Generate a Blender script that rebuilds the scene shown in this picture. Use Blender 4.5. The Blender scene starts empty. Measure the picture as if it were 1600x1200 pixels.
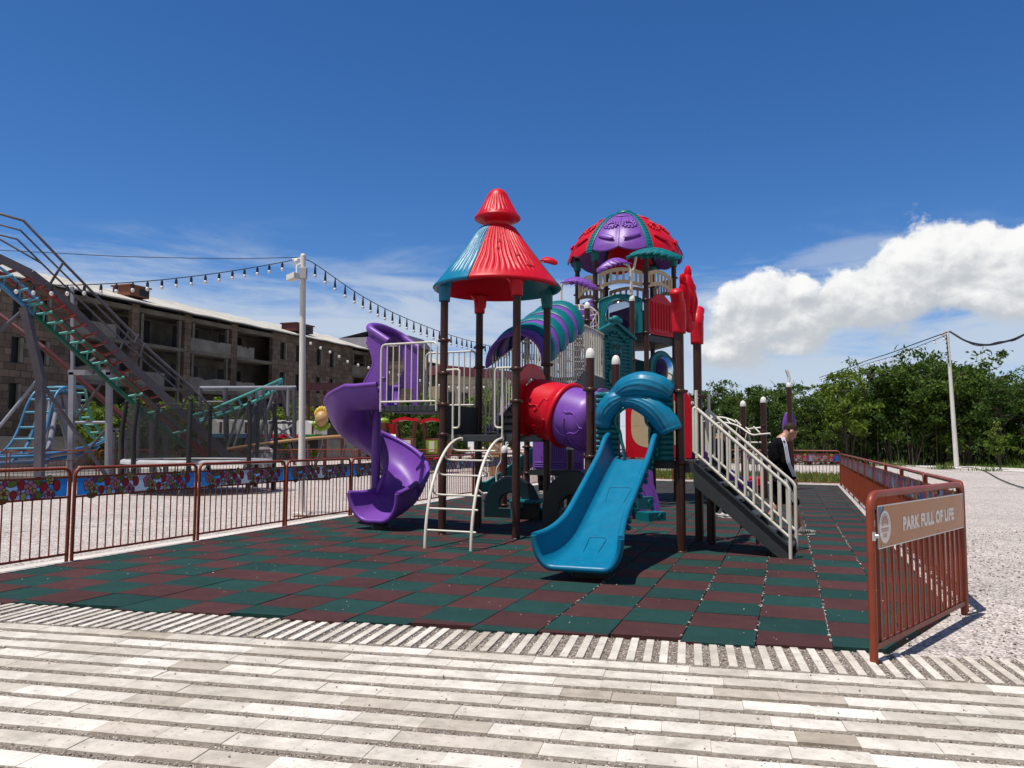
import bpy, math, random
import numpy as np
from mathutils import Vector, Matrix

rnd = random.Random(11)
scn = bpy.context.scene
COL = scn.collection
R = math.radians

# ------------------------------------------------------------------ camera (solved from the rubber tile grid)
FPX, CAMH, PITCH, ROLL = 1243.06, 1.3836, 0.0738, -0.0046
CAM = Vector((0, 0, CAMH))
_cp, _sp, _cr, _sr = math.cos(PITCH), math.sin(PITCH), math.cos(ROLL), math.sin(ROLL)

def ray(px, py):
    a, b = (px - 800) / FPX, -(py - 600) / FPX
    r, up = a * _cr + b * _sr, -a * _sr + b * _cr
    return Vector((r, _cp - up * _sp, _sp + up * _cp))

def at(px, py, Y):
    d = ray(px, py)
    return CAM + d * (Y / d.y)

def gnd(px, py, z=0.0):
    d = ray(px, py)
    return CAM + d * ((z - CAMH) / d.z)

def make_camera():
    cd = bpy.data.cameras.new('camera')
    cd.sensor_width = 36.0
    cd.lens = FPX / 1600 * 36.0
    cd.clip_end = 5000
    cd.clip_start = 0.05
    o = bpy.data.objects.new('camera', cd)
    COL.objects.link(o)
    ex, up0, F = Vector((1, 0, 0)), Vector((0, -_sp, _cp)), Vector((0, _cp, _sp))
    Rv = ex * _cr - up0 * _sr
    Uv = ex * _sr + up0 * _cr
    m = Matrix((Rv, Uv, -F)).transposed().to_4x4()
    m.translation = CAM
    o.matrix_world = m
    scn.camera = o

# ------------------------------------------------------------------ materials
def _mat(name):
    m = bpy.data.materials.new(name)
    m.use_nodes = True
    nt = m.node_tree
    return m, nt, nt.nodes['Principled BSDF']

def N(nt, typ, **kw):
    n = nt.nodes.new(typ)
    for k, v in kw.items():
        if k in ('operation', 'blend_type', 'data_type', 'feature', 'distance', 'noise_dimensions', 'wave_type', 'bands_direction',
                 'attribute_name', 'interpolation', 'sky_type', 'clamp', 'use_clamp', 'wave_profile'):
            setattr(n, k, v)
        else:
            n.inputs[k].default_value = v
    return n

def ramp(nt, fac, stops):
    n = nt.nodes.new('ShaderNodeValToRGB')
    e = n.color_ramp.elements
    while len(e) < len(stops):
        e.new(0.5)
    for i, (p, c) in enumerate(stops):
        e[i].position = p
        e[i].color = c if len(c) == 4 else (*c, 1)
    nt.links.new(fac, n.inputs['Fac'])
    return n.outputs['Color']

def simple(name, col, rough=0.45, metal=0.0, var=0.12, scale=6.0, bump=0.0, bscale=60.0, spec=0.5, dirt=0.0, dirtcol=(0.35, 0.3, 0.26)):
    """painted, moulded or plain surface: base colour with slow mottling, fine bump and optional dust"""
    m, nt, b = _mat(name)
    tc = N(nt, 'ShaderNodeTexCoord')
    n1 = N(nt, 'ShaderNodeTexNoise', Scale=scale, Detail=4.0)
    nt.links.new(tc.outputs['Object'], n1.inputs['Vector'])
    lo = tuple(c * (1 - var) for c in col)
    hi = tuple(min(1, c * (1 + var)) for c in col)
    c = ramp(nt, n1.outputs['Fac'], [(0.3, lo), (0.7, hi)])
    if dirt > 0:
        n2 = N(nt, 'ShaderNodeTexNoise', Scale=scale * 2.7, Detail=8.0, Roughness=0.7)
        nt.links.new(tc.outputs['Object'], n2.inputs['Vector'])
        f = ramp(nt, n2.outputs['Fac'], [(0.5, (0, 0, 0)), (0.75, (dirt,) * 3)])
        mx = nt.nodes.new('ShaderNodeMixRGB')
        nt.links.new(f, mx.inputs['Fac'])
        nt.links.new(c, mx.inputs['Color1'])
        mx.inputs['Color2'].default_value = (*dirtcol, 1)
        c = mx.outputs['Color']
    nt.links.new(c, b.inputs['Base Color'])
    b.inputs['Metallic'].default_value = metal
    b.inputs['Specular IOR Level'].default_value = spec
    rr = N(nt, 'ShaderNodeMapRange')
    rr.inputs['To Min'].default_value = max(0.03, rough - 0.09)
    rr.inputs['To Max'].default_value = min(1, rough + 0.09)
    n3 = N(nt, 'ShaderNodeTexNoise', Scale=scale * 1.7, Detail=5.0)
    nt.links.new(tc.outputs['Object'], n3.inputs['Vector'])
    nt.links.new(n3.outputs['Fac'], rr.inputs['Value'])
    nt.links.new(rr.outputs['Result'], b.inputs['Roughness'])
    if bump > 0:
        n4 = N(nt, 'ShaderNodeTexNoise', Scale=bscale, Detail=3.0)
        nt.links.new(tc.outputs['Object'], n4.inputs['Vector'])
        bp = N(nt, 'ShaderNodeBump', Strength=bump, Distance=0.01)
        nt.links.new(n4.outputs['Fac'], bp.inputs['Height'])
        nt.links.new(bp.outputs['Normal'], b.inputs['Normal'])
    return m

M = {}
M['red'] = simple('red_plastic', (0.54, 0.003, 0.016), 0.42, spec=0.28, dirt=0.07, dirtcol=(0.5, 0.2, 0.18), bump=0.05, bscale=25, var=0.06)
M['purple'] = simple('purple_plastic', (0.175, 0.058, 0.36), 0.42, spec=0.4, dirt=0.08, dirtcol=(0.4, 0.34, 0.4), bump=0.05, bscale=25, var=0.08)
M['blue'] = simple('teal_blue_plastic', (0.0, 0.158, 0.29), 0.38, spec=0.4, dirt=0.10, dirtcol=(0.18, 0.30, 0.36), bump=0.05, bscale=25, var=0.08)
M['shadeteal'] = simple('shaded_teal_plastic', (0.0, 0.014, 0.019), 0.4, var=0.1)  # teal deepened in colour to stand for the shade under the decks
M['teal'] = simple('teal_plastic', (0.0, 0.135, 0.155), 0.42, spec=0.35, bump=0.05, bscale=25, var=0.08)
M['brown'] = simple('brown_painted_steel', (0.046, 0.017, 0.012), 0.36, spec=0.35, var=0.10, scale=3, dirt=0.10, dirtcol=(0.14, 0.10, 0.08))
M['cream'] = simple('cream_painted_steel', (0.69, 0.655, 0.565), 0.42, var=0.06, scale=4, spec=0.35, dirt=0.10, dirtcol=(0.3, 0.26, 0.2))
M['white'] = simple('white_cap_plastic', (0.72, 0.71, 0.68), 0.55, spec=0.3, var=0.05)
M['beige'] = simple('beige_board', (0.56, 0.42, 0.25), 0.5, var=0.06)
M['deck'] = simple('black_coated_deck', (0.020, 0.023, 0.025), 0.5, var=0.2, bump=0.1, bscale=80)
M['deckgrey'] = simple('charcoal_coated_steel', (0.032, 0.038, 0.040), 0.5, var=0.15, bump=0.1, bscale=80)
M['rust'] = simple('rust_red_painted_steel', (0.235, 0.046, 0.020), 0.42, var=0.14, scale=5, spec=0.35, dirt=0.15, dirtcol=(0.12, 0.04, 0.03))
M['clear'] = None
M['gunmetal'] = simple('grey_painted_steel', (0.080, 0.072, 0.092), 0.5, var=0.15, scale=2, dirt=0.2)
M['lightsteel'] = simple('pale_grey_steel', (0.25, 0.255, 0.30), 0.45, var=0.12, scale=2, dirt=0.2)
M['redmatte'] = simple('red_moulded_plastic', (0.56, 0.003, 0.016), 0.6, spec=0.10, var=0.06)
M['trackred'] = simple('red_oxide_track', (0.20, 0.022, 0.018), 0.5, var=0.2, scale=2)
M['tan'] = simple('tan_plastic', (0.50, 0.30, 0.13), 0.5, var=0.1)
M['darkred'] = simple('dark_red_steel', (0.085, 0.014, 0.012), 0.5, var=0.15, scale=2)
M['green'] = simple('green_painted_steel', (0.0, 0.070, 0.035), 0.4, var=0.1, scale=2)
M['cyan'] = simple('cyan_painted_steel', (0.06, 0.24, 0.34), 0.4, var=0.1, scale=2)
M['mint'] = simple('mint_painted_steel', (0.06, 0.30, 0.25), 0.4, var=0.1, scale=2)
M['skyblue'] = simple('blue_painted_steel', (0.035, 0.15, 0.30), 0.4, var=0.1, scale=2)
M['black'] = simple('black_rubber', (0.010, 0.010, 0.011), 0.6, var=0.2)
M['skin'] = simple('skin', (0.48, 0.25, 0.17), 0.5, var=0.08, scale=12)
M['hair'] = simple('dark_brown_hair', (0.034, 0.021, 0.014), 0.7, spec=0.2, var=0.3, scale=60, bump=0.5, bscale=150)
M['jersey'] = simple('black_cloth', (0.006, 0.006, 0.008), 0.9, spec=0.08, var=0.2, scale=10, bump=0.6, bscale=14)
M['stripe'] = simple('white_cloth_tape', (0.55, 0.57, 0.72), 0.8, var=0.05)
M['shoe'] = simple('grey_suede', (0.20, 0.20, 0.18), 0.8, var=0.15, scale=20)
M['whiteshoe'] = simple('white_leather', (0.70, 0.68, 0.64), 0.5, var=0.06, scale=10)
M['bark'] = simple('bark', (0.060, 0.048, 0.036), 0.9, var=0.35, scale=8, bump=0.8, bscale=30)
M['pole'] = simple('white_painted_pole', (0.70, 0.68, 0.63), 0.45, var=0.06, scale=1.5, dirt=0.25, dirtcol=(0.35, 0.3, 0.25))
M['shadeconcrete'] = simple('shaded_stained_concrete', (0.15, 0.138, 0.115), 0.95, var=0.35, scale=0.7, dirt=0.6, dirtcol=(0.025, 0.022, 0.02))  # stained concrete, its colour darkened to stand for the shade in the bays
M['concrete'] = simple('weathered_concrete', (0.20, 0.19, 0.17), 0.9, var=0.3, scale=0.8, dirt=0.6, dirtcol=(0.1, 0.09, 0.08), bump=0.3, bscale=8)
M['kerb'] = simple('pale_kerb_stone', (0.58, 0.54, 0.49), 0.85, var=0.1, scale=1.5, dirt=0.2)
M['sheet'] = simple('black_bounce_mat', (0.012, 0.012, 0.013), 0.8, var=0.2)
M['padgrey'] = simple('grey_padding', (0.40, 0.40, 0.42), 0.6, var=0.15, scale=3)
M['copper'] = simple('ochre_painted_steel', (0.36, 0.20, 0.09), 0.5, var=0.15, scale=2)
M['yellow'] = simple('yellow_plastic', (0.62, 0.40, 0.05), 0.4, var=0.08)
M['lime'] = simple('lime_plastic', (0.22, 0.36, 0.02), 0.4, var=0.08)
M['grassgreen'] = simple('green_plastic', (0.03, 0.20, 0.03), 0.4, var=0.08)
M['wood'] = simple('brown_cabin_board', (0.17, 0.055, 0.022), 0.55, var=0.15)
M['globe'] = simple('frosted_bulb_glass', (0.78, 0.78, 0.76), 0.25, var=0.03)
M['signwhite'] = simple('white_vinyl', (0.80, 0.77, 0.72), 0.4, var=0.03)
M['signorange'] = simple('ochre_sign_sheet', (0.44, 0.165, 0.045), 0.25, var=0.05, scale=1.5, spec=0.3)
M['signblue'] = simple('blue_vinyl', (0.01, 0.12, 0.28), 0.4, var=0.04)
M['signdark'] = simple('black_vinyl', (0.02, 0.022, 0.03), 0.4, var=0.04)
M['signred'] = simple('brick_vinyl', (0.42, 0.16, 0.10), 0.45, var=0.04)
M['alu'] = simple('aluminium', (0.6, 0.6, 0.6), 0.35, metal=0.8, var=0.05)
M['pvc_dark'] = simple('dark_wire_sheath', (0.012, 0.012, 0.014), 0.5, var=0.1)
for k, c in dict(p_pink=(0.50, 0.20, 0.30), p_red=(0.42, 0.010, 0.020), p_leaf=(0.16, 0.22, 0.03), p_cream=(0.42, 0.36, 0.12),
                 p_out=(0.035, 0.012, 0.014), p_yel=(0.50, 0.30, 0.05), p_mag=(0.30, 0.05, 0.12)).items():
    M[k] = simple(k.replace('p_', 'print_'), c, 0.4, var=0.05)

def glass_dome():
    m, nt, b = _mat('clear_polycarbonate')
    b.inputs['Base Color'].default_value = (0.85, 0.88, 0.9, 1)
    b.inputs['Roughness'].default_value = 0.06
    b.inputs['Transmission Weight'].default_value = 0.0
    out = nt.nodes['Material Output']
    tr = N(nt, 'ShaderNodeBsdfTransparent')
    tr.inputs['Color'].default_value = (0.55, 0.57, 0.60, 1)
    gl = N(nt, 'ShaderNodeBsdfGlossy', Roughness=0.05)
    fr = N(nt, 'ShaderNodeFresnel', IOR=1.3)
    mx = N(nt, 'ShaderNodeMixShader')
    nt.links.new(fr.outputs['Fac'], mx.inputs['Fac'])
    nt.links.new(tr.outputs['BSDF'], mx.inputs[1])
    nt.links.new(gl.outputs['BSDF'], mx.inputs[2])
    nt.links.new(mx.outputs['Shader'], out.inputs['Surface'])
    return m
M['clear'] = glass_dome()

def net_mat():
    m, nt, b = _mat('black_safety_net')
    out = nt.nodes['Material Output']
    b.inputs['Base Color'].default_value = (0.012, 0.012, 0.013, 1)
    tr = N(nt, 'ShaderNodeBsdfTransparent')
    mx = N(nt, 'ShaderNodeMixShader', Fac=0.42)
    nt.links.new(tr.outputs['BSDF'], mx.inputs[1])
    nt.links.new(b.outputs['BSDF'], mx.inputs[2])
    nt.links.new(mx.outputs['Shader'], out.inputs['Surface'])
    return m
M['net'] = net_mat()

def gravel_mat():
    m, nt, b = _mat('pinkish_grey_gravel')
    tc = N(nt, 'ShaderNodeTexCoord')
    cols = []
    v = N(nt, 'ShaderNodeTexVoronoi', Scale=52.0)
    nt.links.new(tc.outputs['Object'], v.inputs['Vector'])
    sep = N(nt, 'ShaderNodeSeparateColor')
    nt.links.new(v.outputs['Color'], sep.inputs['Color'])
    c1 = ramp(nt, sep.outputs['Red'], [(0.0, (0.26, 0.23, 0.21)), (0.35, (0.56, 0.51, 0.475)), (0.75, (0.74, 0.69, 0.65)), (1.0, (0.88, 0.85, 0.81))])
    d = ramp(nt, v.outputs['Distance'], [(0.0, (1, 1, 1)), (0.45, (0.9, 0.9, 0.9)), (0.75, (0.48, 0.46, 0.45))])
    mx = nt.nodes.new('ShaderNodeMixRGB'); mx.blend_type = 'MULTIPLY'; mx.inputs['Fac'].default_value = 0.85
    nt.links.new(c1, mx.inputs['Color1']); nt.links.new(d, mx.inputs['Color2'])
    # broad worn / dusty areas
    n = N(nt, 'ShaderNodeTexNoise', Scale=0.45, Detail=9.0, Roughness=0.72, Distortion=0.8)
    nt.links.new(tc.outputs['Object'], n.inputs['Vector'])
    f = ramp(nt, n.outputs['Fac'], [(0.35, (0.92, 0.90, 0.885)), (0.65, (1.18, 1.14, 1.12))])
    mx2 = nt.nodes.new('ShaderNodeMixRGB'); mx2.blend_type = 'MULTIPLY'; mx2.inputs['Fac'].default_value = 1.0
    nt.links.new(mx.outputs['Color'], mx2.inputs['Color1']); nt.links.new(f, mx2.inputs['Color2'])
    n5 = N(nt, 'ShaderNodeTexNoise', Scale=7.0, Detail=5.0, Roughness=0.7)
    nt.links.new(tc.outputs['Object'], n5.inputs['Vector'])
    f5 = ramp(nt, n5.outputs['Fac'], [(0.3, (0.78, 0.77, 0.77)), (0.7, (1.15, 1.13, 1.12))])
    mx3 = nt.nodes.new('ShaderNodeMixRGB'); mx3.blend_type = 'MULTIPLY'; mx3.inputs['Fac'].default_value = 1.0
    nt.links.new(mx2.outputs['Color'], mx3.inputs['Color1']); nt.links.new(f5, mx3.inputs['Color2'])
    nt.links.new(mx3.outputs['Color'], b.inputs['Base Color'])
    b.inputs['Roughness'].default_value = 0.95
    inv = N(nt, 'ShaderNodeMath', operation='SUBTRACT'); inv.inputs[0].default_value = 1.0
    nt.links.new(v.outputs['Distance'], inv.inputs[1])
    bp = N(nt, 'ShaderNodeBump', Strength=0.9, Distance=0.02)
    nt.links.new(inv.outputs['Value'], bp.inputs['Height'])
    nt.links.new(bp.outputs['Normal'], b.inputs['Normal'])
    return m
M['gravel'] = gravel_mat()

def tone_mat(name, stops, rough, nscale, namp, bscale=90, bump=0.3, blot=None, speck=None):
    """material whose base tone is picked per piece from the face attribute 'tone'"""
    m, nt, b = _mat(name)
    tc = N(nt, 'ShaderNodeTexCoord')
    at_ = N(nt, 'ShaderNodeAttribute', attribute_name='tone')
    c = ramp(nt, at_.outputs['Fac'], stops)
    n = N(nt, 'ShaderNodeTexNoise', Scale=nscale, Detail=8.0, Roughness=0.65)
    nt.links.new(tc.outputs['Object'], n.inputs['Vector'])
    f = ramp(nt, n.outputs['Fac'], [(0.3, (1 - namp,) * 3), (0.7, (1 + namp * 0.6,) * 3)])
    mx = nt.nodes.new('ShaderNodeMixRGB'); mx.blend_type = 'MULTIPLY'; mx.inputs['Fac'].default_value = 1.0
    nt.links.new(c, mx.inputs['Color1']); nt.links.new(f, mx.inputs['Color2'])
    c = mx.outputs['Color']
    if blot:      # stains and walked-in dust that run across the joints
        for sc_, lo_, hi_, amt in blot:
            nb_ = N(nt, 'ShaderNodeTexNoise', Scale=sc_, Detail=9.0, Roughness=0.72, Distortion=0.6)
            nt.links.new(tc.outputs['Object'], nb_.inputs['Vector'])
            fb = ramp(nt, nb_.outputs['Fac'], [(lo_, (1 - amt, 1 - amt * 1.05, 1 - amt * 1.15)), (hi_, (1.04, 1.035, 1.03))])
            mb_ = nt.nodes.new('ShaderNodeMixRGB'); mb_.blend_type = 'MULTIPLY'; mb_.inputs['Fac'].default_value = 1.0
            nt.links.new(c, mb_.inputs['Color1']); nt.links.new(fb, mb_.inputs['Color2'])
            c = mb_.outputs['Color']
    if speck:
        n2 = N(nt, 'ShaderNodeTexNoise', Scale=speck[0], Detail=2.0)
        nt.links.new(tc.outputs['Object'], n2.inputs['Vector'])
        f2 = ramp(nt, n2.outputs['Fac'], [(speck[1], (0, 0, 0)), (speck[1] + 0.05, (speck[3],) * 3)])
        mx2 = nt.nodes.new('ShaderNodeMixRGB')
        nt.links.new(f2, mx2.inputs['Fac']); nt.links.new(c, mx2.inputs['Color1'])
        mx2.inputs['Color2'].default_value = (*speck[2], 1)
        c = mx2.outputs['Color']
    nt.links.new(c, b.inputs['Base Color'])
    b.inputs['Roughness'].default_value = rough
    b.inputs['Specular IOR Level'].default_value = 0.25
    n3 = N(nt, 'ShaderNodeTexNoise', Scale=bscale, Detail=4.0)
    nt.links.new(tc.outputs['Object'], n3.inputs['Vector'])
    bp = N(nt, 'ShaderNodeBump', Strength=bump, Distance=0.01)
    nt.links.new(n3.outputs['Fac'], bp.inputs['Height'])
    nt.links.new(bp.outputs['Normal'], b.inputs['Normal'])
    return m
M['paver'] = tone_mat('travertine', [(0.0, (0.36, 0.312, 0.25)), (0.3, (0.50, 0.45, 0.385)), (0.6, (0.60, 0.555, 0.492)), (1.0, (0.74, 0.70, 0.635))],
                      0.8, 7.0, 0.20, 60, 0.35, blot=[(0.9, 0.35, 0.62, 0.20), (3.6, 0.30, 0.52, 0.22), (16, 0.28, 0.46, 0.25)], speck=(28, 0.66, (0.24, 0.20, 0.16), 0.6))
M['rubber'] = tone_mat('rubber_granulate', [(0.0, (0.064, 0.022, 0.022)), (0.46, (0.088, 0.031, 0.031)), (0.54, (0.006, 0.040, 0.036)), (1.0, (0.010, 0.057, 0.050))],
                       0.85, 3.0, 0.18, 260, 0.5, blot=[(0.7, 0.30, 0.65, 0.22), (9, 0.30, 0.60, 0.16)], speck=(190, 0.68, (0.30, 0.26, 0.24), 0.55))
M['pebble'] = tone_mat('pebbles', [(0.0, (0.10, 0.082, 0.070)), (0.45, (0.32, 0.27, 0.235)), (0.8, (0.48, 0.425, 0.385)), (1.0, (0.68, 0.62, 0.57))], 0.9, 30, 0.2)

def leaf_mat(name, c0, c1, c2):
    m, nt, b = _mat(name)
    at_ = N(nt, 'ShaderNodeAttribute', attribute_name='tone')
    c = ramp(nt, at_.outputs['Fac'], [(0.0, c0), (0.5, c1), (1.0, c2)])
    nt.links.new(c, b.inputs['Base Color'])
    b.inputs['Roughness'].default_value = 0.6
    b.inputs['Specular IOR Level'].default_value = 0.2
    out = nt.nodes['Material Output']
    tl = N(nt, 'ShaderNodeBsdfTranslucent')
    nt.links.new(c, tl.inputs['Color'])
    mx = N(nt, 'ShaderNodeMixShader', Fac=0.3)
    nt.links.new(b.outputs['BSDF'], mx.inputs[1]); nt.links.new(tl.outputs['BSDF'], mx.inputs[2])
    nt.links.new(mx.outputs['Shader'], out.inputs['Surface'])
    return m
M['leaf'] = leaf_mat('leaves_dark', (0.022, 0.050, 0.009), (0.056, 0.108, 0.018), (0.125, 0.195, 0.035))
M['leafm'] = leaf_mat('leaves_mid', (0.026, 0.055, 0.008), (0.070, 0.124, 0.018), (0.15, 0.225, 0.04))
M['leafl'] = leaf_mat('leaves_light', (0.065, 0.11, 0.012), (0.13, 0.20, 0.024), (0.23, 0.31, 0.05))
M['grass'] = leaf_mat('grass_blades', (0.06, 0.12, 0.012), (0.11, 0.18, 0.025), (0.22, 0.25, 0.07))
M['grit'] = simple('brown_grit', (0.20, 0.165, 0.135), 0.95, var=0.4, scale=40, bump=0.6, bscale=120)
M['lawn'] = simple('meadow_ground', (0.075, 0.12, 0.022), 0.95, var=0.5, scale=0.9, bump=0.6, bscale=20)

def stone_mat():
    m, nt, b = _mat('brown_tuff_cladding')
    tc = N(nt, 'ShaderNodeTexCoord')
    br = N(nt, 'ShaderNodeTexBrick', Scale=1.0)
    br.inputs['Color1'].default_value = (0.100, 0.074, 0.056, 1)
    br.inputs['Color2'].default_value = (0.200, 0.152, 0.116, 1)
    br.inputs['Mortar'].default_value = (0.055, 0.045, 0.038, 1)
    br.inputs['Mortar Size'].default_value = 0.02
    br.inputs['Brick Width'].default_value = 0.7
    br.inputs['Row Height'].default_value = 0.42
    mp = N(nt, 'ShaderNodeMapping')
    nt.links.new(tc.outputs['UV'], br.inputs['Vector'])
    n = N(nt, 'ShaderNodeTexNoise', Scale=0.6, Detail=8.0, Roughness=0.7)
    nt.links.new(tc.outputs['Object'], n.inputs['Vector'])
    f = ramp(nt, n.outputs['Fac'], [(0.3, (0.55, 0.55, 0.55)), (0.7, (1.25, 1.2, 1.15))])
    mx = nt.nodes.new('ShaderNodeMixRGB'); mx.blend_type = 'MULTIPLY'; mx.inputs['Fac'].default_value = 1.0
    nt.links.new(br.outputs['Color'], mx.inputs['Color1']); nt.links.new(f, mx.inputs['Color2'])
    nt.links.new(mx.outputs['Color'], b.inputs['Base Color'])
    b.inputs['Roughness'].default_value = 0.9
    return m
M['stone'] = stone_mat()

def roof_mat():
    m, nt, b = _mat('corrugated_fibre_cement')
    tc = N(nt, 'ShaderNodeTexCoord')
    w = N(nt, 'ShaderNodeTexWave', Scale=2.2, Distortion=0.2, Detail=2.0)
    nt.links.new(tc.outputs['UV'], w.inputs['Vector'])
    n = N(nt, 'ShaderNodeTexNoise', Scale=0.5, Detail=8.0, Roughness=0.7)
    nt.links.new(tc.outputs['Object'], n.inputs['Vector'])
    c = ramp(nt, n.outputs['Fac'], [(0.3, (0.34, 0.31, 0.26)), (0.5, (0.52, 0.49, 0.43)), (0.72, (0.64, 0.61, 0.55))])
    nt.links.new(c, b.inputs['Base Color'])
    b.inputs['Roughness'].default_value = 0.9
    bp = N(nt, 'ShaderNodeBump', Strength=0.6, Distance=0.08)
    nt.links.new(w.outputs['Fac'], bp.inputs['Height'])
    nt.links.new(bp.outputs['Normal'], b.inputs['Normal'])
    return m
M['roofing'] = roof_mat()

def banner_mat():
    m, nt, b = _mat('printed_blue_banner')
    tc = N(nt, 'ShaderNodeTexCoord')
    sp = N(nt, 'ShaderNodeSeparateXYZ')
    nt.links.new(tc.outputs['Generated'], sp.inputs['Vector'])
    c = ramp(nt, sp.outputs['X'], [(0.0, (0.014, 0.17, 0.55)), (0.16, (0.03, 0.23, 0.60)), (0.5, (0.34, 0.45, 0.58)), (0.84, (0.03, 0.23, 0.60)), (1.0, (0.014, 0.17, 0.55))])
    nt.links.new(c, b.inputs['Base Color'])
    b.inputs['Roughness'].default_value = 0.35
    out = nt.nodes['Material Output']
    tl = N(nt, 'ShaderNodeBsdfTranslucent')
    nt.links.new(c, tl.inputs['Color'])
    mx = N(nt, 'ShaderNodeMixShader', Fac=0.5)
    nt.links.new(b.outputs['BSDF'], mx.inputs[1]); nt.links.new(tl.outputs['BSDF'], mx.inputs[2])
    nt.links.new(mx.outputs['Shader'], out.inputs['Surface'])
    return m
M['banner'] = banner_mat()

# ------------------------------------------------------------------ mesh builder
class MB:
    def __init__(self):
        self.v, self.f, self.mi, self.sm, self.tn, self.uv = [], [], [], [], [], None
    def add(self, verts, faces, mi=0, smooth=False, tone=0.0):
        o = len(self.v)
        self.v.extend([tuple(p) for p in verts])
        for fc in faces:
            self.f.append(tuple(i + o for i in fc))
            self.mi.append(mi); self.sm.append(smooth); self.tn.append(tone)
    def quad(self, a, b, c, d, mi=0, tone=0.0):
        self.add([a, b, c, d], [(0, 1, 2, 3)], mi, False, tone)
    def boxax(self, c, ax, ay, az, mi=0, tone=0.0):
        """box with half-extent vectors"""
        c = Vector(c)
        P = [c + sx * ax + sy * ay + sz * az for sz in (-1, 1) for sy in (-1, 1) for sx in (-1, 1)]
        self.add(P, [(0, 2, 3, 1), (4, 5, 7, 6), (0, 1, 5, 4), (2, 6, 7, 3), (0, 4, 6, 2), (1, 3, 7, 5)], mi, False, tone)
    def box(self, c, size, mi=0, tone=0.0):
        self.boxax(c, Vector((size[0] / 2, 0, 0)), Vector((0, size[1] / 2, 0)), Vector((0, 0, size[2] / 2)), mi, tone)
    def beam(self, p0, p1, w, h, mi=0, up=(0, 0, 1)):
        p0, p1 = Vector(p0), Vector(p1)
        d = (p1 - p0)
        t = d.normalized()
        s = t.cross(Vector(up))
        if s.length < 1e-4:
            s = t.cross(Vector((1, 0, 0)))
        s.normalize()
        n = s.cross(t)
        self.boxax((p0 + p1) / 2, d / 2, s * (w / 2), n * (h / 2), mi)
    def tube(self, pts, r, n=8, mi=0, closed=False, caps=True, smooth=True):
        pts = [Vector(p) for p in pts]
        k = len(pts)
        rr = r if isinstance(r, (list, tuple)) else [r] * k
        T = []
        for i in range(k):
            if closed:
                t = pts[(i + 1) % k] - pts[i - 1]
            else:
                t = pts[min(i + 1, k - 1)] - pts[max(i - 1, 0)]
            T.append(t.normalized())
        ref = Vector((0, 0, 1)) if abs(T[0].z) < 0.9 else Vector((1, 0, 0))
        a = (ref - T[0] * ref.dot(T[0])).normalized()
        V = []
        for i in range(k):
            a = (a - T[i] * a.dot(T[i])).normalized()
            b = T[i].cross(a)
            for j in range(n):
                an = 2 * math.pi * j / n
                V.append(pts[i] + (a * math.cos(an) + b * math.sin(an)) * rr[i])
        Fc = []
        m = k if closed else k - 1
        for i in range(m):
            for j in range(n):
                i2 = (i + 1) % k
                Fc.append((i * n + j, i * n + (j + 1) % n, i2 * n + (j + 1) % n, i2 * n + j))
        self.add(V, Fc, mi, smooth)
        if caps and not closed:
            self.add(V[:n], [tuple(range(n - 1, -1, -1))], mi)
            self.add(V[-n:], [tuple(range(n))], mi)
    def cyl(self, p0, p1, r0, r1=None, n=12, mi=0):
        self.tube([p0, p1], [r0, r0 if r1 is None else r1], n, mi)
    def lathe(self, prof, c, n=24, mi=0, smooth=True, a0=0.0, a1=2 * math.pi, fn=None):
        c = Vector(c)
        full = abs(a1 - a0 - 2 * math.pi) < 1e-6
        m = n if full else n + 1
        V = []
        for (r, z) in prof:
            for j in range(m):
                a = a0 + (a1 - a0) * j / n
                q = r + (fn(a, z, r) if fn else 0)
                V.append(c + Vector((q * math.cos(a), q * math.sin(a), z)))
        Fc = []
        for i in range(len(prof) - 1):
            for j in range(n):
                j2 = (j + 1) % m
                Fc.append((i * m + j, i * m + j2, (i + 1) * m + j2, (i + 1) * m + j))
        self.add(V, Fc, mi, smooth)
    def sphere(self, c, r, n=12, m=8, mi=0, ax=None):
        c = Vector(c)
        rx, ry, rz = (r, r, r) if not isinstance(r, (tuple, list)) else r
        if ax is None:
            ax = (Vector((1, 0, 0)), Vector((0, 1, 0)), Vector((0, 0, 1)))
        V = []
        for i in range(m + 1):
            th = math.pi * i / m
            for j in range(n):
                ph = 2 * math.pi * j / n
                V.append(c + ax[0] * (rx * math.sin(th) * math.cos(ph)) + ax[1] * (ry * math.sin(th) * math.sin(ph)) + ax[2] * (rz * math.cos(th)))
        Fc = []
        for i in range(m):
            for j in range(n):
                Fc.append((i * n + j, (i + 1) * n + j, (i + 1) * n + (j + 1) % n, i * n + (j + 1) % n))
        self.add(V, Fc, mi, True)
    def prism(self, outline, o, eu, ev, en, t, mi=0, smooth=False):
        """outline [(u,v)] extruded along en by t, centred on the plane through o"""
        o, eu, ev, en = Vector(o), Vector(eu), Vector(ev), Vector(en)
        k = len(outline)
        A = [o + eu * u + ev * v - en * (t / 2) for u, v in outline]
        B = [o + eu * u + ev * v + en * (t / 2) for u, v in outline]
        self.add(A, [tuple(range(k - 1, -1, -1))], mi)
        self.add(B, [tuple(range(k))], mi)
        self.add(A + B, [(i, (i + 1) % k, k + (i + 1) % k, k + i) for i in range(k)], mi, smooth)
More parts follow.
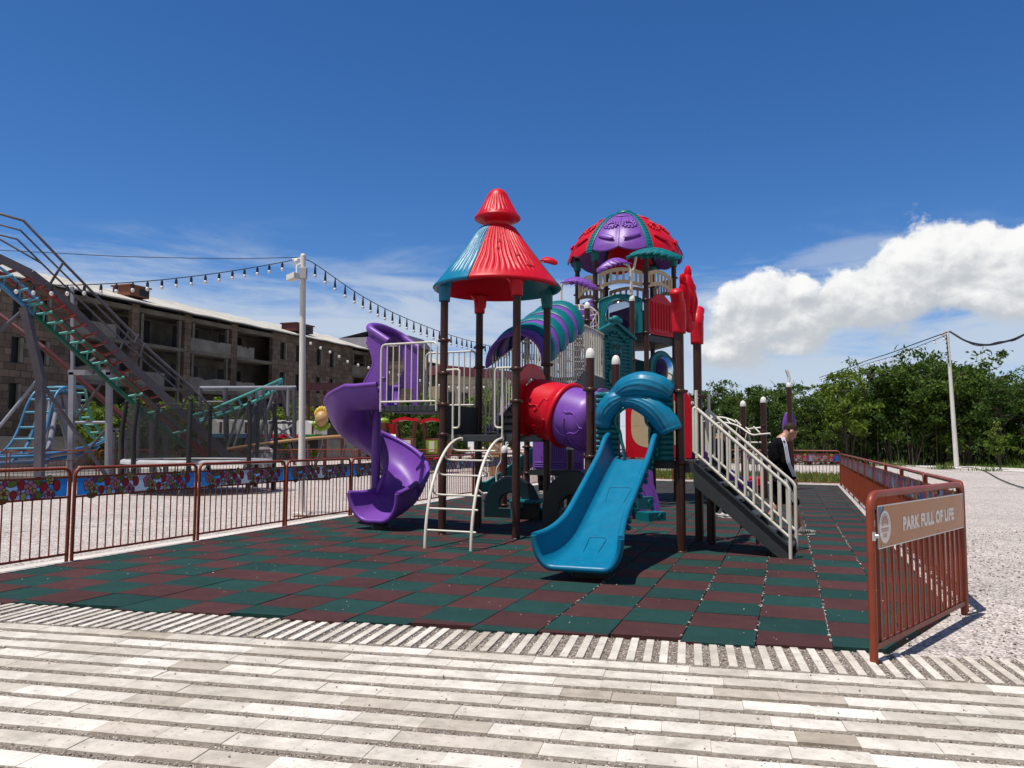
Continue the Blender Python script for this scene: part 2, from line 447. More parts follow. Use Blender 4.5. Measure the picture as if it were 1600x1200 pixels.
    def ringplate(self, outer, inner, o, eu, ev, en, t, mi=0):
        """flat plate with a hole: outer and inner outlines with equally many points"""
        o, eu, ev, en = Vector(o), Vector(eu), Vector(ev), Vector(en)
        k = len(outer)
        P = lambda L, s: [o + eu * u + ev * v + en * (s * t / 2) for u, v in L]
        V = P(outer, -1) + P(inner, -1) + P(outer, 1) + P(inner, 1)
        Fc = []
        for i in range(k):
            j = (i + 1) % k
            Fc += [(j, i, k + i, k + j), (2 * k + i, 2 * k + j, 3 * k + j, 3 * k + i), (i, j, 2 * k + j, 2 * k + i), (k + j, k + i, 3 * k + i, 3 * k + j)]
        self.add(V, Fc, mi)
    def grid(self, rows, mi=0, smooth=True, closed=False):
        m = len(rows[0])
        V = [p for r_ in rows for p in r_]
        Fc = []
        for i in range(len(rows) - 1):
            for j in range(m if closed else m - 1):
                j2 = (j + 1) % m
                Fc.append((i * m + j, i * m + j2, (i + 1) * m + j2, (i + 1) * m + j))
        self.add(V, Fc, mi, smooth)
    def build(self, name, mats, parent=None, bevel=0.0, loc=None, uv=None):
        if not isinstance(mats, (list, tuple)):
            mats = [mats]
        A = np.array(self.v, dtype=np.float64)
        po = wloc(parent) if parent else Vector((0, 0, 0))
        if loc is None:
            if parent is None:
                mn, mx = A.min(0), A.max(0)
                loc = Vector(((mn[0] + mx[0]) / 2, (mn[1] + mx[1]) / 2, mn[2]))
            else:
                loc = Vector(((A.min(0) + A.max(0)) / 2))
        loc = Vector(loc)
        A = A - np.array(loc)
        me = bpy.data.meshes.new(name)
        me.from_pydata(A.tolist(), [], self.f)
        for mt in mats:
            me.materials.append(mt)
        me.polygons.foreach_set('material_index', self.mi)
        me.polygons.foreach_set('use_smooth', self.sm)
        if any(self.tn):
            at_ = me.attributes.new('tone', 'FLOAT', 'FACE')
            at_.data.foreach_set('value', self.tn)
        if uv:
            ul = me.uv_layers.new(name='UVMap')
            eu, ev = uv
            L = np.zeros(len(me.loops), dtype=np.int32)
            me.loops.foreach_get('vertex_index', L)
            W = A[L] + np.array(loc)
            ul.data.foreach_set('uv', np.stack([W @ np.array(eu), W @ np.array(ev)], 1).ravel())
        me.update()
        o = bpy.data.objects.new(name, me)
        COL.objects.link(o)
        if parent:
            o.parent = parent
        o.location = loc - po
        if bevel > 0:
            bm_ = o.modifiers.new('bevel', 'BEVEL')
            bm_.width = bevel; bm_.segments = 2; bm_.limit_method = 'ANGLE'; bm_.angle_limit = R(40)
        return o

def wloc(o):
    p = Vector((0, 0, 0))
    while o:
        p = p + o.location
        o = o.parent
    return p

def tag(o, label=None, cat=None, group=None, kind=None):
    if label: o['label'] = label
    if cat: o['category'] = cat
    if group: o['group'] = group
    if kind: o['kind'] = kind
    return o

def thing(name, loc, label, cat, group=None):
    o = bpy.data.objects.new(name, None)
    o.empty_display_size = 0.2
    COL.objects.link(o)
    o.location = loc
    return tag(o, label, cat, group)

def part(name, loc, parent):
    """an empty is never a part: parts are meshes; this only groups nothing"""
    raise RuntimeError

def copy_tree(o, parent=None):
    c = o.copy()
    COL.objects.link(c)
    if parent:
        c.parent = parent
    for ch in list(o.children):
        copy_tree(ch, c)
    return c

def arc(c, r, a0, a1, n, eu, ev):
    c, eu, ev = Vector(c), Vector(eu), Vector(ev)
    return [c + eu * (r * math.cos(a0 + (a1 - a0) * i / n)) + ev * (r * math.sin(a0 + (a1 - a0) * i / n)) for i in range(n + 1)]

def rounded(pts, r, n=5):
    """polyline with its inner corners rounded by radius r"""
    pts = [Vector(p) for p in pts]
    out = [pts[0]]
    for i in range(1, len(pts) - 1):
        a, b, c = pts[i - 1], pts[i], pts[i + 1]
        u, v = (a - b), (c - b)
        q = min(r, u.length * 0.49, v.length * 0.49)
        p0, p2 = b + u.normalized() * q, b + v.normalized() * q
        for k in range(n + 1):
            t = k / n
            out.append(p0 * (1 - t) ** 2 + b * (2 * t * (1 - t)) + p2 * t * t)
    out.append(pts[-1])
    return out

def spline(pts, n=8):
    """Catmull-Rom through the points"""
    P = [Vector(p) for p in pts]
    P = [P[0] * 2 - P[1]] + P + [P[-1] * 2 - P[-2]]
    out = []
    for i in range(1, len(P) - 2):
        for k in range(n):
            t = k / n
            a, b, c, d = P[i - 1], P[i], P[i + 1], P[i + 2]
            out.append(0.5 * ((2 * b) + (c - a) * t + (2 * a - 5 * b + 4 * c - d) * t * t + (3 * b - a - 3 * c + d) * t ** 3))
    out.append(P[-2])
    return out

# play structure axes
UA = Vector((math.cos(R(-24)), math.sin(R(-24)), 0))
VA = Vector((-UA.y, UA.x, 0))
ZA = Vector((0, 0, 1))
# tile grid axes
TA = -0.332
TU = Vector((math.cos(TA), math.sin(TA), 0))
TV = Vector((-TU.y, TU.x, 0))
T0 = Vector((1.3344, 6.1184, 0))
# ================================================================== SETTING
make_camera()

def clip_poly(poly, p, nrm):
    """keep the side where (q-p).nrm >= 0"""
    out = []
    for i in range(len(poly)):
        a, b = poly[i], poly[(i + 1) % len(poly)]
        da, db = (a - p).dot(nrm), (b - p).dot(nrm)
        if da >= 0:
            out.append(a)
        if (da >= 0) != (db >= 0):
            out.append(a + (b - a) * (da / (da - db)))
    return out

# ---- the ground: one gravel sheet to the horizon
mb = MB()
xs = [-600, -60, -20, -8, 0, 8, 20, 60, 600]
ys = [-60, -8, 2, 10, 20, 40, 80, 200, 900]
rows = [[Vector((x, y, -0.03)) for x in xs] for y in ys]
mb.grid(rows, smooth=False)
mb.quad(Vector((-9, 1.2, -0.004)), Vector((10, 1.2, -0.004)), Vector((10, 7.9, -0.004)), Vector((-9, 7.9, -0.004))) if False else None
GB = [Vector((math.cos(R(-12.4)), math.sin(R(-12.4)), 0)), Vector((-math.sin(R(-12.4)), math.cos(R(-12.4)), 0))]
mb.quad(*[GB[0] * a + GB[1] * b - ZA * 0.003 for a, b in ((-9, .9), (10.5, .9), (10.5, 5.80), (-9, 5.80))], mi=1)
tag(mb.build('ground', [M['gravel'], M['grit']], loc=(0, 0, 0)), kind='structure')

# ---- fence lines (world)
FL0 = Vector((-5.10, 9.30, 0)); FLD = Vector((0.3259, 0.9454, 0)); PL = 2.09
FR0 = gnd(1511, 957); FR1 = Vector((11.05, 26.80, 0)); FRD = (FR1 - FR0).normalized()
FBD = Vector((-0.89, 0.456, 0)).normalized()

# ---- rubber tiles
PA = R(-12.4)
PU = Vector((math.cos(PA), math.sin(PA), 0)); PV = Vector((-PU.y, PU.x, 0))
S_SLAT, S_PAV = 5.80, 5.165            # far edge of the slat strip, far edge of the paver rows (distance along PV)
front_p = PV * S_SLAT
left_n = Vector((FLD.y, -FLD.x, 0)); left_p = FL0 + left_n * 0.16
right_n = Vector((-FRD.y, FRD.x, 0)); right_p = FR0 + right_n * 0.13
back_n = Vector((-FBD.y, FBD.x, 0))
if back_n.y > 0: back_n = -back_n
back_p = FR1 + back_n * 0.12
cut_p = gnd(1412, 1001); cut_d = (gnd(1488, 954) - cut_p).normalized(); cut_n = Vector((-cut_d.y, cut_d.x, 0))
mb = MB()
for iu in range(-22, 16):
    off = rnd.uniform(-0.03, 0.03)
    for iv in range(-12, 52):
        g = 0.004
        j = rnd.uniform(-0.006, 0.006)
        q = [(iu + g * 2 + j, iv + off + g), (iu + 1 - g * 2 + j, iv + off + g), (iu + 1 - g * 2 + j, iv + 1 + off - g), (iu + g * 2 + j, iv + 1 + off - g)]
        P = [T0 + TU * (0.5 * a) + TV * (0.5 * b) for a, b in q]
        rag = Vector((0, 0, 0)) + PV * (0.05 * ((iu * 7) % 3 - 1))
        for (p, n) in ((front_p + rag, PV), (left_p, left_n), (right_p, right_n), (back_p, back_n), (cut_p, cut_n)):
            if len(P) > 2:
                P = clip_poly(P, p, n)
        if len(P) < 3:
            continue
        par = (iu + iv + (1 if iu <= -10 else 0)) % 2
        tone = (0.03 + rnd.random() * 0.38) if par == 0 else (0.6 + rnd.random() * 0.38)
        h = 0.018 + rnd.uniform(-0.002, 0.003)
        k = len(P)
        top = [p + ZA * h for p in P]
        bot = [p - ZA * 0.02 for p in P]
        mb.add(top, [tuple(range(k))], 0, False, tone)
        mb.add(top + bot, [(i, k + i, k + (i + 1) % k, (i + 1) % k) for i in range(k)], 0, False, tone)
tag(mb.build('rubber_floor', M['rubber'], loc=(0, 0, 0)), kind='structure')

# ---- paver rows and slat strip
mb = MB()
pitch, pd, plen = 0.2075, 0.141, 0.345
NROW = 20
for r_ in range(NROW):
    s1 = S_PAV - r_ * pitch
    s0 = s1 - pd
    x = -9 + rnd.uniform(0, plen)
    prev = 0.6
    while x < 10:
        L = plen * rnd.choice([1, 1, 1, 1, 0.8, 1.0])
        tone = min(1, max(0.02, rnd.gauss(0.57, 0.23)))
        if rnd.random() < 0.35:
            tone = prev
        prev = tone
        h = rnd.uniform(-0.003, 0.003)
        c = PU * (x + L / 2) + PV * ((s0 + s1) / 2 + rnd.uniform(-.002, .002)) + ZA * (h - 0.02)
        mb.boxax(c, PU * (L / 2 - 0.0006), PV * (pd / 2), ZA * 0.03, 0, tone)
        x += L
# slats
x = -9.0
while x < 10.5:
    tone = min(1, max(0.02, rnd.gauss(0.62, 0.15)))
    s0, s1 = S_PAV + 0.05, S_SLAT - 0.01 + rnd.uniform(-0.015, 0.015)
    # keep clear of nothing: the strip runs on past the sign panel
    c = PU * (x + rnd.uniform(-0.004, 0.004)) + PV * ((s0 + s1) / 2) + ZA * (rnd.uniform(-0.003, 0.003) - 0.02)
    mb.boxax(c, PU * 0.026, PV * ((s1 - s0) / 2), ZA * 0.03, 0, tone)
    x += 0.1065
o = mb.build('pavement', M['paver'], loc=(0, 0, 0), bevel=0.0016)
tag(o, kind='structure')

# ---- loose pebbles filling the joints, the slat strip and strewn on the paving
mb = MB()
def pebble(p, r):
    d = [Vector((rnd.gauss(0, 1), rnd.gauss(0, 1), rnd.gauss(0, 1))).normalized() for _ in range(1)]
    a = rnd.uniform(0, 6.28)
    ax = Vector((math.cos(a), math.sin(a), rnd.uniform(-.3, .3))) * (r * rnd.uniform(0.8, 1.4))
    ay = Vector((-math.sin(a), math.cos(a), rnd.uniform(-.3, .3))) * (r * rnd.uniform(0.6, 1.0))
    az = Vector((rnd.uniform(-.3, .3), rnd.uniform(-.3, .3), 1)) * (r * rnd.uniform(0.5, 0.9))
    V = [p + ax, p + ay, p - ax, p - ay, p + az, p - az]
    t = min(1, max(0.02, rnd.gauss(0.55, 0.28)))
    mb.add(V, [(0, 1, 4), (1, 2, 4), (2, 3, 4), (3, 0, 4), (1, 0, 5), (2, 1, 5), (3, 2, 5), (0, 3, 5)], 0, False, t)
for r_ in range(NROW):
    s0 = S_PAV - r_ * pitch - pd - (pitch - pd)
    dist = max(1.8, s0)
    n = int(3000 * min(1.0, 3.0 / dist))
    half = dist * 0.85 + 0.6
    for i in range(n):
        x = rnd.uniform(-half - 0.6, half + 1.2)
        pebble(PU * x + PV * (s0 + rnd.uniform(0.003, pitch - pd - 0.003)) + ZA * rnd.uniform(-0.005, 0.004), rnd.uniform(0.003, 0.0075))
x = -9.0 + 0.053
while x < 10.5:
    if -6 < x < 7:
        for i in range(120):
            pebble(PU * (x + rnd.uniform(-0.027, 0.027)) + PV * rnd.uniform(S_PAV, S_SLAT) + ZA * rnd.uniform(-0.005, 0.003), rnd.uniform(0.004, 0.009))
    x += 0.1065
for i in range(420):
    d = rnd.uniform(2.8, 6.2)
    pebble(PU * rnd.uniform(-d * .9, d * .9) + PV * d + ZA * (0.014 if d < S_PAV else 0.01), rnd.uniform(0.003, 0.008))
for i in range(500):
    a, b = rnd.uniform(-16, 3.5), rnd.uniform(0, 16) ** 1.0
    p = T0 + TU * (0.5 * a) + TV * (0.5 * (b - 1))
    if (p - front_p).dot(PV) > .1 and (p - left_p).dot(left_n) > .1 and (p - right_p).dot(right_n) > .1:
        pebble(p + ZA * 0.023, rnd.uniform(0.003, 0.008))
# coarse stones in the gravel at the right and left margins
for iu in (1, 2, 3, 0, -2):
    for i in range(90 if iu > 0 else 30):
        p = T0 + TU * (0.5 * iu + rnd.gauss(0, .006)) + TV * rnd.uniform(-.6, 9 if iu > 0 else 3)
        if (p - front_p).dot(PV) > .05 and (p - right_p).dot(right_n) > .1:
            pebble(p + ZA * 0.020, rnd.uniform(0.006, 0.013))
for i in range(5200):
    y = 4.6 + 9 * rnd.random() ** 1.6
    x = rnd.uniform(2.2, 8.5)
    p = Vector((x, y, 0))
    if (p - right_p).dot(right_n) < -0.02 and p.dot(PV) > S_SLAT:
        pebble(p + ZA * -0.024, rnd.uniform(0.006, 0.016))
tag(mb.build('gravel', M['pebble'], loc=(0, 0, 0)), label='loose pinkish grey pebbles in the paving joints and beside the fence', cat='gravel', kind='stuff')

# ---- pale kerb strip under the left and back fences
mb = MB()
mb.beam(FL0 - FLD * 6 + ZA * -0.055 - left_n * 0.05, FL0 + FLD * 22 + ZA * -0.055 - left_n * 0.05, 0.30, 0.11)
mb.beam(FR1 + ZA * -0.055 - back_n * 0.05 - FBD * 0.0, FR1 + FBD * 9.4 + ZA * -0.055 - back_n * 0.05, 0.30, 0.11)
tag(mb.build('kerb', M['kerb'], loc=(0, 0, 0)), kind='structure')

# ---- pale path, lawn and grass on the right
mb = MB()
a0, a1 = gnd(1290, 722), gnd(1640, 739)
dirp = (a1 - a0).normalized()
nb = Vector((-dirp.y, dirp.x, 0))
if nb.y < 0: nb = -nb
pa, pb = a0 - dirp * 60, a1 + dirp * 30
mb.quad(pa - ZA * 0.012, pb - ZA * 0.012, pb + nb * 4.6 - ZA * 0.012, pa + nb * 4.6 - ZA * 0.012)
tag(mb.build('path', M['kerb'], loc=(0, 0, 0)), kind='structure')
mb = MB()
la, lb = pa + nb * 4.6, pb + nb * 4.6
mb.quad(la - ZA * .008, lb - ZA * .008, lb + nb * 90 - ZA * .008, la + nb * 90 - ZA * .008)
tag(mb.build('lawn', M['lawn'], loc=(0, 0, 0)), kind='structure')
LAWN = (la, lb, nb, dirp)
mb = MB()
Llen = (lb - la).length
for i in range(26000):
    t = rnd.uniform(0, Llen); d = abs(rnd.gauss(0, 4.5)) - 0.15
    p = la + dirp * t + nb * d
    if p.x < -4 or p.x > 42: continue
    h = rnd.uniform(0.12, 0.42) * (1 + 0.7 * math.sin(t * 0.7) * math.sin(t * .23 + 2)) * (0.5 + min(1, d / 5))
    w = rnd.uniform(0.015, 0.05)
    a = rnd.uniform(0, 6.28)
    s = Vector((math.cos(a), math.sin(a), 0)) * w
    tip = p + Vector((rnd.gauss(0, .12), rnd.gauss(0, .12), h))
    mb.add([p - s, p + s, tip], [(0, 1, 2)], 0, False, rnd.uniform(0.02, 1))
# grass patch seen through the back fence, and weeds at the pole foot
for i in range(9000):
    u = rnd.uniform(-1, 11); d = rnd.uniform(1.6, 8)
    p = FR1 + FBD * u - back_n * d
    h = rnd.uniform(0.1, 0.3); a = rnd.uniform(0, 6.28); w = .03
    s = Vector((math.cos(a), math.sin(a), 0)) * w
    mb.add([p - s, p + s, p + Vector((rnd.gauss(0, .08), rnd.gauss(0, .08), h))], [(0, 1, 2)], 0, False, rnd.uniform(0.02, 1))
for (cx, cy, n, sp) in ((1490, 728, 120, .25), (1475, 733, 160, .3), (1330, 724, 120, .6), (1390, 728, 140, .7), (1545, 736, 60, .4)):
    c = gnd(cx, cy)
    for i in range(n):
        p = c + Vector((rnd.gauss(0, sp), rnd.gauss(0, sp), 0)); a = rnd.uniform(0, 6.28)
        s = Vector((math.cos(a), math.sin(a), 0)) * .03
        mb.add([p - s, p + s, p + Vector((rnd.gauss(0, .15), rnd.gauss(0, .15), rnd.uniform(.1, .45)))], [(0, 1, 2)], 0, False, rnd.uniform(.02, 1))
tag(mb.build('grass', M['grass'], loc=(0, 0, 0)), label='rough green meadow grass in front of the trees', cat='grass', kind='stuff')

# ================================================================== SUN, SKY
SUN_TO = Vector((-0.28, -0.22, 1.08)).normalized()
ld = bpy.data.lights.new('sun', 'SUN')
ld.energy = 5.0
ld.angle = R(0.53)
ld.color = (1.0, 0.955, 0.88)
so = bpy.data.objects.new('sun', ld)
COL.objects.link(so)
so.rotation_euler = SUN_TO.to_track_quat('Z', 'Y').to_euler()
so.location = (0, 0, 30)

def make_world():
    w = bpy.data.worlds.new('World')
    scn.world = w
    w.use_nodes = True
    nt = w.node_tree
    bg = nt.nodes['Background']
    L = nt.links.new
    def math_(op, a, b=None, c=None, clamp=False):
        n = nt.nodes.new('ShaderNodeMath'); n.operation = op; n.use_clamp = clamp
        for i, x in enumerate((a, b, c)):
            if x is None: continue
            if isinstance(x, (int, float)): n.inputs[i].default_value = x
            else: L(x, n.inputs[i])
        return n.outputs[0]
    sky = nt.nodes.new('ShaderNodeTexSky')
    sky.sky_type = 'NISHITA'
    sky.sun_disc = False
    sky.sun_elevation = math.asin(SUN_TO.z)
    sky.sun_rotation = math.atan2(SUN_TO.x, SUN_TO.y)
    sky.altitude = 1500
    sky.air_density = 1.0
    sky.dust_density = 0.35
    sky.ozone_density = 3.0
    hs = nt.nodes.new('ShaderNodeMixRGB'); hs.blend_type = 'MULTIPLY'; hs.inputs['Fac'].default_value = 1.0
    hs.inputs['Color2'].default_value = (*SKY_TINT, 1)
    h2 = nt.nodes.new('ShaderNodeHueSaturation'); h2.inputs['Saturation'].default_value = 1.25
    L(sky.outputs['Color'], h2.inputs['Color'])
    L(h2.outputs['Color'], hs.inputs['Color1'])
    tc = nt.nodes.new('ShaderNodeTexCoord')
    sp = nt.nodes.new('ShaderNodeSeparateXYZ')
    L(tc.outputs['Generated'], sp.inputs['Vector'])
    x, y, z = sp.outputs
    az = math_('ARCTAN2', x, y)
    el = math_('ARCSINE', z)
    def comb(a, b, c=0.0):
        n = nt.nodes.new('ShaderNodeCombineXYZ')
        for i, q in enumerate((a, b, c)):
            if isinstance(q, (int, float)): n.inputs[i].default_value = q
            else: L(q, n.inputs[i])
        return n.outputs[0]
    def noise(vec, scale, detail=8.0, rough=0.6, dist=0.0):
        n = nt.nodes.new('ShaderNodeTexNoise')
        n.inputs['Scale'].default_value = scale; n.inputs['Detail'].default_value = detail
        n.inputs['Roughness'].default_value = rough; n.inputs['Distortion'].default_value = dist
        L(vec, n.inputs['Vector'])
        return n.outputs['Fac']
    def smooth(v, lo, hi):
        n = nt.nodes.new('ShaderNodeMapRange'); n.interpolation_type = 'SMOOTHSTEP'
        n.inputs['From Min'].default_value = lo; n.inputs['From Max'].default_value = hi
        L(v, n.inputs['Value'])
        return n.outputs['Result']
    def mixc(f, a, b):
        n = nt.nodes.new('ShaderNodeMixRGB')
        L(f, n.inputs['Fac'])
        for i, q in ((1, a), (2, b)):
            if isinstance(q, tuple): n.inputs[i].default_value = (*q, 1)
            else: L(q, n.inputs[i])
        return n.outputs['Color']
    def azel(px, py):
        d = ray(px, py).normalized()
        return math.atan2(d.x, d.y), math.asin(d.z)
    # --- cumulus bank on the right, lit from above left
    BL = [(1165, 520, 62, 56), (1190, 470, 60, 46), (1240, 500, 75, 56), (1300, 480, 70, 48), (1250, 455, 40, 26), (1350, 465, 62, 52), (1400, 460, 70, 66), (1425, 405, 55, 36),
          (1450, 430, 80, 70), (1500, 400, 70, 56), (1545, 390, 44, 42), (1530, 372, 36, 30), (1560, 430, 85, 60), (1620, 410, 60, 60), (1600, 385, 50, 34), (1370, 488, 100, 26),
          (1130, 545, 55, 30), (1500, 455, 80, 28), (1230, 540, 60, 20), (1700, 440, 120, 70), (1850, 470, 130, 50)]
    def cumulus(daz, del_):
        a2, e2 = math_('ADD', az, daz), math_('ADD', el, del_)
        v = comb(math_('MULTIPLY', a2, 1.0), math_('MULTIPLY', e2, 1.2), 3.7)
        n1 = noise(v, 11.0, 9.0, 0.62)
        n1 = math_('MULTIPLY', math_('SUBTRACT', n1, 0.5), 2.35)
        best = None
        for (px, py, rx, ry) in BL:
            ca, ce = azel(px, py)
            ra, re = rx / FPX, ry / FPX
            da = math_('MULTIPLY', math_('SUBTRACT', a2, ca), 1 / ra)
            de = math_('MULTIPLY', math_('SUBTRACT', e2, ce), 1 / re)
            d2 = math_('ADD', math_('MULTIPLY', da, da), math_('MULTIPLY', de, de))
            q = math_('SUBTRACT', 1.0, math_('SQRT', d2))
            best = q if best is None else math_('SMOOTH_MAX', best, q, 0.18)
        return math_('ADD', best, n1)
    c0 = cumulus(0.0, 0.0)
    c1 = cumulus(-0.008, 0.018)
    mr = nt.nodes.new('ShaderNodeMapRange'); mr.interpolation_type = 'SMOOTHSTEP'
    mr.inputs['From Min'].default_value = -0.06
    L(c0, mr.inputs['Value'])
    L(math_('SUBTRACT', 0.62, math_('MULTIPLY', smooth(el, azel(1300, 545)[1], azel(1300, 440)[1]), 0.40)), mr.inputs['From Max'])
    a_c = mr.outputs['Result']
    shade = math_('SUBTRACT', c0, c1)
    base_el = azel(1300, 560)[1]
    hgt = smooth(el, base_el - 0.02, base_el + 0.16)
    def emb(scale, d):
        va = comb(az, math_('MULTIPLY', el, 1.25), 5.1)
        vb = comb(math_('ADD', az, -d * .5), math_('ADD', math_('MULTIPLY', el, 1.25), d), 5.1)
        return math_('SUBTRACT', noise(va, scale, 7.0, 0.6, 0.3), noise(vb, scale, 7.0, 0.6, 0.3))
    det = math_('ADD', math_('MULTIPLY', emb(9.0, .022), 1.5), math_('MULTIPLY', emb(26.0, .008), 1.1))
    lit = smooth(math_('ADD', math_('ADD', math_('MULTIPLY', shade, 0.62), math_('MULTIPLY', hgt, 0.50)), det), -0.20, 0.92)
    ccol = mixc(lit, CLOUD_DARK, CLOUD_LIT)
    # --- thin stretched veils low over the horizon
    v2 = comb(math_('MULTIPLY', az, 1.0), math_('MULTIPLY', el, 5.5), 9.1)
    n2 = noise(v2, 3.4, 8.0, 0.58, 0.6)
    v3 = comb(math_('MULTIPLY', az, 1.0), math_('MULTIPLY', el, 3.0), 2.3)
    n3 = noise(v3, 9.0, 7.0, 0.6, 0.4)
    nn = math_('ADD', math_('MULTIPLY', n2, 0.72), math_('MULTIPLY', n3, 0.28))
    band = math_('MULTIPLY', smooth(el, 0.34, 0.10), 0.30)
    veil = smooth(math_('ADD', nn, band), 0.58, 0.84)
    e_top = smooth(el, azel(800, 330)[1], azel(800, 480)[1])
    veil = math_('MULTIPLY', math_('MULTIPLY', veil, e_top), 0.80)
    # a flat lens-shaped veil above the cumulus
    ca, ce = azel(1330, 392)
    da = math_('MULTIPLY', math_('SUBTRACT', az, ca), FPX / 115)
    de = math_('MULTIPLY', math_('SUBTRACT', el, math_('ADD', ce, math_('MULTIPLY', math_('SUBTRACT', az, ca), 0.12))), FPX / 26)
    lens = math_('SUBTRACT', 1.0, math_('ADD', math_('MULTIPLY', da, da), math_('MULTIPLY', de, de)))
    lens = math_('MULTIPLY', smooth(math_('ADD', lens, math_('MULTIPLY', math_('SUBTRACT', n3, 0.5), 2.2)), 0.0, 0.9), 0.42)
    veil = math_('MAXIMUM', veil, lens)
    hz = smooth(el, 0.13, 0.0)
    col = mixc(veil, hs.outputs['Color'], VEIL)
    col = mixc(a_c, col, ccol)
    # unseen grey veil added behind the camera to neutralise the blue of the shade
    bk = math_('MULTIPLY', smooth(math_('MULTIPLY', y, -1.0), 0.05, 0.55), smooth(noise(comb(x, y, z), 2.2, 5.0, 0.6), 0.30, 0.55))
    col = mixc(math_('MULTIPLY', bk, 0.85), col, FILL_VEIL)
    L(col, bg.inputs['Color'])
    bg.inputs['Strength'].default_value = SKY_STR
SKY_STR, SKY_TINT = 0.085, (1.08, 1.20, 1.41)
CLOUD_DARK, CLOUD_LIT, VEIL = (6.3, 6.7, 7.2), (11.4, 11.4, 11.3), (7.0, 7.8, 8.9)
FILL_VEIL = (3.5, 3.35, 3.1)
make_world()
scn.view_settings.view_transform = 'Standard'
scn.view_settings.look = 'None'
scn.view_settings.exposure = 0.0
scn.view_settings.gamma = 1.0
# ================================================================== FENCES
def berry_print(mb, o, eu, ev, en, s, i0):
    """flat printed cluster of flowers, berries and leaves, about s wide; material slots start at i0:
    pink, red, leaf, cream, outline, yellow, magenta"""
    PK, RD, LF, CR, OU, YL, MG = [i0 + k for k in range(7)]
    lay = [0]
    def blob(x, y, rx, ry, m, ang=0.0, n=12):
        lay[0] += 1
        d = en * (0.0004 * lay[0])
        ca, sa = math.cos(ang), math.sin(ang)
        for k, (grow, mi) in enumerate(((0.010, OU), (0.0, m))):
            P = []
            for j in range(n):
                a = 2 * math.pi * j / n
                u, v = (rx + grow) * math.cos(a), (ry + grow) * math.sin(a)
                P.append(o + eu * (s * (x + u * ca - v * sa)) + ev * (s * (y + u * sa + v * ca)) + d + en * (0.0002 * k))
            mb.add(P, [tuple(range(n))], mi)
    def leaf(x, y, r, ang): blob(x, y, r, r * 0.5, LF, ang)
    def flower(x, y, r, m, mc=YL):
        for k in range(5):
            a = 1.57 + k * 2 * math.pi / 5
            blob(x + r * .62 * math.cos(a), y + r * .62 * math.sin(a), r * .45, r * .45, m, n=9)
        blob(x, y, r * .28, r * .28, mc, n=8)
    leaf(.27, .085, .075, .25); leaf(.13, -.125, .085, .1); leaf(.62, .11, .08, .2); leaf(.66, .06, .06, .4); leaf(.62, -.075, .09, -.2); leaf(.85, .10, .07, -.6)
    blob(.16, .085, .035, .035, MG); blob(.40, .09, .03, .03, CR); blob(.56, .05, .04, .04, CR); blob(.36, -.03, .03, .03, PK)
    flower(.06, .02, .088, PK); flower(.15, -.04, .07, CR, RD)
    blob(.28, -.06, .045, .055, RD); blob(.39, .06, .052, .062, RD); blob(.42, -.09, .042, .05, CR)
    flower(.52, .02, .092, PK); blob(.565, -.10, .03, .03, MG); blob(.58, -.02, .026, .026, YL)
    blob(.72, .015, .06, .07, RD); flower(.79, -.07, .075, PK, RD); flower(.80, .11, .058, CR); blob(.865, -.085, .022, .03, MG); blob(.91, .035, .052, .072, RD)

PRINTS = ['p_pink', 'p_red', 'p_leaf', 'p_cream', 'p_out', 'p_yel', 'p_mag']
EX, EY = Vector((1, 0, 0)), Vector((0, 1, 0))

def make_panel(L, bars=16, banner=True, dull=False):
    """barrier panel in local space: starts at the origin and runs along +x, print on both faces"""
    root = thing('fence_panel', (0, 0, 0), 'x', 'fence')
    H, r = 1.085, 0.021
    g = 0.035
    mb = MB()
    P = rounded([(g, 0, 0), (g, 0, H - r), (L - g, 0, H - r), (L - g, 0, 0)], 0.10, 6)
    mb.tube(P, r, 10)
    mb.build('frame', M['rust'], root)
    for z, nm in ((0.085, 'lower_rail'), (0.735, 'middle_rail'), (0.962, 'upper_rail')):
        mb = MB()
        mb.box(((L) / 2, 0, z), (L - 2 * g - 2 * r + .004, 0.024, 0.024))
        mb.build(nm, M['rust'], root)
    for i in range(bars):
        x = g + (L - 2 * g) * (i + 1) / (bars + 1)
        mb = MB()
        mb.tube([(x, 0, 0.098), (x, 0, 0.724)], 0.0085, 6, caps=False)
        mb.build('bar', M['rust'], root)
    if banner:
        mb = MB()
        z0, z1 = 0.749, 0.949
        x0, x1 = g + r + .012, L - g - r - .012
        mb.quad(Vector((x0, 0, z0)), Vector((x1, 0, z0)), Vector((x1, 0, z1)), Vector((x0, 0, z1)))
        b = mb.build('banner', M['banner'], root)
        w = (x1 - x0) * 0.415
        for k in range(2):
            mb = MB()
            xs_ = x0 + (x1 - x0) * (0.055 + 0.475 * k)
            berry_print(mb, Vector((xs_, -0.002, (z0 + z1) / 2)), EX, ZA, -EY, w * 1.03, 0)
            mb.build('berry_print', [M[p] for p in PRINTS], b)
    return root

def place(o, p, d, z=0.0):
    o.location = (p.x, p.y, z)
    o.rotation_euler = (0, 0, math.atan2(d.y, d.x))

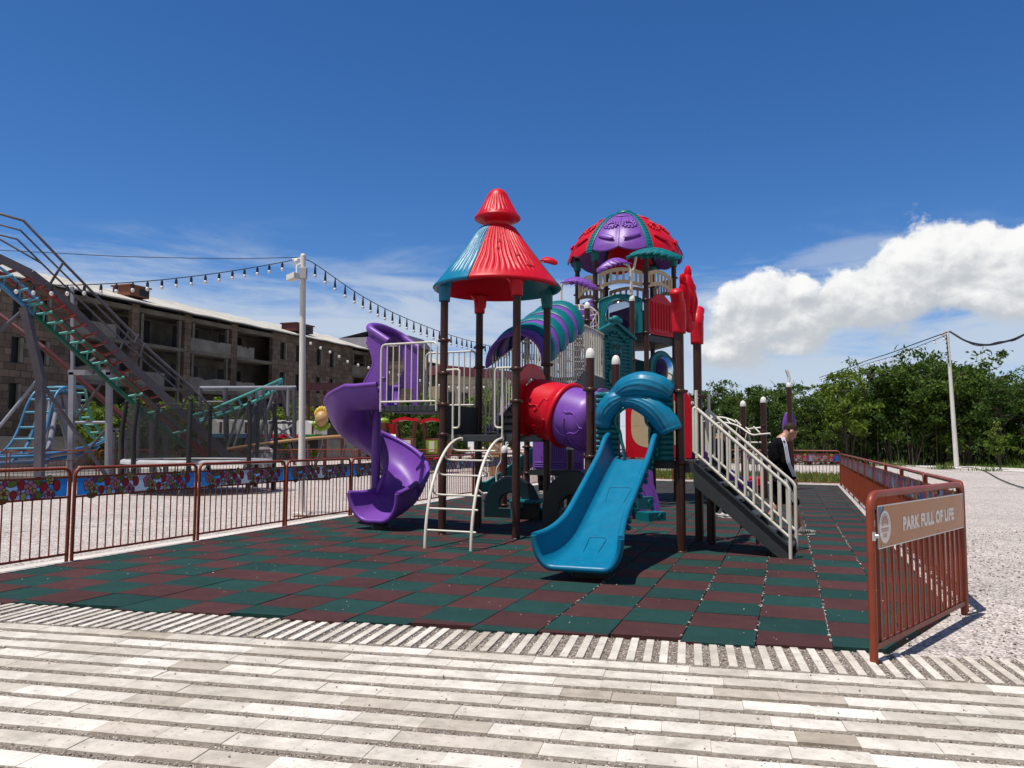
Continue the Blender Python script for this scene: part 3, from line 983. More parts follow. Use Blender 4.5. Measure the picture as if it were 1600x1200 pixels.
ORD = ['nearest', 'second', 'third', 'fourth', 'fifth', 'sixth', 'seventh', 'eighth', 'ninth', 'tenth', 'eleventh', 'twelfth', 'thirteenth']
base = make_panel(PL)
first = True
for k in range(12):
    o = base if first else copy_tree(base)
    first = False
    place(o, FL0 + FLD * (PL * (k - 1)) + Vector((-FLD.y, FLD.x, 0)) * 0.0, FLD)
    o['label'] = ('rust red fence panel with blue berry banner, nearest of the left row' if k == 0 else
                  'rust red berry banner fence panel, %s from the paving in the left row' % ORD[k])
    o['group'] = 'fence panels along the left side'
nR = 10
LR = (FR1 - FR0).length / nR
baseR = make_panel(LR)
for k in range(nR):
    o = baseR if k == 0 else copy_tree(baseR)
    place(o, FR0 + FRD * (LR * (k + 1)), -FRD)
    o['label'] = ('rust red fence panel joining the orange sign, nearest of the right row' if k == 0 else
                  'rust red fence panel, %s after the orange sign in the right row' % ORD[k])
    o['group'] = 'fence panels along the right side'
baseB = make_panel(1.91)
for k in range(5):
    o = baseB if k == 0 else copy_tree(baseB)
    q = FR1 + FBD * (1.91 * (k + 1))
    place(o, q, -FBD)
    o.scale = (1, 1, 1.09)
    o['label'] = ('rust red fence panel with bright blue banner in the far right corner' if k == 0 else
                  'rust red fence panel with bright blue banner, %s along the back from the corner' % ORD[k])
    o['group'] = 'fence panels along the back'

# ---- the sign panel at the near right corner
A_, B_ = gnd(1366, 1037), gnd(1507, 961)
d_ = (B_ - A_); LS = d_.length
root = thing('sign_panel', (0, 0, 0), 'rust red fence panel with an orange PARK FULL OF LIFE sign, nearest the paving', 'fence')
H, r = 1.085, 0.026
mb = MB(); mb.tube(rounded([(0, 0, 0), (0, 0, H - r), (LS, 0, H - r), (LS, 0, 0)], 0.11, 7), r, 14); mb.build('frame', M['rust'], root)
mb = MB(); mb.box((LS / 2, 0, 0.10), (LS - 2 * r + .004, 0.03, 0.036)); mb.build('lower_rail', M['rust'], root)
mb = MB(); mb.box((LS / 2, 0, 0.955), (LS - 2 * r + .004, 0.026, 0.026)); mb.build('upper_rail', M['rust'], root)
for i in range(15):
    x = LS * (i + 1) / 16
    mb = MB(); mb.box((x, 0, 0.53), (0.026, 0.022, 0.82)); mb.build('bar', M['rust'], root)
mb = MB(); mb.tube([(0.0, -0.028, 0.80), (0.0, -0.05, 0.80)], [0.016, 0.013], 8, 0); mb.box((-0.012, -0.026, 0.80), (0.03, 0.012, 0.055)); mb.build('hinge_lug', M['alu'], root)
x0, x1, z0, z1 = 0.055, LS - 0.04, 0.715, 0.985
mb = MB(); mb.box(((x0 + x1) / 2, -0.024, (z0 + z1) / 2), (x1 - x0, 0.008, z1 - z0))
sg = mb.build('sign_board', M['signorange'], root)
mb = MB()
for (a, b) in (((x0, z0), (x1, z0)), ((x1, z0), (x1, z1)), ((x1, z1), (x0, z1)), ((x0, z1), (x0, z0))):
    mb.beam((a[0], -0.0265, a[1]), (b[0], -0.0265, b[1]), 0.008, 0.006, up=(0, 1, 0))
for x in np.linspace(x0 + .06, x1 - .06, 4):
    for z in (z0 + .018, z1 - .018):
        mb.sphere((x, -0.029, z), 0.005, 6, 4)
mb.build('sign_edge', M['alu'], sg)
yo = -0.0285
def flat(mb, pts, mi, dy):
    mb.add([(x, yo - dy, z) for x, z in pts], [tuple(range(len(pts)))], mi)
mb = MB()
flat(mb, [(x0 + .004, z1 - .005), (x0 + .004, z1 - .10), (x0 + .085, z1 - .005)], 0, 0)
flat(mb, [(x0 + .004, z1 - .108), (x0 + .03, z1 - .125), (x0 + .125, z1 - .005), (x0 + .092, z1 - .005)], 1, 0)
cx, cz = x0 + 0.125, (z0 + z1) / 2 - 0.005
ell = lambda rx, rz, a0=0, a1=6.2832, n=40: [(cx + rx * math.cos(a0 + (a1 - a0) * i / n), cz + rz * math.sin(a0 + (a1 - a0) * i / n)) for i in range(n + (0 if a1 - a0 > 6.28 else 1))]
flat(mb, ell(.106, .106), 2, 0.0006)
# thin dark arc, brick arch, text-like rows under a white line
def band(ri, ro, a0, a1, mi, oz=0.0, kz=1.0):
    n = 20
    I = [(cx + ri * math.cos(a0 + (a1 - a0) * i / n), cz + oz + kz * ri * math.sin(a0 + (a1 - a0) * i / n)) for i in range(n + 1)]
    O = [(cx + ro * math.cos(a0 + (a1 - a0) * i / n), cz + oz + kz * ro * math.sin(a0 + (a1 - a0) * i / n)) for i in range(n + 1)]
    flat(mb, O + I[::-1], mi, 0.0012)
band(.080, .084, 0.25, 2.89, 1, 0.0, 1.05)
band(.030, .062, 0, math.pi, 3, 0.012, 1.05)
band(.012, .022, 0, math.pi, 3, 0.012, 1.3)
for k in range(7):
    a = math.pi * (k + .5) / 7
    mb.add([(cx + q * math.cos(a + s_), yo - 0.0016, cz + .012 + q * 1.05 * math.sin(a + s_)) for q, s_ in ((.033, -.035), (.060, -.02), (.060, .02), (.033, .035))], [(0, 1, 2, 3)], 2)
for k in range(8):
    xx = cx - .066 + k * .0168
    flat(mb, [(xx, cz - .004), (xx + .011, cz - .004), (xx + .011, cz - .012), (xx + .006, cz - .014), (xx + .011, cz - .03), (xx, cz - .03)], 3, 0.0012)
for k in range(4):
    xx = cx - .034 + k * .0175
    flat(mb, [(xx, cz - .040), (xx + .012, cz - .040), (xx + .007, cz - .052), (xx + .012, cz - .066), (xx, cz - .066)], 3, 0.0012)
mb.build('emblem', [M['signblue'], M['signdark'], M['signwhite'], M['signred']], sg)
def text_mesh(body, size, off, ext):
    cu = bpy.data.curves.new('text', 'FONT')
    cu.body = body; cu.size = size; cu.offset = off; cu.extrude = ext; cu.resolution_u = 4
    cu.space_character = 1.10
    ob = bpy.data.objects.new('text', cu)
    COL.objects.link(ob)
    dg = bpy.context.evaluated_depsgraph_get()
    me = bpy.data.meshes.new_from_object(ob.evaluated_get(dg))
    bpy.data.objects.remove(ob)
    return me
me = text_mesh('PARK FULL OF LIFE', 0.128, 0.0068, 0.0008)
co = np.array([v.co[:] for v in me.vertices])
w_ = co[:, 0].max() - co[:, 0].min(); h_ = co[:, 1].max() - co[:, 1].min()
tw = (x0 + (x1 - x0) * 0.86) - (x0 + (x1 - x0) * 0.245)
me.materials.clear(); me.materials.append(M['signwhite'])
to = bpy.data.objects.new('lettering', me)
COL.objects.link(to); to.parent = sg
to.rotation_euler = (R(90), 0, 0)
to.scale = (tw / w_, 0.098 / h_, 1)
to.location = Vector((x0 + (x1 - x0) * 0.245 - co[:, 0].min() * tw / w_, yo - 0.001, cz - 0.045)) - wloc(sg)
place(root, A_, d_)

# ---- low rust fences around the ride on the left
baseI = make_panel(2.6, 20, banner=False)
I0, I1 = gnd(-60, 737), gnd(262, 722)
I0, I1 = Vector((-19.6, 21.5, 0)), Vector((-9.2, 31.5, 0))
di = (I1 - I0).normalized()
kk = 0
for k in range(6):
    o = baseI if kk == 0 else copy_tree(baseI)
    kk += 1
    place(o, I0 + di * (2.62 * k), di)
    o['label'] = 'plain rust red railing in front of the roller coaster, %s from the left edge' % ['first', 'second', 'third', 'fourth', 'fifth', 'sixth'][k]
    o['group'] = 'plain railings round the ride'
J0 = Vector((-9.3, 33.5, 0)); dj = Vector((0.96, 0.28, 0)).normalized()
for k in range(6):
    o = copy_tree(baseI)
    place(o, J0 + dj * (2.62 * k), dj)
    o['label'] = 'plain rust red railing before the little trains, %s counting from the white pole' % ['first', 'second', 'third', 'fourth', 'fifth', 'sixth'][k]
    o['group'] = 'plain railings before the little trains'
# ================================================================== PLAY STRUCTURE
def W(o, u, v, z): return o + UA * u + VA * v + ZA * z
P1 = Vector((-1.030, 11.950, 0)); P2 = P1 + UA * 1.2; P3 = P1 + VA * 1.2; P4 = P2 + VA * 1.2
PB = Vector((2.150, 10.180, 0)); PA_ = PB - UA * 1.2; PC = PB + VA * 1.2; PD = PA_ + VA * 1.2
Z1, Z1U, Z2 = 1.50, 1.95, 1.16
play = thing('play_structure', (0.9, 12.5, 0), 'big red, purple and teal playground climbing tower with slides, tube, domed lookout and stairs', 'playground')

def post(p, h, collars=(), cap=True, r=0.059, foot=True):
    mb = MB()
    mb.tube([(p.x, p.y, 0), (p.x, p.y, h)], r, 18)
    if foot: mb.lathe([(r + .002, 0.035), (r + .010, 0.03), (r + .012, 0.0)], p, 18)
    o = mb.build('post', M['brown'], play)
    if cap:
        mb = MB()
        mb.lathe([(r + .004, h - .03), (r + .006, h), (r + .001, h + .045), (r * .75, h + .085), (r * .4, h + .105), (0.001, h + .112)], p, 18)
        mb.build('post_cap', M['white'], o)
    for z in collars:
        mb = MB()
        mb.lathe([(r + .001, z - .028), (r + .013, z - .026), (r + .016, z), (r + .013, z + .026), (r + .001, z + .028)], p, 18)
        for s in (-1, 1):
            mb.box((p.x + s * UA.x * (r + .024), p.y + s * UA.y * (r + .024), z), (.04, .03, .035))
        mb.build('collar', M['brown'], o)
    return o

post(P1, 3.78, (2.92, 2.42, 1.95, 1.5), cap=False)
post(P2, 3.78, (2.45, 1.98), cap=False)
post(P3, 3.78, (2.95, 2.62, 1.52), cap=False)
post(P4, 3.78, (2.62, 2.1, 1.52), cap=False)
post(PA_, 2.555, (2.10, 1.2))
post(PB, 2.95, (2.05, 1.14), cap=False)
post(PC, 2.95, (2.05, 1.14), cap=False)
post(PD, 2.58, (2.1, 1.2))

# ---- conical roof: four panels, each with its socket, a neck and a bell finial
RC = (P1 + P4) / 2
def cone_panel(name, mat, ac):
    a0, a1 = ac - R(44.6), ac + R(44.6)
    ph = rnd.uniform(0, 9)
    def grain(a, z, r):
        q = (a - ac) * 30 + .75 * math.sin(z * 5 + ph + 3 * (a - ac)) + .35 * math.sin(z * 13 + (a - ac) * 7 + ph)
        g = abs(math.sin(q)) ** 0.5
        e = min(1, (abs(abs(a - ac) - R(44.6))) / .06)
        edge = min(1, max(0, (z - 3.86) / .08)) * min(1, max(0, (4.70 - z) / .05))
        seam = -0.012 if abs(a - ac) < .012 else 0
        plank = -0.006 if abs(abs(a - ac) - R(22)) < .010 else 0
        return ((g - 1) * 0.030 * e + seam + plank) * edge
    prof = []
    for i in range(27):
        t = i / 26
        r = 0.985 + (0.285 - 0.985) * (t ** 0.94)
        prof.append((r, 3.80 + t * 0.925))
    prof = [(0.945, 3.745), (0.985, 3.752), (1.000, 3.775)] + prof + [(0.25, 4.745), (0.15, 4.74)]
    mb = MB()
    mb.lathe(prof, RC, 150, 0, True, a0, a1, grain)
    # inner skin
    mb.lathe([(0.945, 3.745), (0.90, 3.79), (0.6, 4.2), (0.22, 4.70)], RC, 24, 0, True, a0, a1)
    # closed side edges
    for a in (a0, a1):
        d = Vector((math.cos(a), math.sin(a), 0))
        mb.add([RC + d * .985 + ZA * 3.755, RC + d * .285 + ZA * 4.725, RC + d * .22 + ZA * 4.69, RC + d * .90 + ZA * 3.79], [(0, 1, 2, 3)])
    o = mb.build('roof_panel', mat, None)
    return o
def add_child(o, parent):
    pl = wloc(parent); l = o.location.copy()
    o.parent = parent; o.location = l - pl
# finial first: it is the part the panels hang on
mb = MB()
def fgrain(a, z, r):
    q = a * 14 + .6 * math.sin(z * 9 + a) + .3 * math.sin(z * 21 + a * 5)
    e = min(1, max(0, (z - 4.93) / .05)) * min(1, max(0, (5.26 - z) / .1))
    return (abs(math.sin(q)) ** .5 - 1) * 0.018 * e
prof = [(0.20, 4.72), (0.20, 4.80), (0.21, 4.815), (0.30, 4.838), (0.352, 4.865), (0.364, 4.888), (0.358, 4.905), (0.335, 4.93)]
for i in range(16):
    t = i / 15
    prof.append((0.335 - 0.165 * t ** 0.9, 4.935 + 0.30 * t))
prof += [(0.155, 5.27), (0.125, 5.312), (0.085, 5.345), (0.04, 5.36), (0.001, 5.365)]
mb.lathe(prof, RC, 200, 0, True, 0, 2 * math.pi, fgrain)
finial = mb.build('conical_roof', M['red'], play)
for (pp, mat) in ((P2, 'red'), (P1, 'blue'), (P3, 'red'), (P4, 'teal')):
    d = (pp - RC); ac = math.atan2(d.y, d.x)
    o = cone_panel('roof_panel', M[mat], ac); add_child(o, finial)
    mb = MB()
    prof = [(0.066, 3.52), (0.082, 3.515), (0.086, 3.54), (0.090, 3.72), (0.098, 3.80)]
    mb.lathe(prof, pp, 20)
    u = d.normalized()
    # flared web between the socket and the roof skin
    s = Vector((-u.y, u.x, 0))
    mb.prism([(-.17, 3.80), (-.10, 3.72), (-.085, 3.60), (.085, 3.60), (.10, 3.72), (.17, 3.80)], pp - u * 0.03, s, ZA, u, 0.07)
    add_child(mb.build('roof_socket', M[mat], None), finial)
# raised decorations on the front red panel
mb = MB()
d = (P2 - RC); ac = math.atan2(d.y, d.x)
def on_cone(a, z, off=0.0):
    t = (z - 3.80) / 0.925
    r = 0.985 - 0.70 * (t ** 0.94) + off
    return RC + Vector((r * math.cos(a), r * math.sin(a), z))
for (da, z, sc) in ((.30, 4.06, 1), (-.28, 4.42, .6), (.12, 4.20, .6), (-.33, 4.3, .5)):
    a = ac + da
    for k in range(4):
        mb.tube([on_cone(a + (k - 1.5) * .035 * sc, z - .05 * sc, .004), on_cone(a + (k - 1.5) * .03 * sc + .01, z + .05 * sc, .004)], 0.007 * sc, 6)
    mb.tube([on_cone(a - .09 * sc, z - .055 * sc, .004), on_cone(a + .09 * sc, z - .06 * sc, .004)], .008 * sc, 6)
add_child(mb.build('grain_knots', M['red'], None), finial)

# ---- decks
def deck(corners, z, t=0.10, name='deck', mat='deckgrey'):
    mb = MB()
    k = len(corners)
    top = [c + ZA * z for c in corners]; bot = [c + ZA * (z - t) for c in corners]
    mb.add(top + bot, [tuple(range(k)), tuple(range(2 * k - 1, k - 1, -1))] + [(i, k + i, k + (i + 1) % k, (i + 1) % k) for i in range(k)])
    # pressed ribs along the top
    o, e1, e2 = corners[0], corners[1] - corners[0], corners[-1] - corners[0]
    return mb.build(name, M[mat], play, bevel=0.006)
def quadpts(o, u0, u1, v0, v1): return [W(o, u0, v0, 0), W(o, u1, v0, 0), W(o, u1, v1, 0), W(o, u0, v1, 0)]
deck(quadpts(P1, 0.03, 1.17, 0.0, 1.2), Z1)
deck(quadpts(P1, -1.06, -0.03, 0.0, 1.2), Z1U)
deck(quadpts(PA_, 0.03, 1.17, 0.0, 1.2), Z2)
mb = MB(); mb.boxax(W(P1, 0.0, 0.6, (Z1 + Z1U) / 2), UA * 0.012, VA * 0.54, ZA * (Z1U - Z1) / 2); mb.build('riser_panel', M['deck'], play)

# ---- tube railings
def railing(a, b, z0, z1, n, r=0.017, rb=0.0105, legs=0.0, mat='cream', ext=0.0, corner=0.09):
    """barred rail between two ground points a and b, standing on deck level z0"""
    e = (b - a)
    mb = MB()
    lo = z0 + 0.055
    loop = rounded([a + ZA * (z0 - legs), a + ZA * z1, b + ZA * z1, b + ZA * (z0 - legs)], corner, 5)
    mb.tube(loop, r, 8)
    mb.tube([a + ZA * lo, b + ZA * lo], r * .9, 8)
    for i in range(n):
        p = a + e * ((i + 1) / (n + 1))
        mb.tube([p + ZA * lo, p + ZA * z1], rb, 6, caps=False)
    for p in (a, b):
        mb.box(p + ZA * (z0 - legs), (.028, .02, .05))
    return mb.build('railing', M[mat], play)
railing(W(P1, -1.08, -0.055, 0), W(P1, -0.09, -0.055, 0), Z1U, Z1U + 0.95, 8, legs=0.07)
railing(W(P1, -1.04, 1.255, 0), W(P1, -0.09, 1.255, 0), Z1U, Z1U + 0.95, 8, legs=0.07)
railing(W(P3, 0.10, 0.05, 0), W(P3, 0.32, 0.05, 0), Z1, Z1 + 1.1, 2, legs=0.0)
railing(W(P3, 0.88, 0.05, 0), W(P3, 1.10, 0.05, 0), Z1, Z1 + 1.1, 2, legs=0.0)
# grab loops by the ladder
def grab(u0, u1, z0, z1, name='grab_loop'):
    mb = MB()
    a, b = W(P1, u0, -0.05, 0), W(P1, u1, -0.05, 0)
    mb.tube(rounded([W(P1, 0.07 if u0 < .6 else 1.13, -0.03, z1), a + ZA * z1, b + ZA * z1, b + ZA * z0, a + ZA * z0], 0.06, 5), 0.015, 8)
    mb.tube([a + ZA * z1, a + ZA * (Z1 - 0.05)], 0.015, 8)
    mb.box(a + ZA * (Z1 - 0.05), (.032, .02, .06))
    mb.build(name, M['cream'], play)
grab(0.19, 0.30, Z1 + 0.10, Z1 + 0.97)
grab(1.00, 0.88, Z1 + 0.10, Z1 + 0.97)

# ---- arched ladder
mb = MB()
ft = Vector((-0.37, -1.35, 0))
tl, tr = W(P1, 0.315, -0.02, 0), W(P1, 0.985, -0.02, 0)
hz = Z1 - 0.06
def lad(top, ph):
    return top + ft * math.cos(ph) ** 1.0 + ZA * (hz * math.sin(ph)) if False else top + ft * (1 - (1 - math.cos(ph))) + ZA * (hz * math.sin(ph))
side = lambda top: [top + ft + ZA * 0.0] + [top + ft * math.cos(p) + ZA * (0.02 + (hz - .02) * math.sin(p)) for p in np.linspace(0.02, math.pi / 2, 18)]
mb.tube(side(tl), 0.021, 10); mb.tube(side(tr), 0.021, 10)
for p in (tl, tr):
    mb.box(p + ZA * hz, (.06, .05, .055))
ladder = mb.build('arched_ladder', M['cream'], play)
for i, p in enumerate((0.16, 0.36, 0.57, 0.80, 1.03, 1.25)):
    q = lambda top, back, dn=0.0: top + ft * math.cos(p) + ZA * (.02 + (hz - .02) * math.sin(p) - dn) + VA * back
    k = 0.10 if i > 1 else 0.02
    mb = MB()
    L_, R_ = q(tl, 0), q(tr, 0)
    ex = UA * 0.10
    mb.tube(rounded([L_, q(tl, k * .5, .09 * (k > .05)) + ex * .1, q(tl, k, .10 * (k > .05)) + ex, q(tr, k, .10 * (k > .05)) - ex * .2 + ex * .6, q(tr, k * .6, .06 * (k > .05)) + ex * .5, R_], 0.05, 5), 0.0135, 8)
    add_child(mb.build('rung', M['cream'], None), ladder)

# ---- trough chutes
def trough(mb, C, S, w, hl, hr, t=0.022, rim=0.028, mi=0, n=9, close_end=True, flatf=0.75, flatw=0.40):
    """C floor centres, S unit side vectors (to the left rim), widths and wall heights per station"""
    k = len(C)
    ins, out = [], []
    Lr, Rr = [], []
    for i in range(k):
        T = (C[min(i + 1, k - 1)] - C[max(i - 1, 0)]).normalized()
        s = (S[i] - T * S[i].dot(T)).normalized()
        nrm = T.cross(s)
        if nrm.z < 0: nrm = -nrm
        ri, ro = [], []
        for j in range(2 * n + 1):
            q = -1 + j / n                      # -1 right .. 1 left
            hh = hl[i] if q > 0 else hr[i]
            a = abs(q)
            fl = flatf
            if a < fl: x, z = a / fl * flatw, 0.0
            else:
                b = (a - fl) / (1 - fl) * math.pi / 2
                x, z = flatw + (0.5 - flatw) * math.sin(b), 1 - math.cos(b)
            # wall: quarter curve then straight part
            x_ = math.copysign(x * w[i], q) if q else 0.0
            z_ = z * hh
            ri.append(C[i] + s * x_ + nrm * z_)
            sb = math.sin((a - fl) / (1 - fl) * math.pi / 2) if a > fl else 0.0
            ro.append(C[i] + s * (x_ + math.copysign(t * sb, q)) + nrm * (z_ - t * math.sqrt(max(0, 1 - sb * sb))))
        ins.append(ri); out.append(ro)
        Rr.append((ri[0] + ro[0]) / 2); Lr.append((ri[-1] + ro[-1]) / 2)
    mb.grid(ins, mi); mb.grid(out, mi)
    for row in (0, -1):
        mb.add(ins[row] + out[row], [(j, j + 1, 2 * n + 1 + j + 1, 2 * n + 1 + j) for j in range(2 * n)], mi, True)
    mb.tube(Lr, rim, 8, mi); mb.tube(Rr, rim, 8, mi)
    if close_end:
        mb.tube([(a + b) / 2 for a, b in zip(ins[-1], out[-1])], rim * .95, 8, mi)
    return ins, out

# ---- spiral slide
SC = W(P1, -1.06, 0.60, 0) - UA * 0.02 + VA * 0.47          # centre pole
SC = Vector((-2.27, 13.36, 0))
mb = MB()
C, S, w, hl, hr = [], [], [], [], []
a_in = math.atan2(-VA.y, -VA.x)                               # entry at the front of the pole
rr0 = 0.46
for i in range(4):                                            # short straight entry from the deck edge
    t = i / 4
    C.append(SC - VA * rr0 + UA * (0.55 * (1 - t)) + ZA * (1.95 - 0.03 * t)); S.append(-VA); w.append(0.66); hl.append(0.34); hr.append(0.34)
NS = 56
for i in range(NS + 1):
    t = i / NS
    a = a_in - t * R(264)
    d = Vector((math.cos(a), math.sin(a), 0))
    z = 1.92 - 1.58 * (t * 0.96 + 0.04 * t * t) + 0.05 * math.sin(math.pi * t)
    C.append(SC + d * rr0 + ZA * z); S.append(d); w.append(0.66 + 0.06 * t)
    hl.append(0.36 + 0.10 * math.sin(math.pi * min(1, t * 1.1))); hr.append(0.24)
a = a_in - R(264)
d = Vector((math.cos(a), math.sin(a), 0)); fw = Vector((d.y, -d.x, 0))
for i in range(1, 10):
    t = i / 9
    turn = fw * math.cos(0.25 * t) + d * math.sin(-0.25 * t) * -1
    fwt = (fw * (1 - .22 * t) - d * (.22 * t)).normalized()
    C.append(SC + d * (rr0 - 0.07 * t * t) + fw * (0.76 * t) + ZA * (0.34 - 0.26 * t + 0.09 * t * t)); S.append(Vector((-fwt.y, fwt.x, 0)))
    w.append(0.72 + 0.18 * t); hl.append(0.44 - 0.02 * t); hr.append(0.28 + 0.14 * t)
trough(mb, C, S, w, hl, hr, t=0.03, rim=0.040, n=14, flatf=0.26, flatw=0.14)
exit_c = C[-1]
sp = mb.build('spiral_slide', M['purple'], play)
mb = MB(); mb.tube([SC + ZA * 0.42, SC + ZA * 2.0], 0.075, 18); mb.lathe([(0.14, .40), (0.10, .48), (.075, .56)], SC, 18)
add_child(mb.build('centre_pole', M['purple'], None), sp)
mb = MB(); pc = exit_c - fw * 0.22; mb.lathe([(0.16, 0.0), (0.15, 0.05), (0.13, 0.10)], Vector((pc.x, pc.y, 0)), 16); add_child(mb.build('slide_foot', M['deck'], None), sp)
# hood over the entry
E0 = W(P1, -1.07, 0.60, 0)
def HD(d, v, z): return E0 - UA * d + VA * v + ZA * (Z1U + z)
mb = MB()
for s in (-1, 1):
    outl = [(0.0, 0.34), (0.46, 0.34), (0.37, 0.48), (0.29, 0.62), (0.27, 0.72), (0.33, 0.90), (0.40, 1.02), (0.40, 1.12), (0.20, 1.08), (0.0, 1.00)]
    mb.prism(outl, E0 + VA * (s * 0.47) + ZA * Z1U, -UA, ZA, VA, 0.045)
    # pressed crescent rib
    mb.tube(spline([HD(.16, s * .497, .95), HD(.11, s * .497, .70), HD(.14, s * .497, .50), HD(.06, s * .497, .44), HD(.02, s * .497, .46)], 5), 0.014, 6)
    mb.tube(spline([HD(0.46, s * .47, .34), HD(.37, s * .47, .48), HD(.29, s * .47, .62), HD(.27, s * .47, .72), HD(.33, s * .47, .90), HD(.40, s * .47, 1.04)], 4), 0.03, 8)
    mb.prism([(0, 0.0), (0.10, 0.0), (.10, .34), (0, .34)], E0 + VA * (s * .47) + ZA * Z1U, -UA, ZA, VA, 0.045)
roll = spline([HD(0.00, -.47, 1.02), HD(.18, -.47, 1.13), HD(.36, -.45, 1.24), HD(.44, -.30, 1.31), HD(.46, 0, 1.34), HD(.44, .30, 1.31), HD(.34, .45, 1.24), HD(.18, .47, 1.13), HD(.0, .47, 1.02)], 6)
mb.tube(roll, 0.062, 12)
rows = []
for q in range(5):
    t = q / 4
    rows.append([p + UA * (0.05 * math.sin(math.pi * t)) * 0 - ZA * (0.20 * t) - UA * (0.03 * math.sin(math.pi * t)) for p in roll])
mb.grid(rows)
add_child(mb.build('slide_hood', M['purple'], None, bevel=0.0), sp)

# ---- tube between the towers
ta, tb = (P2 + P4) / 2 + ZA * (Z1 + 0.46), (PA_ + PD) / 2 + ZA * (Z2 + 0.46)
tdir = (tb - ta)
def tubering(t, r, n=40):
    c = ta + tdir * t
    e1 = VA - tdir.normalized() * VA.dot(tdir.normalized()); e1.normalize()
    e2 = tdir.normalized().cross(e1)
    # ends are vertical sections, the middle is square to the axis
    return c, e1, e2
def tsec(t, r):
    c, e1, e2 = tubering(t, r)
    return [c + e1 * (r * math.cos(a)) + e2 * (r * math.sin(a)) for a in np.linspace(0, 2 * math.pi, 40, endpoint=False)]
mb = MB()
st = [(0.02, .40), (.06, .415), (.2, .425), (.4, .435), (.47, .44), (.475, .465), (.50, .485), (.53, .485), (.545, .46)]
mb.grid([tsec(t, r) for t, r in st] + [tsec(.545, .41), tsec(.02, .37)], closed=True)
tubeo = mb.build('crawl_tube', M['red'], play)
mb = MB()
mb.grid([tsec(t, r) for t, r in ((.53, .43), (.6, .435), (.8, .43), (.97, .42), (.97, .39), (.53, .39))], closed=True)
add_child(mb.build('tube_section', M['purple'], None), tubeo)
def vine(t0, t1, a0, a1, m, rbase, n=9, wob=.10):
    mbv = MB()
    e = [tubering(0, 1)[i] for i in (1, 2)]
    pts = []
    for i in range(n):
        q = i / (n - 1)
        t = t0 + (t1 - t0) * q; a = a0 + (a1 - a0) * q + wob * math.sin(q * 9)
        c, e1, e2 = tubering(t, 1)
        pts.append(c + (e1 * math.cos(a) + e2 * math.sin(a)) * (rbase))
    return spline(pts, 3)
for (mat, rb_, segs) in (('red', .434, [(.08, .44, 3.5, 4.4), (.1, .42, 4.2, 3.6), (.15, .45, 2.9, 3.4), (.08, .40, 4.9, 4.3), (.28, .44, 3.2, 2.6), (.2, .44, 5.2, 5.0)]),
                         ('purple', .438, [(.57, .95, 3.5, 4.3), (.57, .93, 4.3, 3.3), (.62, .95, 2.8, 3.3), (.58, .9, 4.9, 4.5), (.7, .74, 3.2, 4.2)])):
    mbv = MB()
    for s_ in segs:
        pts = vine(*s_, mat, rb_)
        mbv.tube(pts, 0.009, 6)
    add_child(mbv.build('vine_relief', M[mat], None), tubeo)
def oval(rx, ry, n=40, e=1.0, c=(0, 0)):
    return [(c[0] + math.copysign(abs(math.cos(a)) ** e, math.cos(a)) * rx, c[1] + math.copysign(abs(math.sin(a)) ** e, math.sin(a)) * ry) for a in np.linspace(0, 2 * math.pi, n, endpoint=False)]
# red end panel with its hole, on tower 1; purple one on the low deck
def endpanel(cen, zc, zb, zt, mat, hw=0.52):
    mb = MB()
    o = Vector((cen.x, cen.y, 0))
    out = []
    n = 40
    for a in np.linspace(0, 2 * math.pi, n, endpoint=False):
        c, s = math.cos(a), math.sin(a)
        x = max(-hw, min(hw, c * hw * 1.35))
        if s < 0: z = zc + max(-(zc - zb), s * (zc - zb) * 1.42)
        else: z = zc + s * (zt - zc) if abs(c) < .74 else zc + s * (zt - zc)
        out.append((x, z))
    inn = [(0.40 * math.cos(a), zc + 0.40 * math.sin(a)) for a in np.linspace(0, 2 * math.pi, n, endpoint=False)]
    mb.ringplate(out, inn, o, VA, ZA, UA, 0.04)
    return mb.build('tube_panel', mat, play)
endpanel((P2 + P4) / 2 + UA * .0, Z1 + .46, Z1 + .0, Z1 + 1.08, M['red'])
endpanel((PA_ + PD) / 2, Z2 + .46, Z2, Z2 + 1.0, M['purple'])

# ---- log wall and log arch on the low deck's front
fo = PA_ + VA * -0.03
def FP(u, z, f=0.0): return W(fo, u, -f, z)
mb = MB()
for (u0, u1) in ((0.10, 0.40), (0.80, 1.12)):
    n = 13
    for i in range(n):
        z = Z2 + 0.0 + (i + .5) * (0.90 / n)
        r = 0.036
        seg = 3 if u1 - u0 > .28 else 2
        c = [FP(u0, z), FP(u0 + (u1 - u0) * .33, z), FP(u0 + (u1 - u0) * .36, z), FP(u0 + (u1 - u0) * .62, z), FP(u0 + (u1 - u0) * .65, z), FP(u1, z)]
        mb.tube(c, [r, r, r * 1.14, r * 1.14, r, r], 10)
mb.boxax(FP(.6, Z2 + .45, -.03), UA * .50, VA * .010, ZA * .001)
wall = mb.build('log_wall', M['teal'], play)
mb = MB()
mb.boxax(FP(.25, Z2 + .45, -.035), UA * .155, VA * .012, ZA * .45)
mb.boxax(FP(.965, Z2 + .45, -.035), UA * .155, VA * .012, ZA * .45)
add_child(mb.build('backing_board', M['teal'], None), wall)
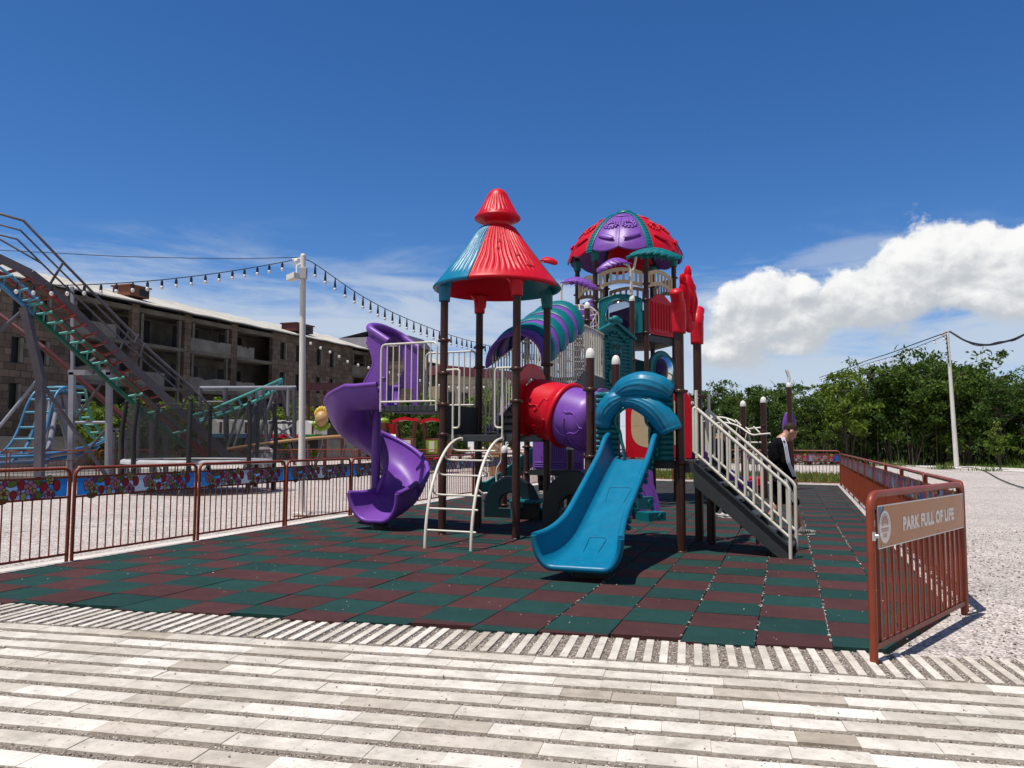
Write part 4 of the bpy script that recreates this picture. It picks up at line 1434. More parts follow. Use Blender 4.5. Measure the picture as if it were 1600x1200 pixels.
def log(pts, r, name='log'):
    mb = MB()
    P = spline(pts, 7)
    # grooved bark: tube with ridged radius
    k, n = len(P), 84
    T = [(P[min(i + 1, k - 1)] - P[max(i - 1, 0)]).normalized() for i in range(k)]
    rowsq = []
    for i in range(k):
        a = VA - T[i] * VA.dot(T[i]); a.normalize(); b = T[i].cross(a)
        q = i / (k - 1)
        rq = r[0] + (r[1] - r[0]) * q if isinstance(r, tuple) and len(r) == 2 else np.interp(q, np.linspace(0, 1, len(r)), r)
        endf = min(1, min(q, 1 - q) * 9)
        ring = 0.010 if (0.04 < q < .10 or .90 < q < .96) else 0
        rowsq.append([P[i] + (a * math.cos(t) + b * math.sin(t)) * (rq * (0.93 + .07 * endf) + ring - 0.012 * endf * abs(math.sin(t * 9 + math.sin(q * 5 + t * 2) * .8)) ** .4) for t in np.linspace(0, 2 * math.pi, n, endpoint=False)])
    mb.grid(rowsq, closed=True)
    mb.add(rowsq[0], [tuple(range(n))]); mb.add(rowsq[-1], [tuple(range(n))])
    add_child(mb.build(name, M['blue'], None), wall)
log([FP(0.340, Z2 + .80, .02), FP(0.520, Z2 + .93, .06), FP(0.750, Z2 + .97, .08), FP(0.970, Z2 + .93, .05), FP(1.090, Z2 + .86, 0)], (.10, .165, .195, .17, .10))
log([FP(0.200, Z2 + .44, .03), FP(0.240, Z2 + .62, .06), FP(0.350, Z2 + .76, .07), FP(0.490, Z2 + .84, .05)], (.10, .145, .15, .11))
log([FP(0.430, Z2 + .79, .06), FP(0.670, Z2 + .77, .10), FP(0.890, Z2 + .66, .10), FP(1.050, Z2 + .48, .06), FP(1.100, Z2 + .37, .05)], (.08, .13, .16, .17, .155))
# wavy lining of the opening
mb = MB()
inn = [(.44, .0), (.43, .15), (.40, .26), (.38, .38), (.33, .48), (.34, .58), (.42, .66), (.55, .70), (.66, .67), (.72, .58), (.74, .49), (.79, .42), (.78, .33), (.81, .25), (.79, .16), (.82, .08), (.82, 0)]
P = spline([FP(u + .05, Z2 + z, .03) for u, z in inn], 4)
mb.grid([[p + VA * .05 for p in P], P, [p - VA * .05 for p in P]])
mb.tube([p - VA * .05 for p in P], .018, 6)
add_child(mb.build('opening_trim', M['teal'], None), wall)
# red board with beige oval on the back of the low deck
mb = MB()
bo = PD + VA * 0.02
oc = [(.14, Z2 + .02), (1.10, Z2 + .02), (1.10, Z2 + .86), (1.02, Z2 + .98), (.24, Z2 + .98), (.14, Z2 + .86)]
mb.prism(oc, bo, UA, ZA, VA, 0.03)
bd = mb.build('play_board', M['red'], play, bevel=.008)
mb = MB()
mb.prism(oval(.375, .36, 40, .62, (.60, Z2 + .52)), bo - VA * .012, UA, ZA, VA, 0.012)
add_child(mb.build('board_inset', M['beige'], None), bd)
# grey handles beside the board and along the right side
mb = MB()
mb.tube(rounded([W(PC, .02, -.10, Z2 + .08), W(PC, .02, -.22, Z2 + .08), W(PC, .02, -.22, Z2 + .86), W(PC, .02, -.10, Z2 + .86)], .07, 5), .018, 8)
mb.build('hand_rail', M['lightsteel'], play)

# ---- wide blue slide
so_ = (PA_ + PB) / 2
C, S, w, hl, hr = [], [], [], [], []
Ls = 2.66
for i in range(34):
    l = Ls * i / 33
    if l < .16: z = Z2 + .015
    elif l < 2.05: z = Z2 + .015 - (l - .16) * 0.470
    else: z = None
    C.append(l); hl.append(z)
zz = []
for l in C:
    t = l / Ls
    q = max(0, l - .12)
    z = Z2 + .015 - 0.475 * q
    # soft-max with the run-out level
    z2 = 0.155 - 0.018 * max(0, l - 2.1)
    k = 0.10
    zz.append(k * math.log(math.exp(z / k) + math.exp(z2 / k)))
Cp = [so_ - VA * (l - .02) + UA * (0.052 * l) + ZA * z for l, z in zip(C, zz)]
S = [-UA for _ in C]
w = [0.60 + 0.02 * (l / Ls) + 0.24 * max(0, (l - 1.75) / (Ls - 1.75)) ** 1.5 for l in C]
hw = [0.27 + 0.06 * math.exp(-((l - .1) / .25) ** 2) + 0.03 * max(0, (l - 1.9) / (Ls - 1.9)) for l in C]
mb = MB()
trough(mb, Cp, S, w, hw, hw, t=0.03, rim=0.036, n=14, flatf=0.50, flatw=0.31)
bs = mb.build('wide_slide', M['blue'], play)
mb = MB()
pc = Cp[-6]; mb.box((pc.x, pc.y, .06), (.36, .28, .12)); add_child(mb.build('slide_foot', M['deck'], None, bevel=.01), bs)
for i in range(3, 27, 4):
    mb = MB()
    for dz, dl in ((.15, 0), (.09, -.02)):
        p = Cp[i] + UA * (w[i] * .5 + .03) + ZA * (dz * 1.15 + .02) + VA * dl
        mb.sphere(p, .030, 10, 7)
    add_child(mb.build('bead_stud', M['teal'], None), bs)
mb = MB()
for i, wd in ((10, .14), (23, .10)):
    p0, p1 = Cp[i], Cp[i + 4]
    nr = (p1 - p0).normalized().cross(UA); nr = nr if nr.z > 0 else -nr
    o_ = nr * 0.004
    loop = [p0 - UA * wd + o_, p0 + UA * wd + o_, p1 + UA * wd * .8 + o_, p1 - UA * wd * .8 + o_]
    mb.tube(rounded([loop[3]] + loop[:3], .05, 4), .003, 5)
add_child(mb.build('pressed_emblem', M['blue'], None), bs)

# ---- stairs down to the right
st0 = W(PB, 0.16, 0.02, 0)
run, rise = 1.13, Z2
SW = 0.78
def STP(t, v, z): return st0 + UA * (run * t) + VA * v + ZA * z
mb = MB()
for v in (0.0, SW):
    mb.prism([(0, Z2 + .02), (0.0, Z2 - .30), (run - .10, 0.0), (run + .02, 0.0), (run + .02, .16)], st0 + VA * v, UA, ZA, VA, 0.03)
    mb.prism([(0.0, Z2 + .025), (0, Z2 - .005), (run + .02, .135), (run + .02, .165)], st0 + VA * (v + (-.02 if v == 0 else .02)), UA, ZA, VA, 0.05)
stair = mb.build('stairs', M['deckgrey'], play)
for i in range(6):
    z = Z2 * (1 - (i + .6) / 6.2)
    mb = MB()
    mb.boxax(STP((i + .6) / 6.1, SW / 2, z + .012), UA * .115, VA * (SW / 2 - .018), ZA * .018)
    mb.boxax(STP((i + .6) / 6.1, SW / 2, z - .07) - UA * .10, VA * (SW / 2 - .02), UA * .010, ZA * .075)
    add_child(mb.build('tread', M['deckgrey'], None, bevel=.004), stair)
mb = MB(); mb.boxax(STP(-.04, SW / 2, Z2 - .07), UA * .12, VA * (SW / 2), ZA * .075); add_child(mb.build('landing', M['deckgrey'], None), stair)
post(W(PB, .20, 1.0, 0), Z2 - .15, cap=False)
for v in (-0.045, SW + .045):
    mb = MB()
    top, bot = (0.06, Z2 + 0.70), (run + .02, 0.86)
    T = lambda u, z: st0 + UA * u + VA * v + ZA * z
    mb.tube(rounded([T(.02, Z2 + .12), T(.02, Z2 + .70), T(run - .02, .90), T(run + .02, .84), T(run + .02, 0)], .06, 5), .0215, 10)
    mb.tube([T(.055, Z2 + .04), T(.055, Z2 + .90)], .0215, 10)
    mb.tube([T(.02, Z2 + .12), T(run + .02, .26)], .0195, 8)
    for i in range(10):
        q = (i + 1) / 11
        u = .02 + run * q
        zb = Z2 + .12 + (.26 - Z2 - .12) * q; zt = Z2 + .70 + (.88 - Z2 - .70) * q
        mb.tube([T(u, zb), T(u, zt)], .0165, 6, caps=False)
    add_child(mb.build('stair_railing', M['cream'], None), stair)

# ---- red flower ornament over the two right posts
for (p, s) in ((PB, -1), (PC, 1)):
    mb = MB()
    prof = [(0.066, 2.80), (0.088, 2.80), (0.090, 2.83), (0.094, 3.02)]
    mb.lathe(prof, p, 20)
    mb.tube(spline([p + ZA * 3.0, p + ZA * 3.10, p + ZA * 3.20 + VA * (s * .05), p + ZA * 3.31 + VA * (s * .15)], 5), [0.094] * 11 + [.084] * 5, 18)
    mb.sphere(p + ZA * 3.31 + VA * (s * .15), (.085, .085, .05), 14, 8, 0, (UA, VA * .85 - ZA * .5 * s, ZA * .85 + VA * .5 * s))
    mb.build('post_socket', M['red'], play)
mo = (PB + PC) / 2
mb = MB()
def blob(v, z, rv, rz, ru, tilt=0.0):
    az_ = (ZA * math.cos(tilt) + VA * math.sin(tilt)); av_ = (VA * math.cos(tilt) - ZA * math.sin(tilt))
    mb.sphere(mo + VA * v + ZA * z, (rv, ru, rz), 20, 14, 0, (av_, UA, az_))
blob(0, 3.40, .17, .30, .095); blob(0, 3.70, .055, .12, .052); blob(0, 3.06, .30, .17, .075)
for sg in (-1, 1):
    blob(sg * .25, 3.32, .10, .25, .075, sg * .30); blob(sg * .335, 3.55, .05, .09, .046, sg * .3)
    blob(sg * .12, 3.30, .07, .20, .11, sg * .25)
fl = mb.build('flower_crest', M['redmatte'], play)
mb = MB()
for a in (-.5, 0, .5):
    mb.tube([mo + VA * (.05 * a) + ZA * 3.05 + UA * .070, mo + VA * (.30 * a) + ZA * 3.24 + UA * .075], [.02, .012], 6)
    mb.tube([mo + VA * (.05 * a) + ZA * 3.05 - UA * .066, mo + VA * (.30 * a) + ZA * 3.24 - UA * .075], [.02, .012], 6)
for a in np.linspace(0, 6.28, 9)[:-1]:
    mb.sphere(mo - UA * .065 + VA * (.11 * math.cos(a)) + ZA * (3.02 + .06 * math.sin(a)), .022, 8, 6)
add_child(mb.build('crest_relief', M['redmatte'], None), fl)
# ---- domed lookout
DC = Vector((2.79, 19.5, 0)); DR = 1.19
DA = [R(-14 + 60 * k) for k in range(6)]
DP = [DC + Vector((math.cos(a), math.sin(a), 0)) * DR for a in DA]       # 0 right front, 1 right back, 2 back, 3 left back, 4 left front, 5 near front
for i, p in enumerate(DP):
    post(p, 6.02, (5.42, 5.10, 4.72, 3.95, 2.62) if i in (4, 5, 0) else (5.42, 5.1, 3.95), cap=False, foot=False)
ZD, ZL = 3.92, 2.60
deck([c for c in DP], ZD, 0.16, 'deck', 'deck')
deck([c for c in DP], ZL, 0.12, 'deck', 'deck')
prof = [(1.40, 5.93), (1.37, 6.02), (1.28, 6.20), (1.12, 6.43), (0.93, 6.63), (0.72, 6.80), (0.50, 6.94), (0.30, 7.03), (0.14, 7.07)]
def dome_r(z):
    zs = [p[1] for p in prof]; rs = [p[0] for p in prof]
    return float(np.interp(z, zs, rs))
mb = MB()
mb.lathe([(0.20, 7.03), (0.235, 7.05), (0.24, 7.09), (0.19, 7.13), (.17, 7.155), (0.06, 7.18), (.001, 7.182)], DC, 24)
dome = mb.build('domed_roof', M['teal'], play)
def dome_pt(a, z, off=0.0):
    r = dome_r(z) + off
    return DC + Vector((r * math.cos(a), r * math.sin(a), z))
dm = ['red', 'purple', 'red', 'purple', 'red', 'purple']
# panels between posts i and i+1: front left (4-5) purple, front right (5-0) red
cols = {4: 'purple', 5: 'red', 0: 'purple', 1: 'red', 2: 'purple', 3: 'red'}
for i in range(6):
    a0 = DA[i] + R(2.2); a1 = a0 + R(55.6); ac = (a0 + a1) / 2
    rows = []
    zs = np.linspace(5.93, 7.06, 18)
    for k, z in enumerate(zs):
        row = []
        for q in np.linspace(0, 1, 21):
            a = a0 + (a1 - a0) * q
            puff = 0.032 * abs(math.sin(2 * math.pi * q)) ** 0.6 * math.sin(math.pi * min(1, (z - 5.80) / 1.3))
            drop = -0.085 * abs(math.sin(2 * math.pi * q)) if k == 0 else 0
            row.append(dome_pt(a, z, puff) + ZA * (drop + (0.02 if k == 0 else 0)))
        rows.append(row)
    mb = MB()
    mb.grid(rows)
    inner = [[p + (DC - Vector((p.x, p.y, 0))).normalized() * .04 - ZA * .02 for p in r_] for r_ in rows]
    mb.grid(inner)
    mb.grid([rows[0], inner[0]])
    po = mb.build('roof_panel', M[cols[i]], None)
    add_child(po, dome)
    mb = MB()
    for sgn in (-1, 1):
        a = ac + sgn * R(12.0); z = 6.56
        ez = (dome_pt(a, z + .05) - dome_pt(a, z - .05)).normalized()
        et = Vector((-math.sin(a), math.cos(a), 0)); en = et.cross(ez)
        c = dome_pt(a, z, .045)
        mb.tube([c + et * (.10 * math.cos(t)) + ez * (.085 * math.sin(t)) for t in np.linspace(0, 2 * math.pi, 18)[:-1]], .022, 6, closed=True)
        for t in np.linspace(0, 2 * math.pi, 12)[:-1]:
            mb.sphere(c + et * (.155 * math.cos(t)) + ez * (.14 * math.sin(t)), (.042, .042, .02), 8, 5, 0, (et, ez, en))
        a = ac + sgn * R(13.5); z = 6.22
        ez = (dome_pt(a, z + .05) - dome_pt(a, z - .05)).normalized()
        et = Vector((-math.sin(a), math.cos(a), 0)); en = et.cross(ez)
        c = dome_pt(a, z, .05)
        dx = (et * .93 + ez * .36 * sgn).normalized(); dy = en.cross(dx)
        mb.sphere(c, (.23, .075, .028), 14, 8, 0, (dx, dy, en))
        mb.tube([c - dx * .24, c + dx * .24], [.004, .004], 4)
        c2 = dome_pt(ac + sgn * R(7), 6.86, .03)
        mb.sphere(c2, (.10, .03, .02), 10, 6, 0, (et, ez, en))
    mb.tube([dome_pt(ac, z, .012) for z in np.linspace(5.95, 7.0, 10)], .012, 5)
    po2 = mb.build('flower_relief', M[cols[i]], None)
    pl = wloc(po); l = po2.location.copy(); po2.parent = dome; po2.location = l - wloc(dome)
for i in range(6):
    mb = MB()
    a = DA[i]
    P = [dome_pt(a, z, .03) for z in np.linspace(5.90, 7.08, 16)]
    d = Vector((-math.sin(a), math.cos(a), 0))
    rows = [[p - d * .085, p - d * .05 + ZA * .02, p + d * .05 + ZA * .02, p + d * .085] for p in P]
    mb.grid(rows)
    mb.grid([[p - d * .085 - ZA * .03, p + d * .085 - ZA * .03] for p in P])
    for p in P[1:-2]:
        mb.tube([p - d * .055 + ZA * .018, p + d * .055 + ZA * .03], .009, 5)
    mb.lathe([(.066, 5.70), (.085, 5.70), (.09, 5.8), (.13, 5.93)], DP[i], 16)
    add_child(mb.build('roof_rib', M['teal'], None), dome)

# slotted beige parapets between the posts, arched
def side(i):
    a, b = DP[i], DP[(i + 1) % 6]
    e = (b - a).normalized(); n = Vector((e.y, -e.x, 0))
    return a, b, e, n, (b - a).length
def slotted(i, zb, zt, arch, mat):
    a, b, e, n, L = side(i)
    mb = MB()
    K = 7
    x0, x1 = .08, L - .08
    rise = lambda x: arch * math.sin(math.pi * (x - x0) / (x1 - x0))
    N_ = 16
    for (lo, hi) in ((zb, zb + .09), (zt - .09, zt)):
        X = np.linspace(x0, x1, N_)
        outl = [(x, lo + rise(x)) for x in X] + [(x, hi + rise(x)) for x in X[::-1]]
        mb.prism(outl, a, e, ZA, n, .025)
    for k in range(K + 1):
        x = x0 + (x1 - x0) * k / K
        wv = .055 if 0 < k < K else .08
        xx = min(max(x, x0 + wv / 2), x1 - wv / 2)
        mb.boxax(a + e * xx + ZA * ((zb + zt) / 2 + rise(xx)), e * (wv / 2), n * .0115, ZA * ((zt - zb) / 2 - .06))
    return mb.build('parapet', M[mat], play)
for i in (4, 5):
    slotted(i, 5.02, 5.40, .12, 'beige')
for i in (0, 1, 2, 3):
    slotted(i, 4.98, 5.36, .10, 'beige')
# clear bubble window panel on the front left face
def bubble_panel(i, zb, zt, arch, rad, x0=.08, x1=None, zc=None, rz=None):
    a, b, e, n, L = side(i)
    x1 = x1 or L - .08
    cx = (x0 + x1) / 2; zc = zc or (zb + zt) / 2; rz = rz or rad
    K = 48
    inn = [(cx + rad * math.cos(t), zc + rz * math.sin(t)) for t in np.linspace(0, 2 * math.pi, K, endpoint=False)]
    out = []
    for t in np.linspace(0, 2 * math.pi, K, endpoint=False):
        c, s = math.cos(t), math.sin(t)
        q = max(abs(c) / ((x1 - x0) / 2), abs(s) / ((zt - zb) / 2))
        x, z = c / q, s / q
        if z > (zt - zb) / 2 - .02: z += arch * math.cos(x / ((x1 - x0) / 2) * math.pi / 2)
        out.append((cx + x, (zb + zt) / 2 + z))
    mb = MB()
    mb.ringplate(out, inn, a + n * .02, e, ZA, n, .05)
    mb.tube([a + n * .05 + e * x + ZA * z for x, z in inn], .022, 6, closed=True)
    mb.tube([a + n * .045 + e * (cx + (x - cx) * .95) + ZA * (zc + (z - zc) * .96) for x, z in out[2:K // 2 - 1]], .018, 6)
    pn = mb.build('window_panel', M['teal'], play, bevel=.006)
    mb = MB()
    rows = []
    for q in range(9):
        th = q / 8 * math.pi / 2
        rows.append([a + n * (.05 + .20 * math.cos(th)) + e * (cx + rad * math.sin(th) * math.cos(t)) + ZA * (zc + rz * math.sin(th) * math.sin(t)) for t in np.linspace(0, 2 * math.pi, 32, endpoint=False)])
    mb.grid(rows, closed=True)
    add_child(mb.build('bubble_window', M['clear'], None), pn)
bubble_panel(4, ZD + .02, ZD + .84, .12, .38, zc=ZD + .46)
bubble_panel(5, ZL + .06, ZL + .74, .24, .34, zc=ZL + .50, rz=.36)
# red slotted panel on the front right face
a, b, e, n, L = side(5)
mb = MB()
mb.prism([(.08, ZD + .02), (L - .08, ZD + .02), (L - .08, ZD + .80), (L * .62, ZD + 1.0), (L * .38, ZD + 1.0), (.08, ZD + .80)], a + n * .01, e, ZA, n, .03)
for k in range(7):
    x = .24 + (L - .48) * k / 6
    mb.tube([a + n * .03 + e * x + ZA * (ZD + .16), a + n * .03 + e * x + ZA * (ZD + .78)], .022, 8)
mb.tube([a + n * .03 + e * q[0] + ZA * (ZD + q[1]) for q in spline([(.17, .80, 0), (.15, .4, 0), (.22, .12, 0), (L / 2, .07, 0), (L - .22, .12, 0), (L - .15, .4, 0), (L - .17, .80, 0)], 5)], .014, 6)
mb.build('barrier_panel', M['red'], play, bevel=.006)
for i_, z_, m_ in ((1, ZD, 'purple'), (2, ZD, 'red'), (0, ZD, 'teal'), (1, ZL, 'teal'), (2, ZL, 'purple'), (0, ZL, 'purple')):
    a, b, e, n, L = side(i_)
    mb = MB(); mb.prism([(.08, z_ + .02), (L - .08, z_ + .02), (L - .08, z_ + .86), (L / 2, z_ + 1.0), (.08, z_ + .86)], a, e, ZA, n, .03); mb.build('barrier_panel', M[m_], play, bevel=.006)
a, b, e, n, L = side(3)
mb = MB(); mb.prism([(.08, ZD + .02), (L - .08, ZD + .02), (L - .08, ZD + .9), (.08, ZD + .9)], a, e, ZA, n, .03); mb.build('barrier_panel', M['purple'], play)

# ---- palm leaves on bent stems
def palm(base, stem, tipdir, L, mat, bend=0.35):
    mb = MB(); mb.tube(spline(stem, 6), .026, 8)
    st = mb.build('palm_stem', M['cream'], play)
    o = Vector(stem[-1]); d = Vector(tipdir).normalized(); s = Vector((-d.y, d.x, 0)).normalized(); 
    mb = MB()
    K = 22
    c, wd = [], []
    for k in range(K + 1):
        t = k / K
        c.append(o + d * (L * (t - .12)) + ZA * (L * (0.16 * math.sin(math.pi * min(1, t * .9 + .1)) - bend * .35 * t * t)))
        wd.append(L * .23 * math.sin(math.pi * (0.06 + .92 * t)) ** .7 * (1.0, .80, .58)[k % 3] + .01)
    top = [[c[k] - s * wd[k] - ZA * (wd[k] * .62) - d * (.09, .05, 0)[k % 3], c[k] - s * wd[k] * .5 - ZA * wd[k] * .12, c[k] + ZA * .03, c[k] + s * wd[k] * .5 - ZA * wd[k] * .10, c[k] + s * wd[k] - ZA * (wd[k] * .62) - d * (.09, .05, 0)[k % 3]] for k in range(K + 1)]
    bot = [[p - ZA * .028 for p in r_] for r_ in top]
    mb.grid(top); mb.grid(bot)
    mb.grid([[r_[0] for r_ in top], [r_[0] for r_ in bot]], smooth=False); mb.grid([[r_[-1] for r_ in top], [r_[-1] for r_ in bot]], smooth=False)
    mb.add(top[0] + bot[0], [(0, 1, 6, 5), (1, 2, 7, 6), (2, 3, 8, 7), (3, 4, 9, 8)]); mb.add(top[-1] + bot[-1], [(0, 1, 6, 5), (1, 2, 7, 6), (2, 3, 8, 7), (3, 4, 9, 8)])
    add_child(mb.build('palm_leaf', M[mat], None), st)
PP = at(987.5, 465, 17.3); PPb = Vector((PP.x, PP.y, 0))
post(PPb, PP.z - .05, (3.2, 2.5, 1.2), foot=False)
q = PP + ZA * .06
palm(q, [q, q + ZA * .45, q + ZA * .62 + Vector((.05, 0, 0)), q + ZA * .85 + Vector((.10, 0, 0))], (1, -.25, 0), 1.10, 'teal', .15)
q2 = q + Vector((-.03, -.03, 0))
palm(q2, [q2, q2 + ZA * .40, q2 + ZA * .62 + Vector((-.03, 0, 0)), q2 + ZA * .70 + Vector((-.16, 0, 0))], (-1, -.2, 0), .70, 'purple', .8)
PQ = at(877, 476, 16.9)
post(Vector((PQ.x, PQ.y, 0)), PQ.z - .1, (2.9,), foot=False)
palm(PQ, [PQ, PQ + ZA * .35, PQ + ZA * .46 + Vector((.05, 0, 0)), PQ + ZA * .48 + Vector((.16, 0, 0))], (1, -.15, 0), .70, 'purple', .55)
PX = at(845, 470, 16.2)
post(Vector((823.5 / 1000 * 0 + at(824, 500, 16.0).x, 16.0, 0)), 3.55, (3.4, 2.9, 1.3, .78), foot=False)
palm(PX, [PX, PX + ZA * .55, PX + ZA * .78, PX + ZA * .84 + Vector((.05, 0, 0))], (1, -.2, 0), .34, 'red', .5)
PE = at(917.5, 480, 16.0)
post(Vector((PE.x, PE.y, 0)), PE.z, (PE.z - .28, PE.z - .72, 2.2, 1.2), foot=False)

# ---- little house panel with four porthole windows
h0, h1 = at(929, 610, 16.15), at(986, 610, 16.9)
e = (h1 - h0); e.z = 0; L = e.length; e.normalize(); n = Vector((e.y, -e.x, 0))
ho = Vector((h0.x, h0.y, 0))
hz0 = 2.50
mb = MB()
mb.prism([(0.03, hz0), (L - .03, hz0), (L - .03, hz0 + 1.12), (L / 2, hz0 + 1.36), (.03, hz0 + 1.12)], ho, e, ZA, n, .05)
for k in range(15):
    z = hz0 + .04 + k * .078
    mb.tube([ho + n * .03 + e * .10 + ZA * z, ho + n * .03 + e * (L - .10) + ZA * z], .030, 8)
house = mb.build('house_panel', M['teal'], play)
mb = MB()
for s in (-1, 1):
    mb.beam(ho + n * .05 + e * (L / 2 - s * .02) + ZA * (hz0 + 1.42), ho + n * .05 + e * (L / 2 + s * (L / 2 + .07)) + ZA * (hz0 + 1.10), .12, .07)
    mb.beam(ho + n * .05 + e * (L / 2 + s * (L / 2 - .07)) + ZA * hz0, ho + n * .05 + e * (L / 2 + s * (L / 2 - .07)) + ZA * (hz0 + 1.1), .09, .06, up=(0, 1, 0))
    for k in range(4):
        mb.sphere(ho + n * .07 + e * (L / 2 + s * (.06 + .09 * k)) + ZA * (hz0 + 1.19 - .055 * k), .035, 10, 6)
mb.sphere(ho + n * .07 + e * (L / 2) + ZA * (hz0 + 1.46), (.10, .06, .09), 12, 8)
for s in (-1, 1): mb.sphere(ho + n * .07 + e * (L / 2 + s * .12) + ZA * (hz0 + 1.44), (.08, .05, .06), 10, 6)
add_child(mb.build('gable_trim', M['teal'], None, bevel=.01), house)
mb = MB()
wc = ho + n * .05 + e * (L / 2 + .0) + ZA * (hz0 + .80)
mb.prism(oval(.19, .20, 32, .6), wc, e, ZA, n, .05)
for sx in (-1, 1):
    for sz in (-1, 1):
        mb.tube([wc + n * .03 + e * (sx * .085 + .062 * math.cos(t)) + ZA * (sz * .09 + .066 * math.sin(t)) for t in np.linspace(0, 6.2832, 18)[:-1]], .016, 6, closed=True)
add_child(mb.build('porthole_frame', M['teal'], None), house)
mb = MB()
for sx in (-1, 1):
    for sz in (-1, 1):
        mb.prism(oval(.068, .072, 18), wc + n * .034 + e * (sx * .085) + ZA * (sz * .09), e, ZA, n, .006)
add_child(mb.build('porthole_opening', M['black'], None), house)
mb = MB()
wc = ho + n * .05 + e * (L / 2 - .05) + ZA * (hz0 + .26)
mb.prism(oval(.17, .19, 28), wc, e, ZA, n, .05)
for s in (-1, 1): mb.sphere(wc + e * (s * .07) + ZA * .21, .055, 10, 7)
add_child(mb.build('face_boss', M['teal'], None), house)

# ---- covered stair from the first tower up to the lookout
CD = Vector((0.37, 0.93, 0)).normalized(); CS = Vector((CD.y, -CD.x, 0))
C0 = (P3 + P4) / 2 + VA * 0.10
def CP(t, s, z): return C0 + CD * t + CS * s + ZA * z
LEN = 5.0
zf = lambda t: Z1 + (ZL - Z1) * min(1, max(0, (t - .1) / 2.3))
zb = lambda t: min(2.68 + 0.40 * (t - .1), 3.62)
mb = MB()
for s in (-.46, .46):
    mb.prism([(.15, Z1 - .12), (.5, Z1 - .12), (2.6, ZL - .20), (LEN, ZL - .20), (LEN, ZL + .05), (2.4, ZL + .14), (.3, Z1 + .25), (.15, Z1 + .06)], C0 + CS * s, CD, ZA, CS, .04)
cst = mb.build('covered_stair', M['deckgrey'], play)
for k in range(9):
    t = .25 + k * .27
    mb = MB(); mb.boxax(CP(t, 0, zf(t)), CD * .15, CS * .44, ZA * .02); add_child(mb.build('tread', M['deck'], None), cst)
for k in range(8):
    t0 = .06 + k * .27
    mb = MB()
    rr = .50 + .035 * (k % 2)
    rows = []
    for (dt, dr) in ((0, 0), (0.02, .02), (.14, .035), (.27, .02), (.30, 0), (.30, -.03), (0, -.03), (0, 0)):
        t = t0 + dt
        rows.append([CP(t - .10 * abs(math.cos(a)), (rr + dr) * math.cos(a), zb(t0 + dt) + (rr + dr) * math.sin(a) * 1.0) for a in np.linspace(-.12, math.pi + .12, 25)])
    mb.grid(rows)
    add_child(mb.build('canopy_hoop', M['purple' if k % 2 == 0 else 'teal'], None), cst)
for s in (-.46, .46):
    mb = MB()
    T = np.linspace(.15, 4.3, 34)
    for t in T:
        zt = zb(t) - .02 if t > .5 else zb(.5)
        mb.tube([CP(t, s, zf(t) + .05), CP(t, s, zt)], .0125, 6, caps=False)
    mb.tube([CP(t, s, zb(t)) for t in T], .018, 6)
    mb.tube([CP(t, s, zf(t) + .12) for t in T], .016, 6)
    add_child(mb.build('stair_railing', M['cream'], None), cst)
mb = MB()   # dark purple side skirts at the stair foot
mb.prism([(.05, Z1), (1.3, Z1 + .02), (1.4, Z1 + .75), (.9, Z1 + .55), (.05, Z1 + .12)], C0 - CS * .50, CD, ZA, CS, .03)
add_child(mb.build('skirt_panel', M['purple'], None), cst)

# ---- net climber of bent white rods beside the lookout
NC = at(903, 520, 18.2); NC = Vector((NC.x, NC.y, 0))
mb = MB()
for k in range(10):
    a = k / 10 * 2 * math.pi
    mb.tube([NC + Vector((.48 * math.cos(a), .48 * math.sin(a), z)) for z in (.5, 4.3)], .012, 5)
for k in range(15):
    z = .6 + k * .27
    mb.tube([NC + Vector((.48 * math.cos(a), .48 * math.sin(a), z)) for a in np.linspace(0, 2 * math.pi, 25)[:-1]], .012, 5, closed=True)
for sg in (-1, 1):
    for k in range(6):
        mb.tube([NC + Vector((.46 * math.cos(sg * q * 1.5 + k), .46 * math.sin(sg * q * 1.5 + k), .5 + q)) for q in np.linspace(0, 3.8, 24)], .010, 4)
for a in (0, .5, 1.0, 1.57, 2.1, 2.6):
    d = Vector((math.cos(a), math.sin(a), 0)) * .48
    mb.tube([NC + d * math.cos(q) + ZA * (4.3 + .26 * math.sin(q)) for q in np.linspace(0, math.pi, 12)], .012, 5)
mb.build('net_climber', M['cream'], play)

# ---- low purple house box under the covered stair
B0 = at(833, 728, 15.4); B1 = at(912, 728, 14.9)
e = (B1 - B0); e.z = 0; L = e.length; e.normalize(); n = Vector((e.y, -e.x, 0)); bo_ = Vector((B0.x, B0.y, 0))
mb = MB()
mb.boxax(bo_ + e * (L / 2) + ZA * 1.17, e * (L / 2), n * .02, ZA * .29)
mb.boxax(bo_ + e * .01 - n * .35 + ZA * 1.17, n * .35, e * .02, ZA * .29)
for z in (.93, .97, 1.01):
    mb.tube([bo_ + n * .03 + e * .05 + ZA * z, bo_ + n * .03 + e * (L - .05) + ZA * z], .014, 6)
for k in range(16):
    x = .18 + (L - .36) * k / 15
    mb.tube([bo_ + n * .025 + e * x + ZA * 1.05, bo_ + n * .025 + e * x + ZA * (1.10 + .30 * math.sin(math.pi * (k + .7) / 16.4))], .009, 5)
mb.build('crawl_box', M['purple'], play)
mb = MB(); mb.boxax(bo_ + e * (L / 2) - n * .5 + ZA * .82, e * (L / 2 + .05), n * .6, ZA * .05); mb.build('deck', M['deck'], play)
pA = at(890.5, 692, 14.2); post(Vector((pA.x, pA.y, 0)), 1.30, (.55,))
pB2 = at(788, 698, 15.2); post(Vector((pB2.x, pB2.y, 0)), 1.22, (.72, .2))
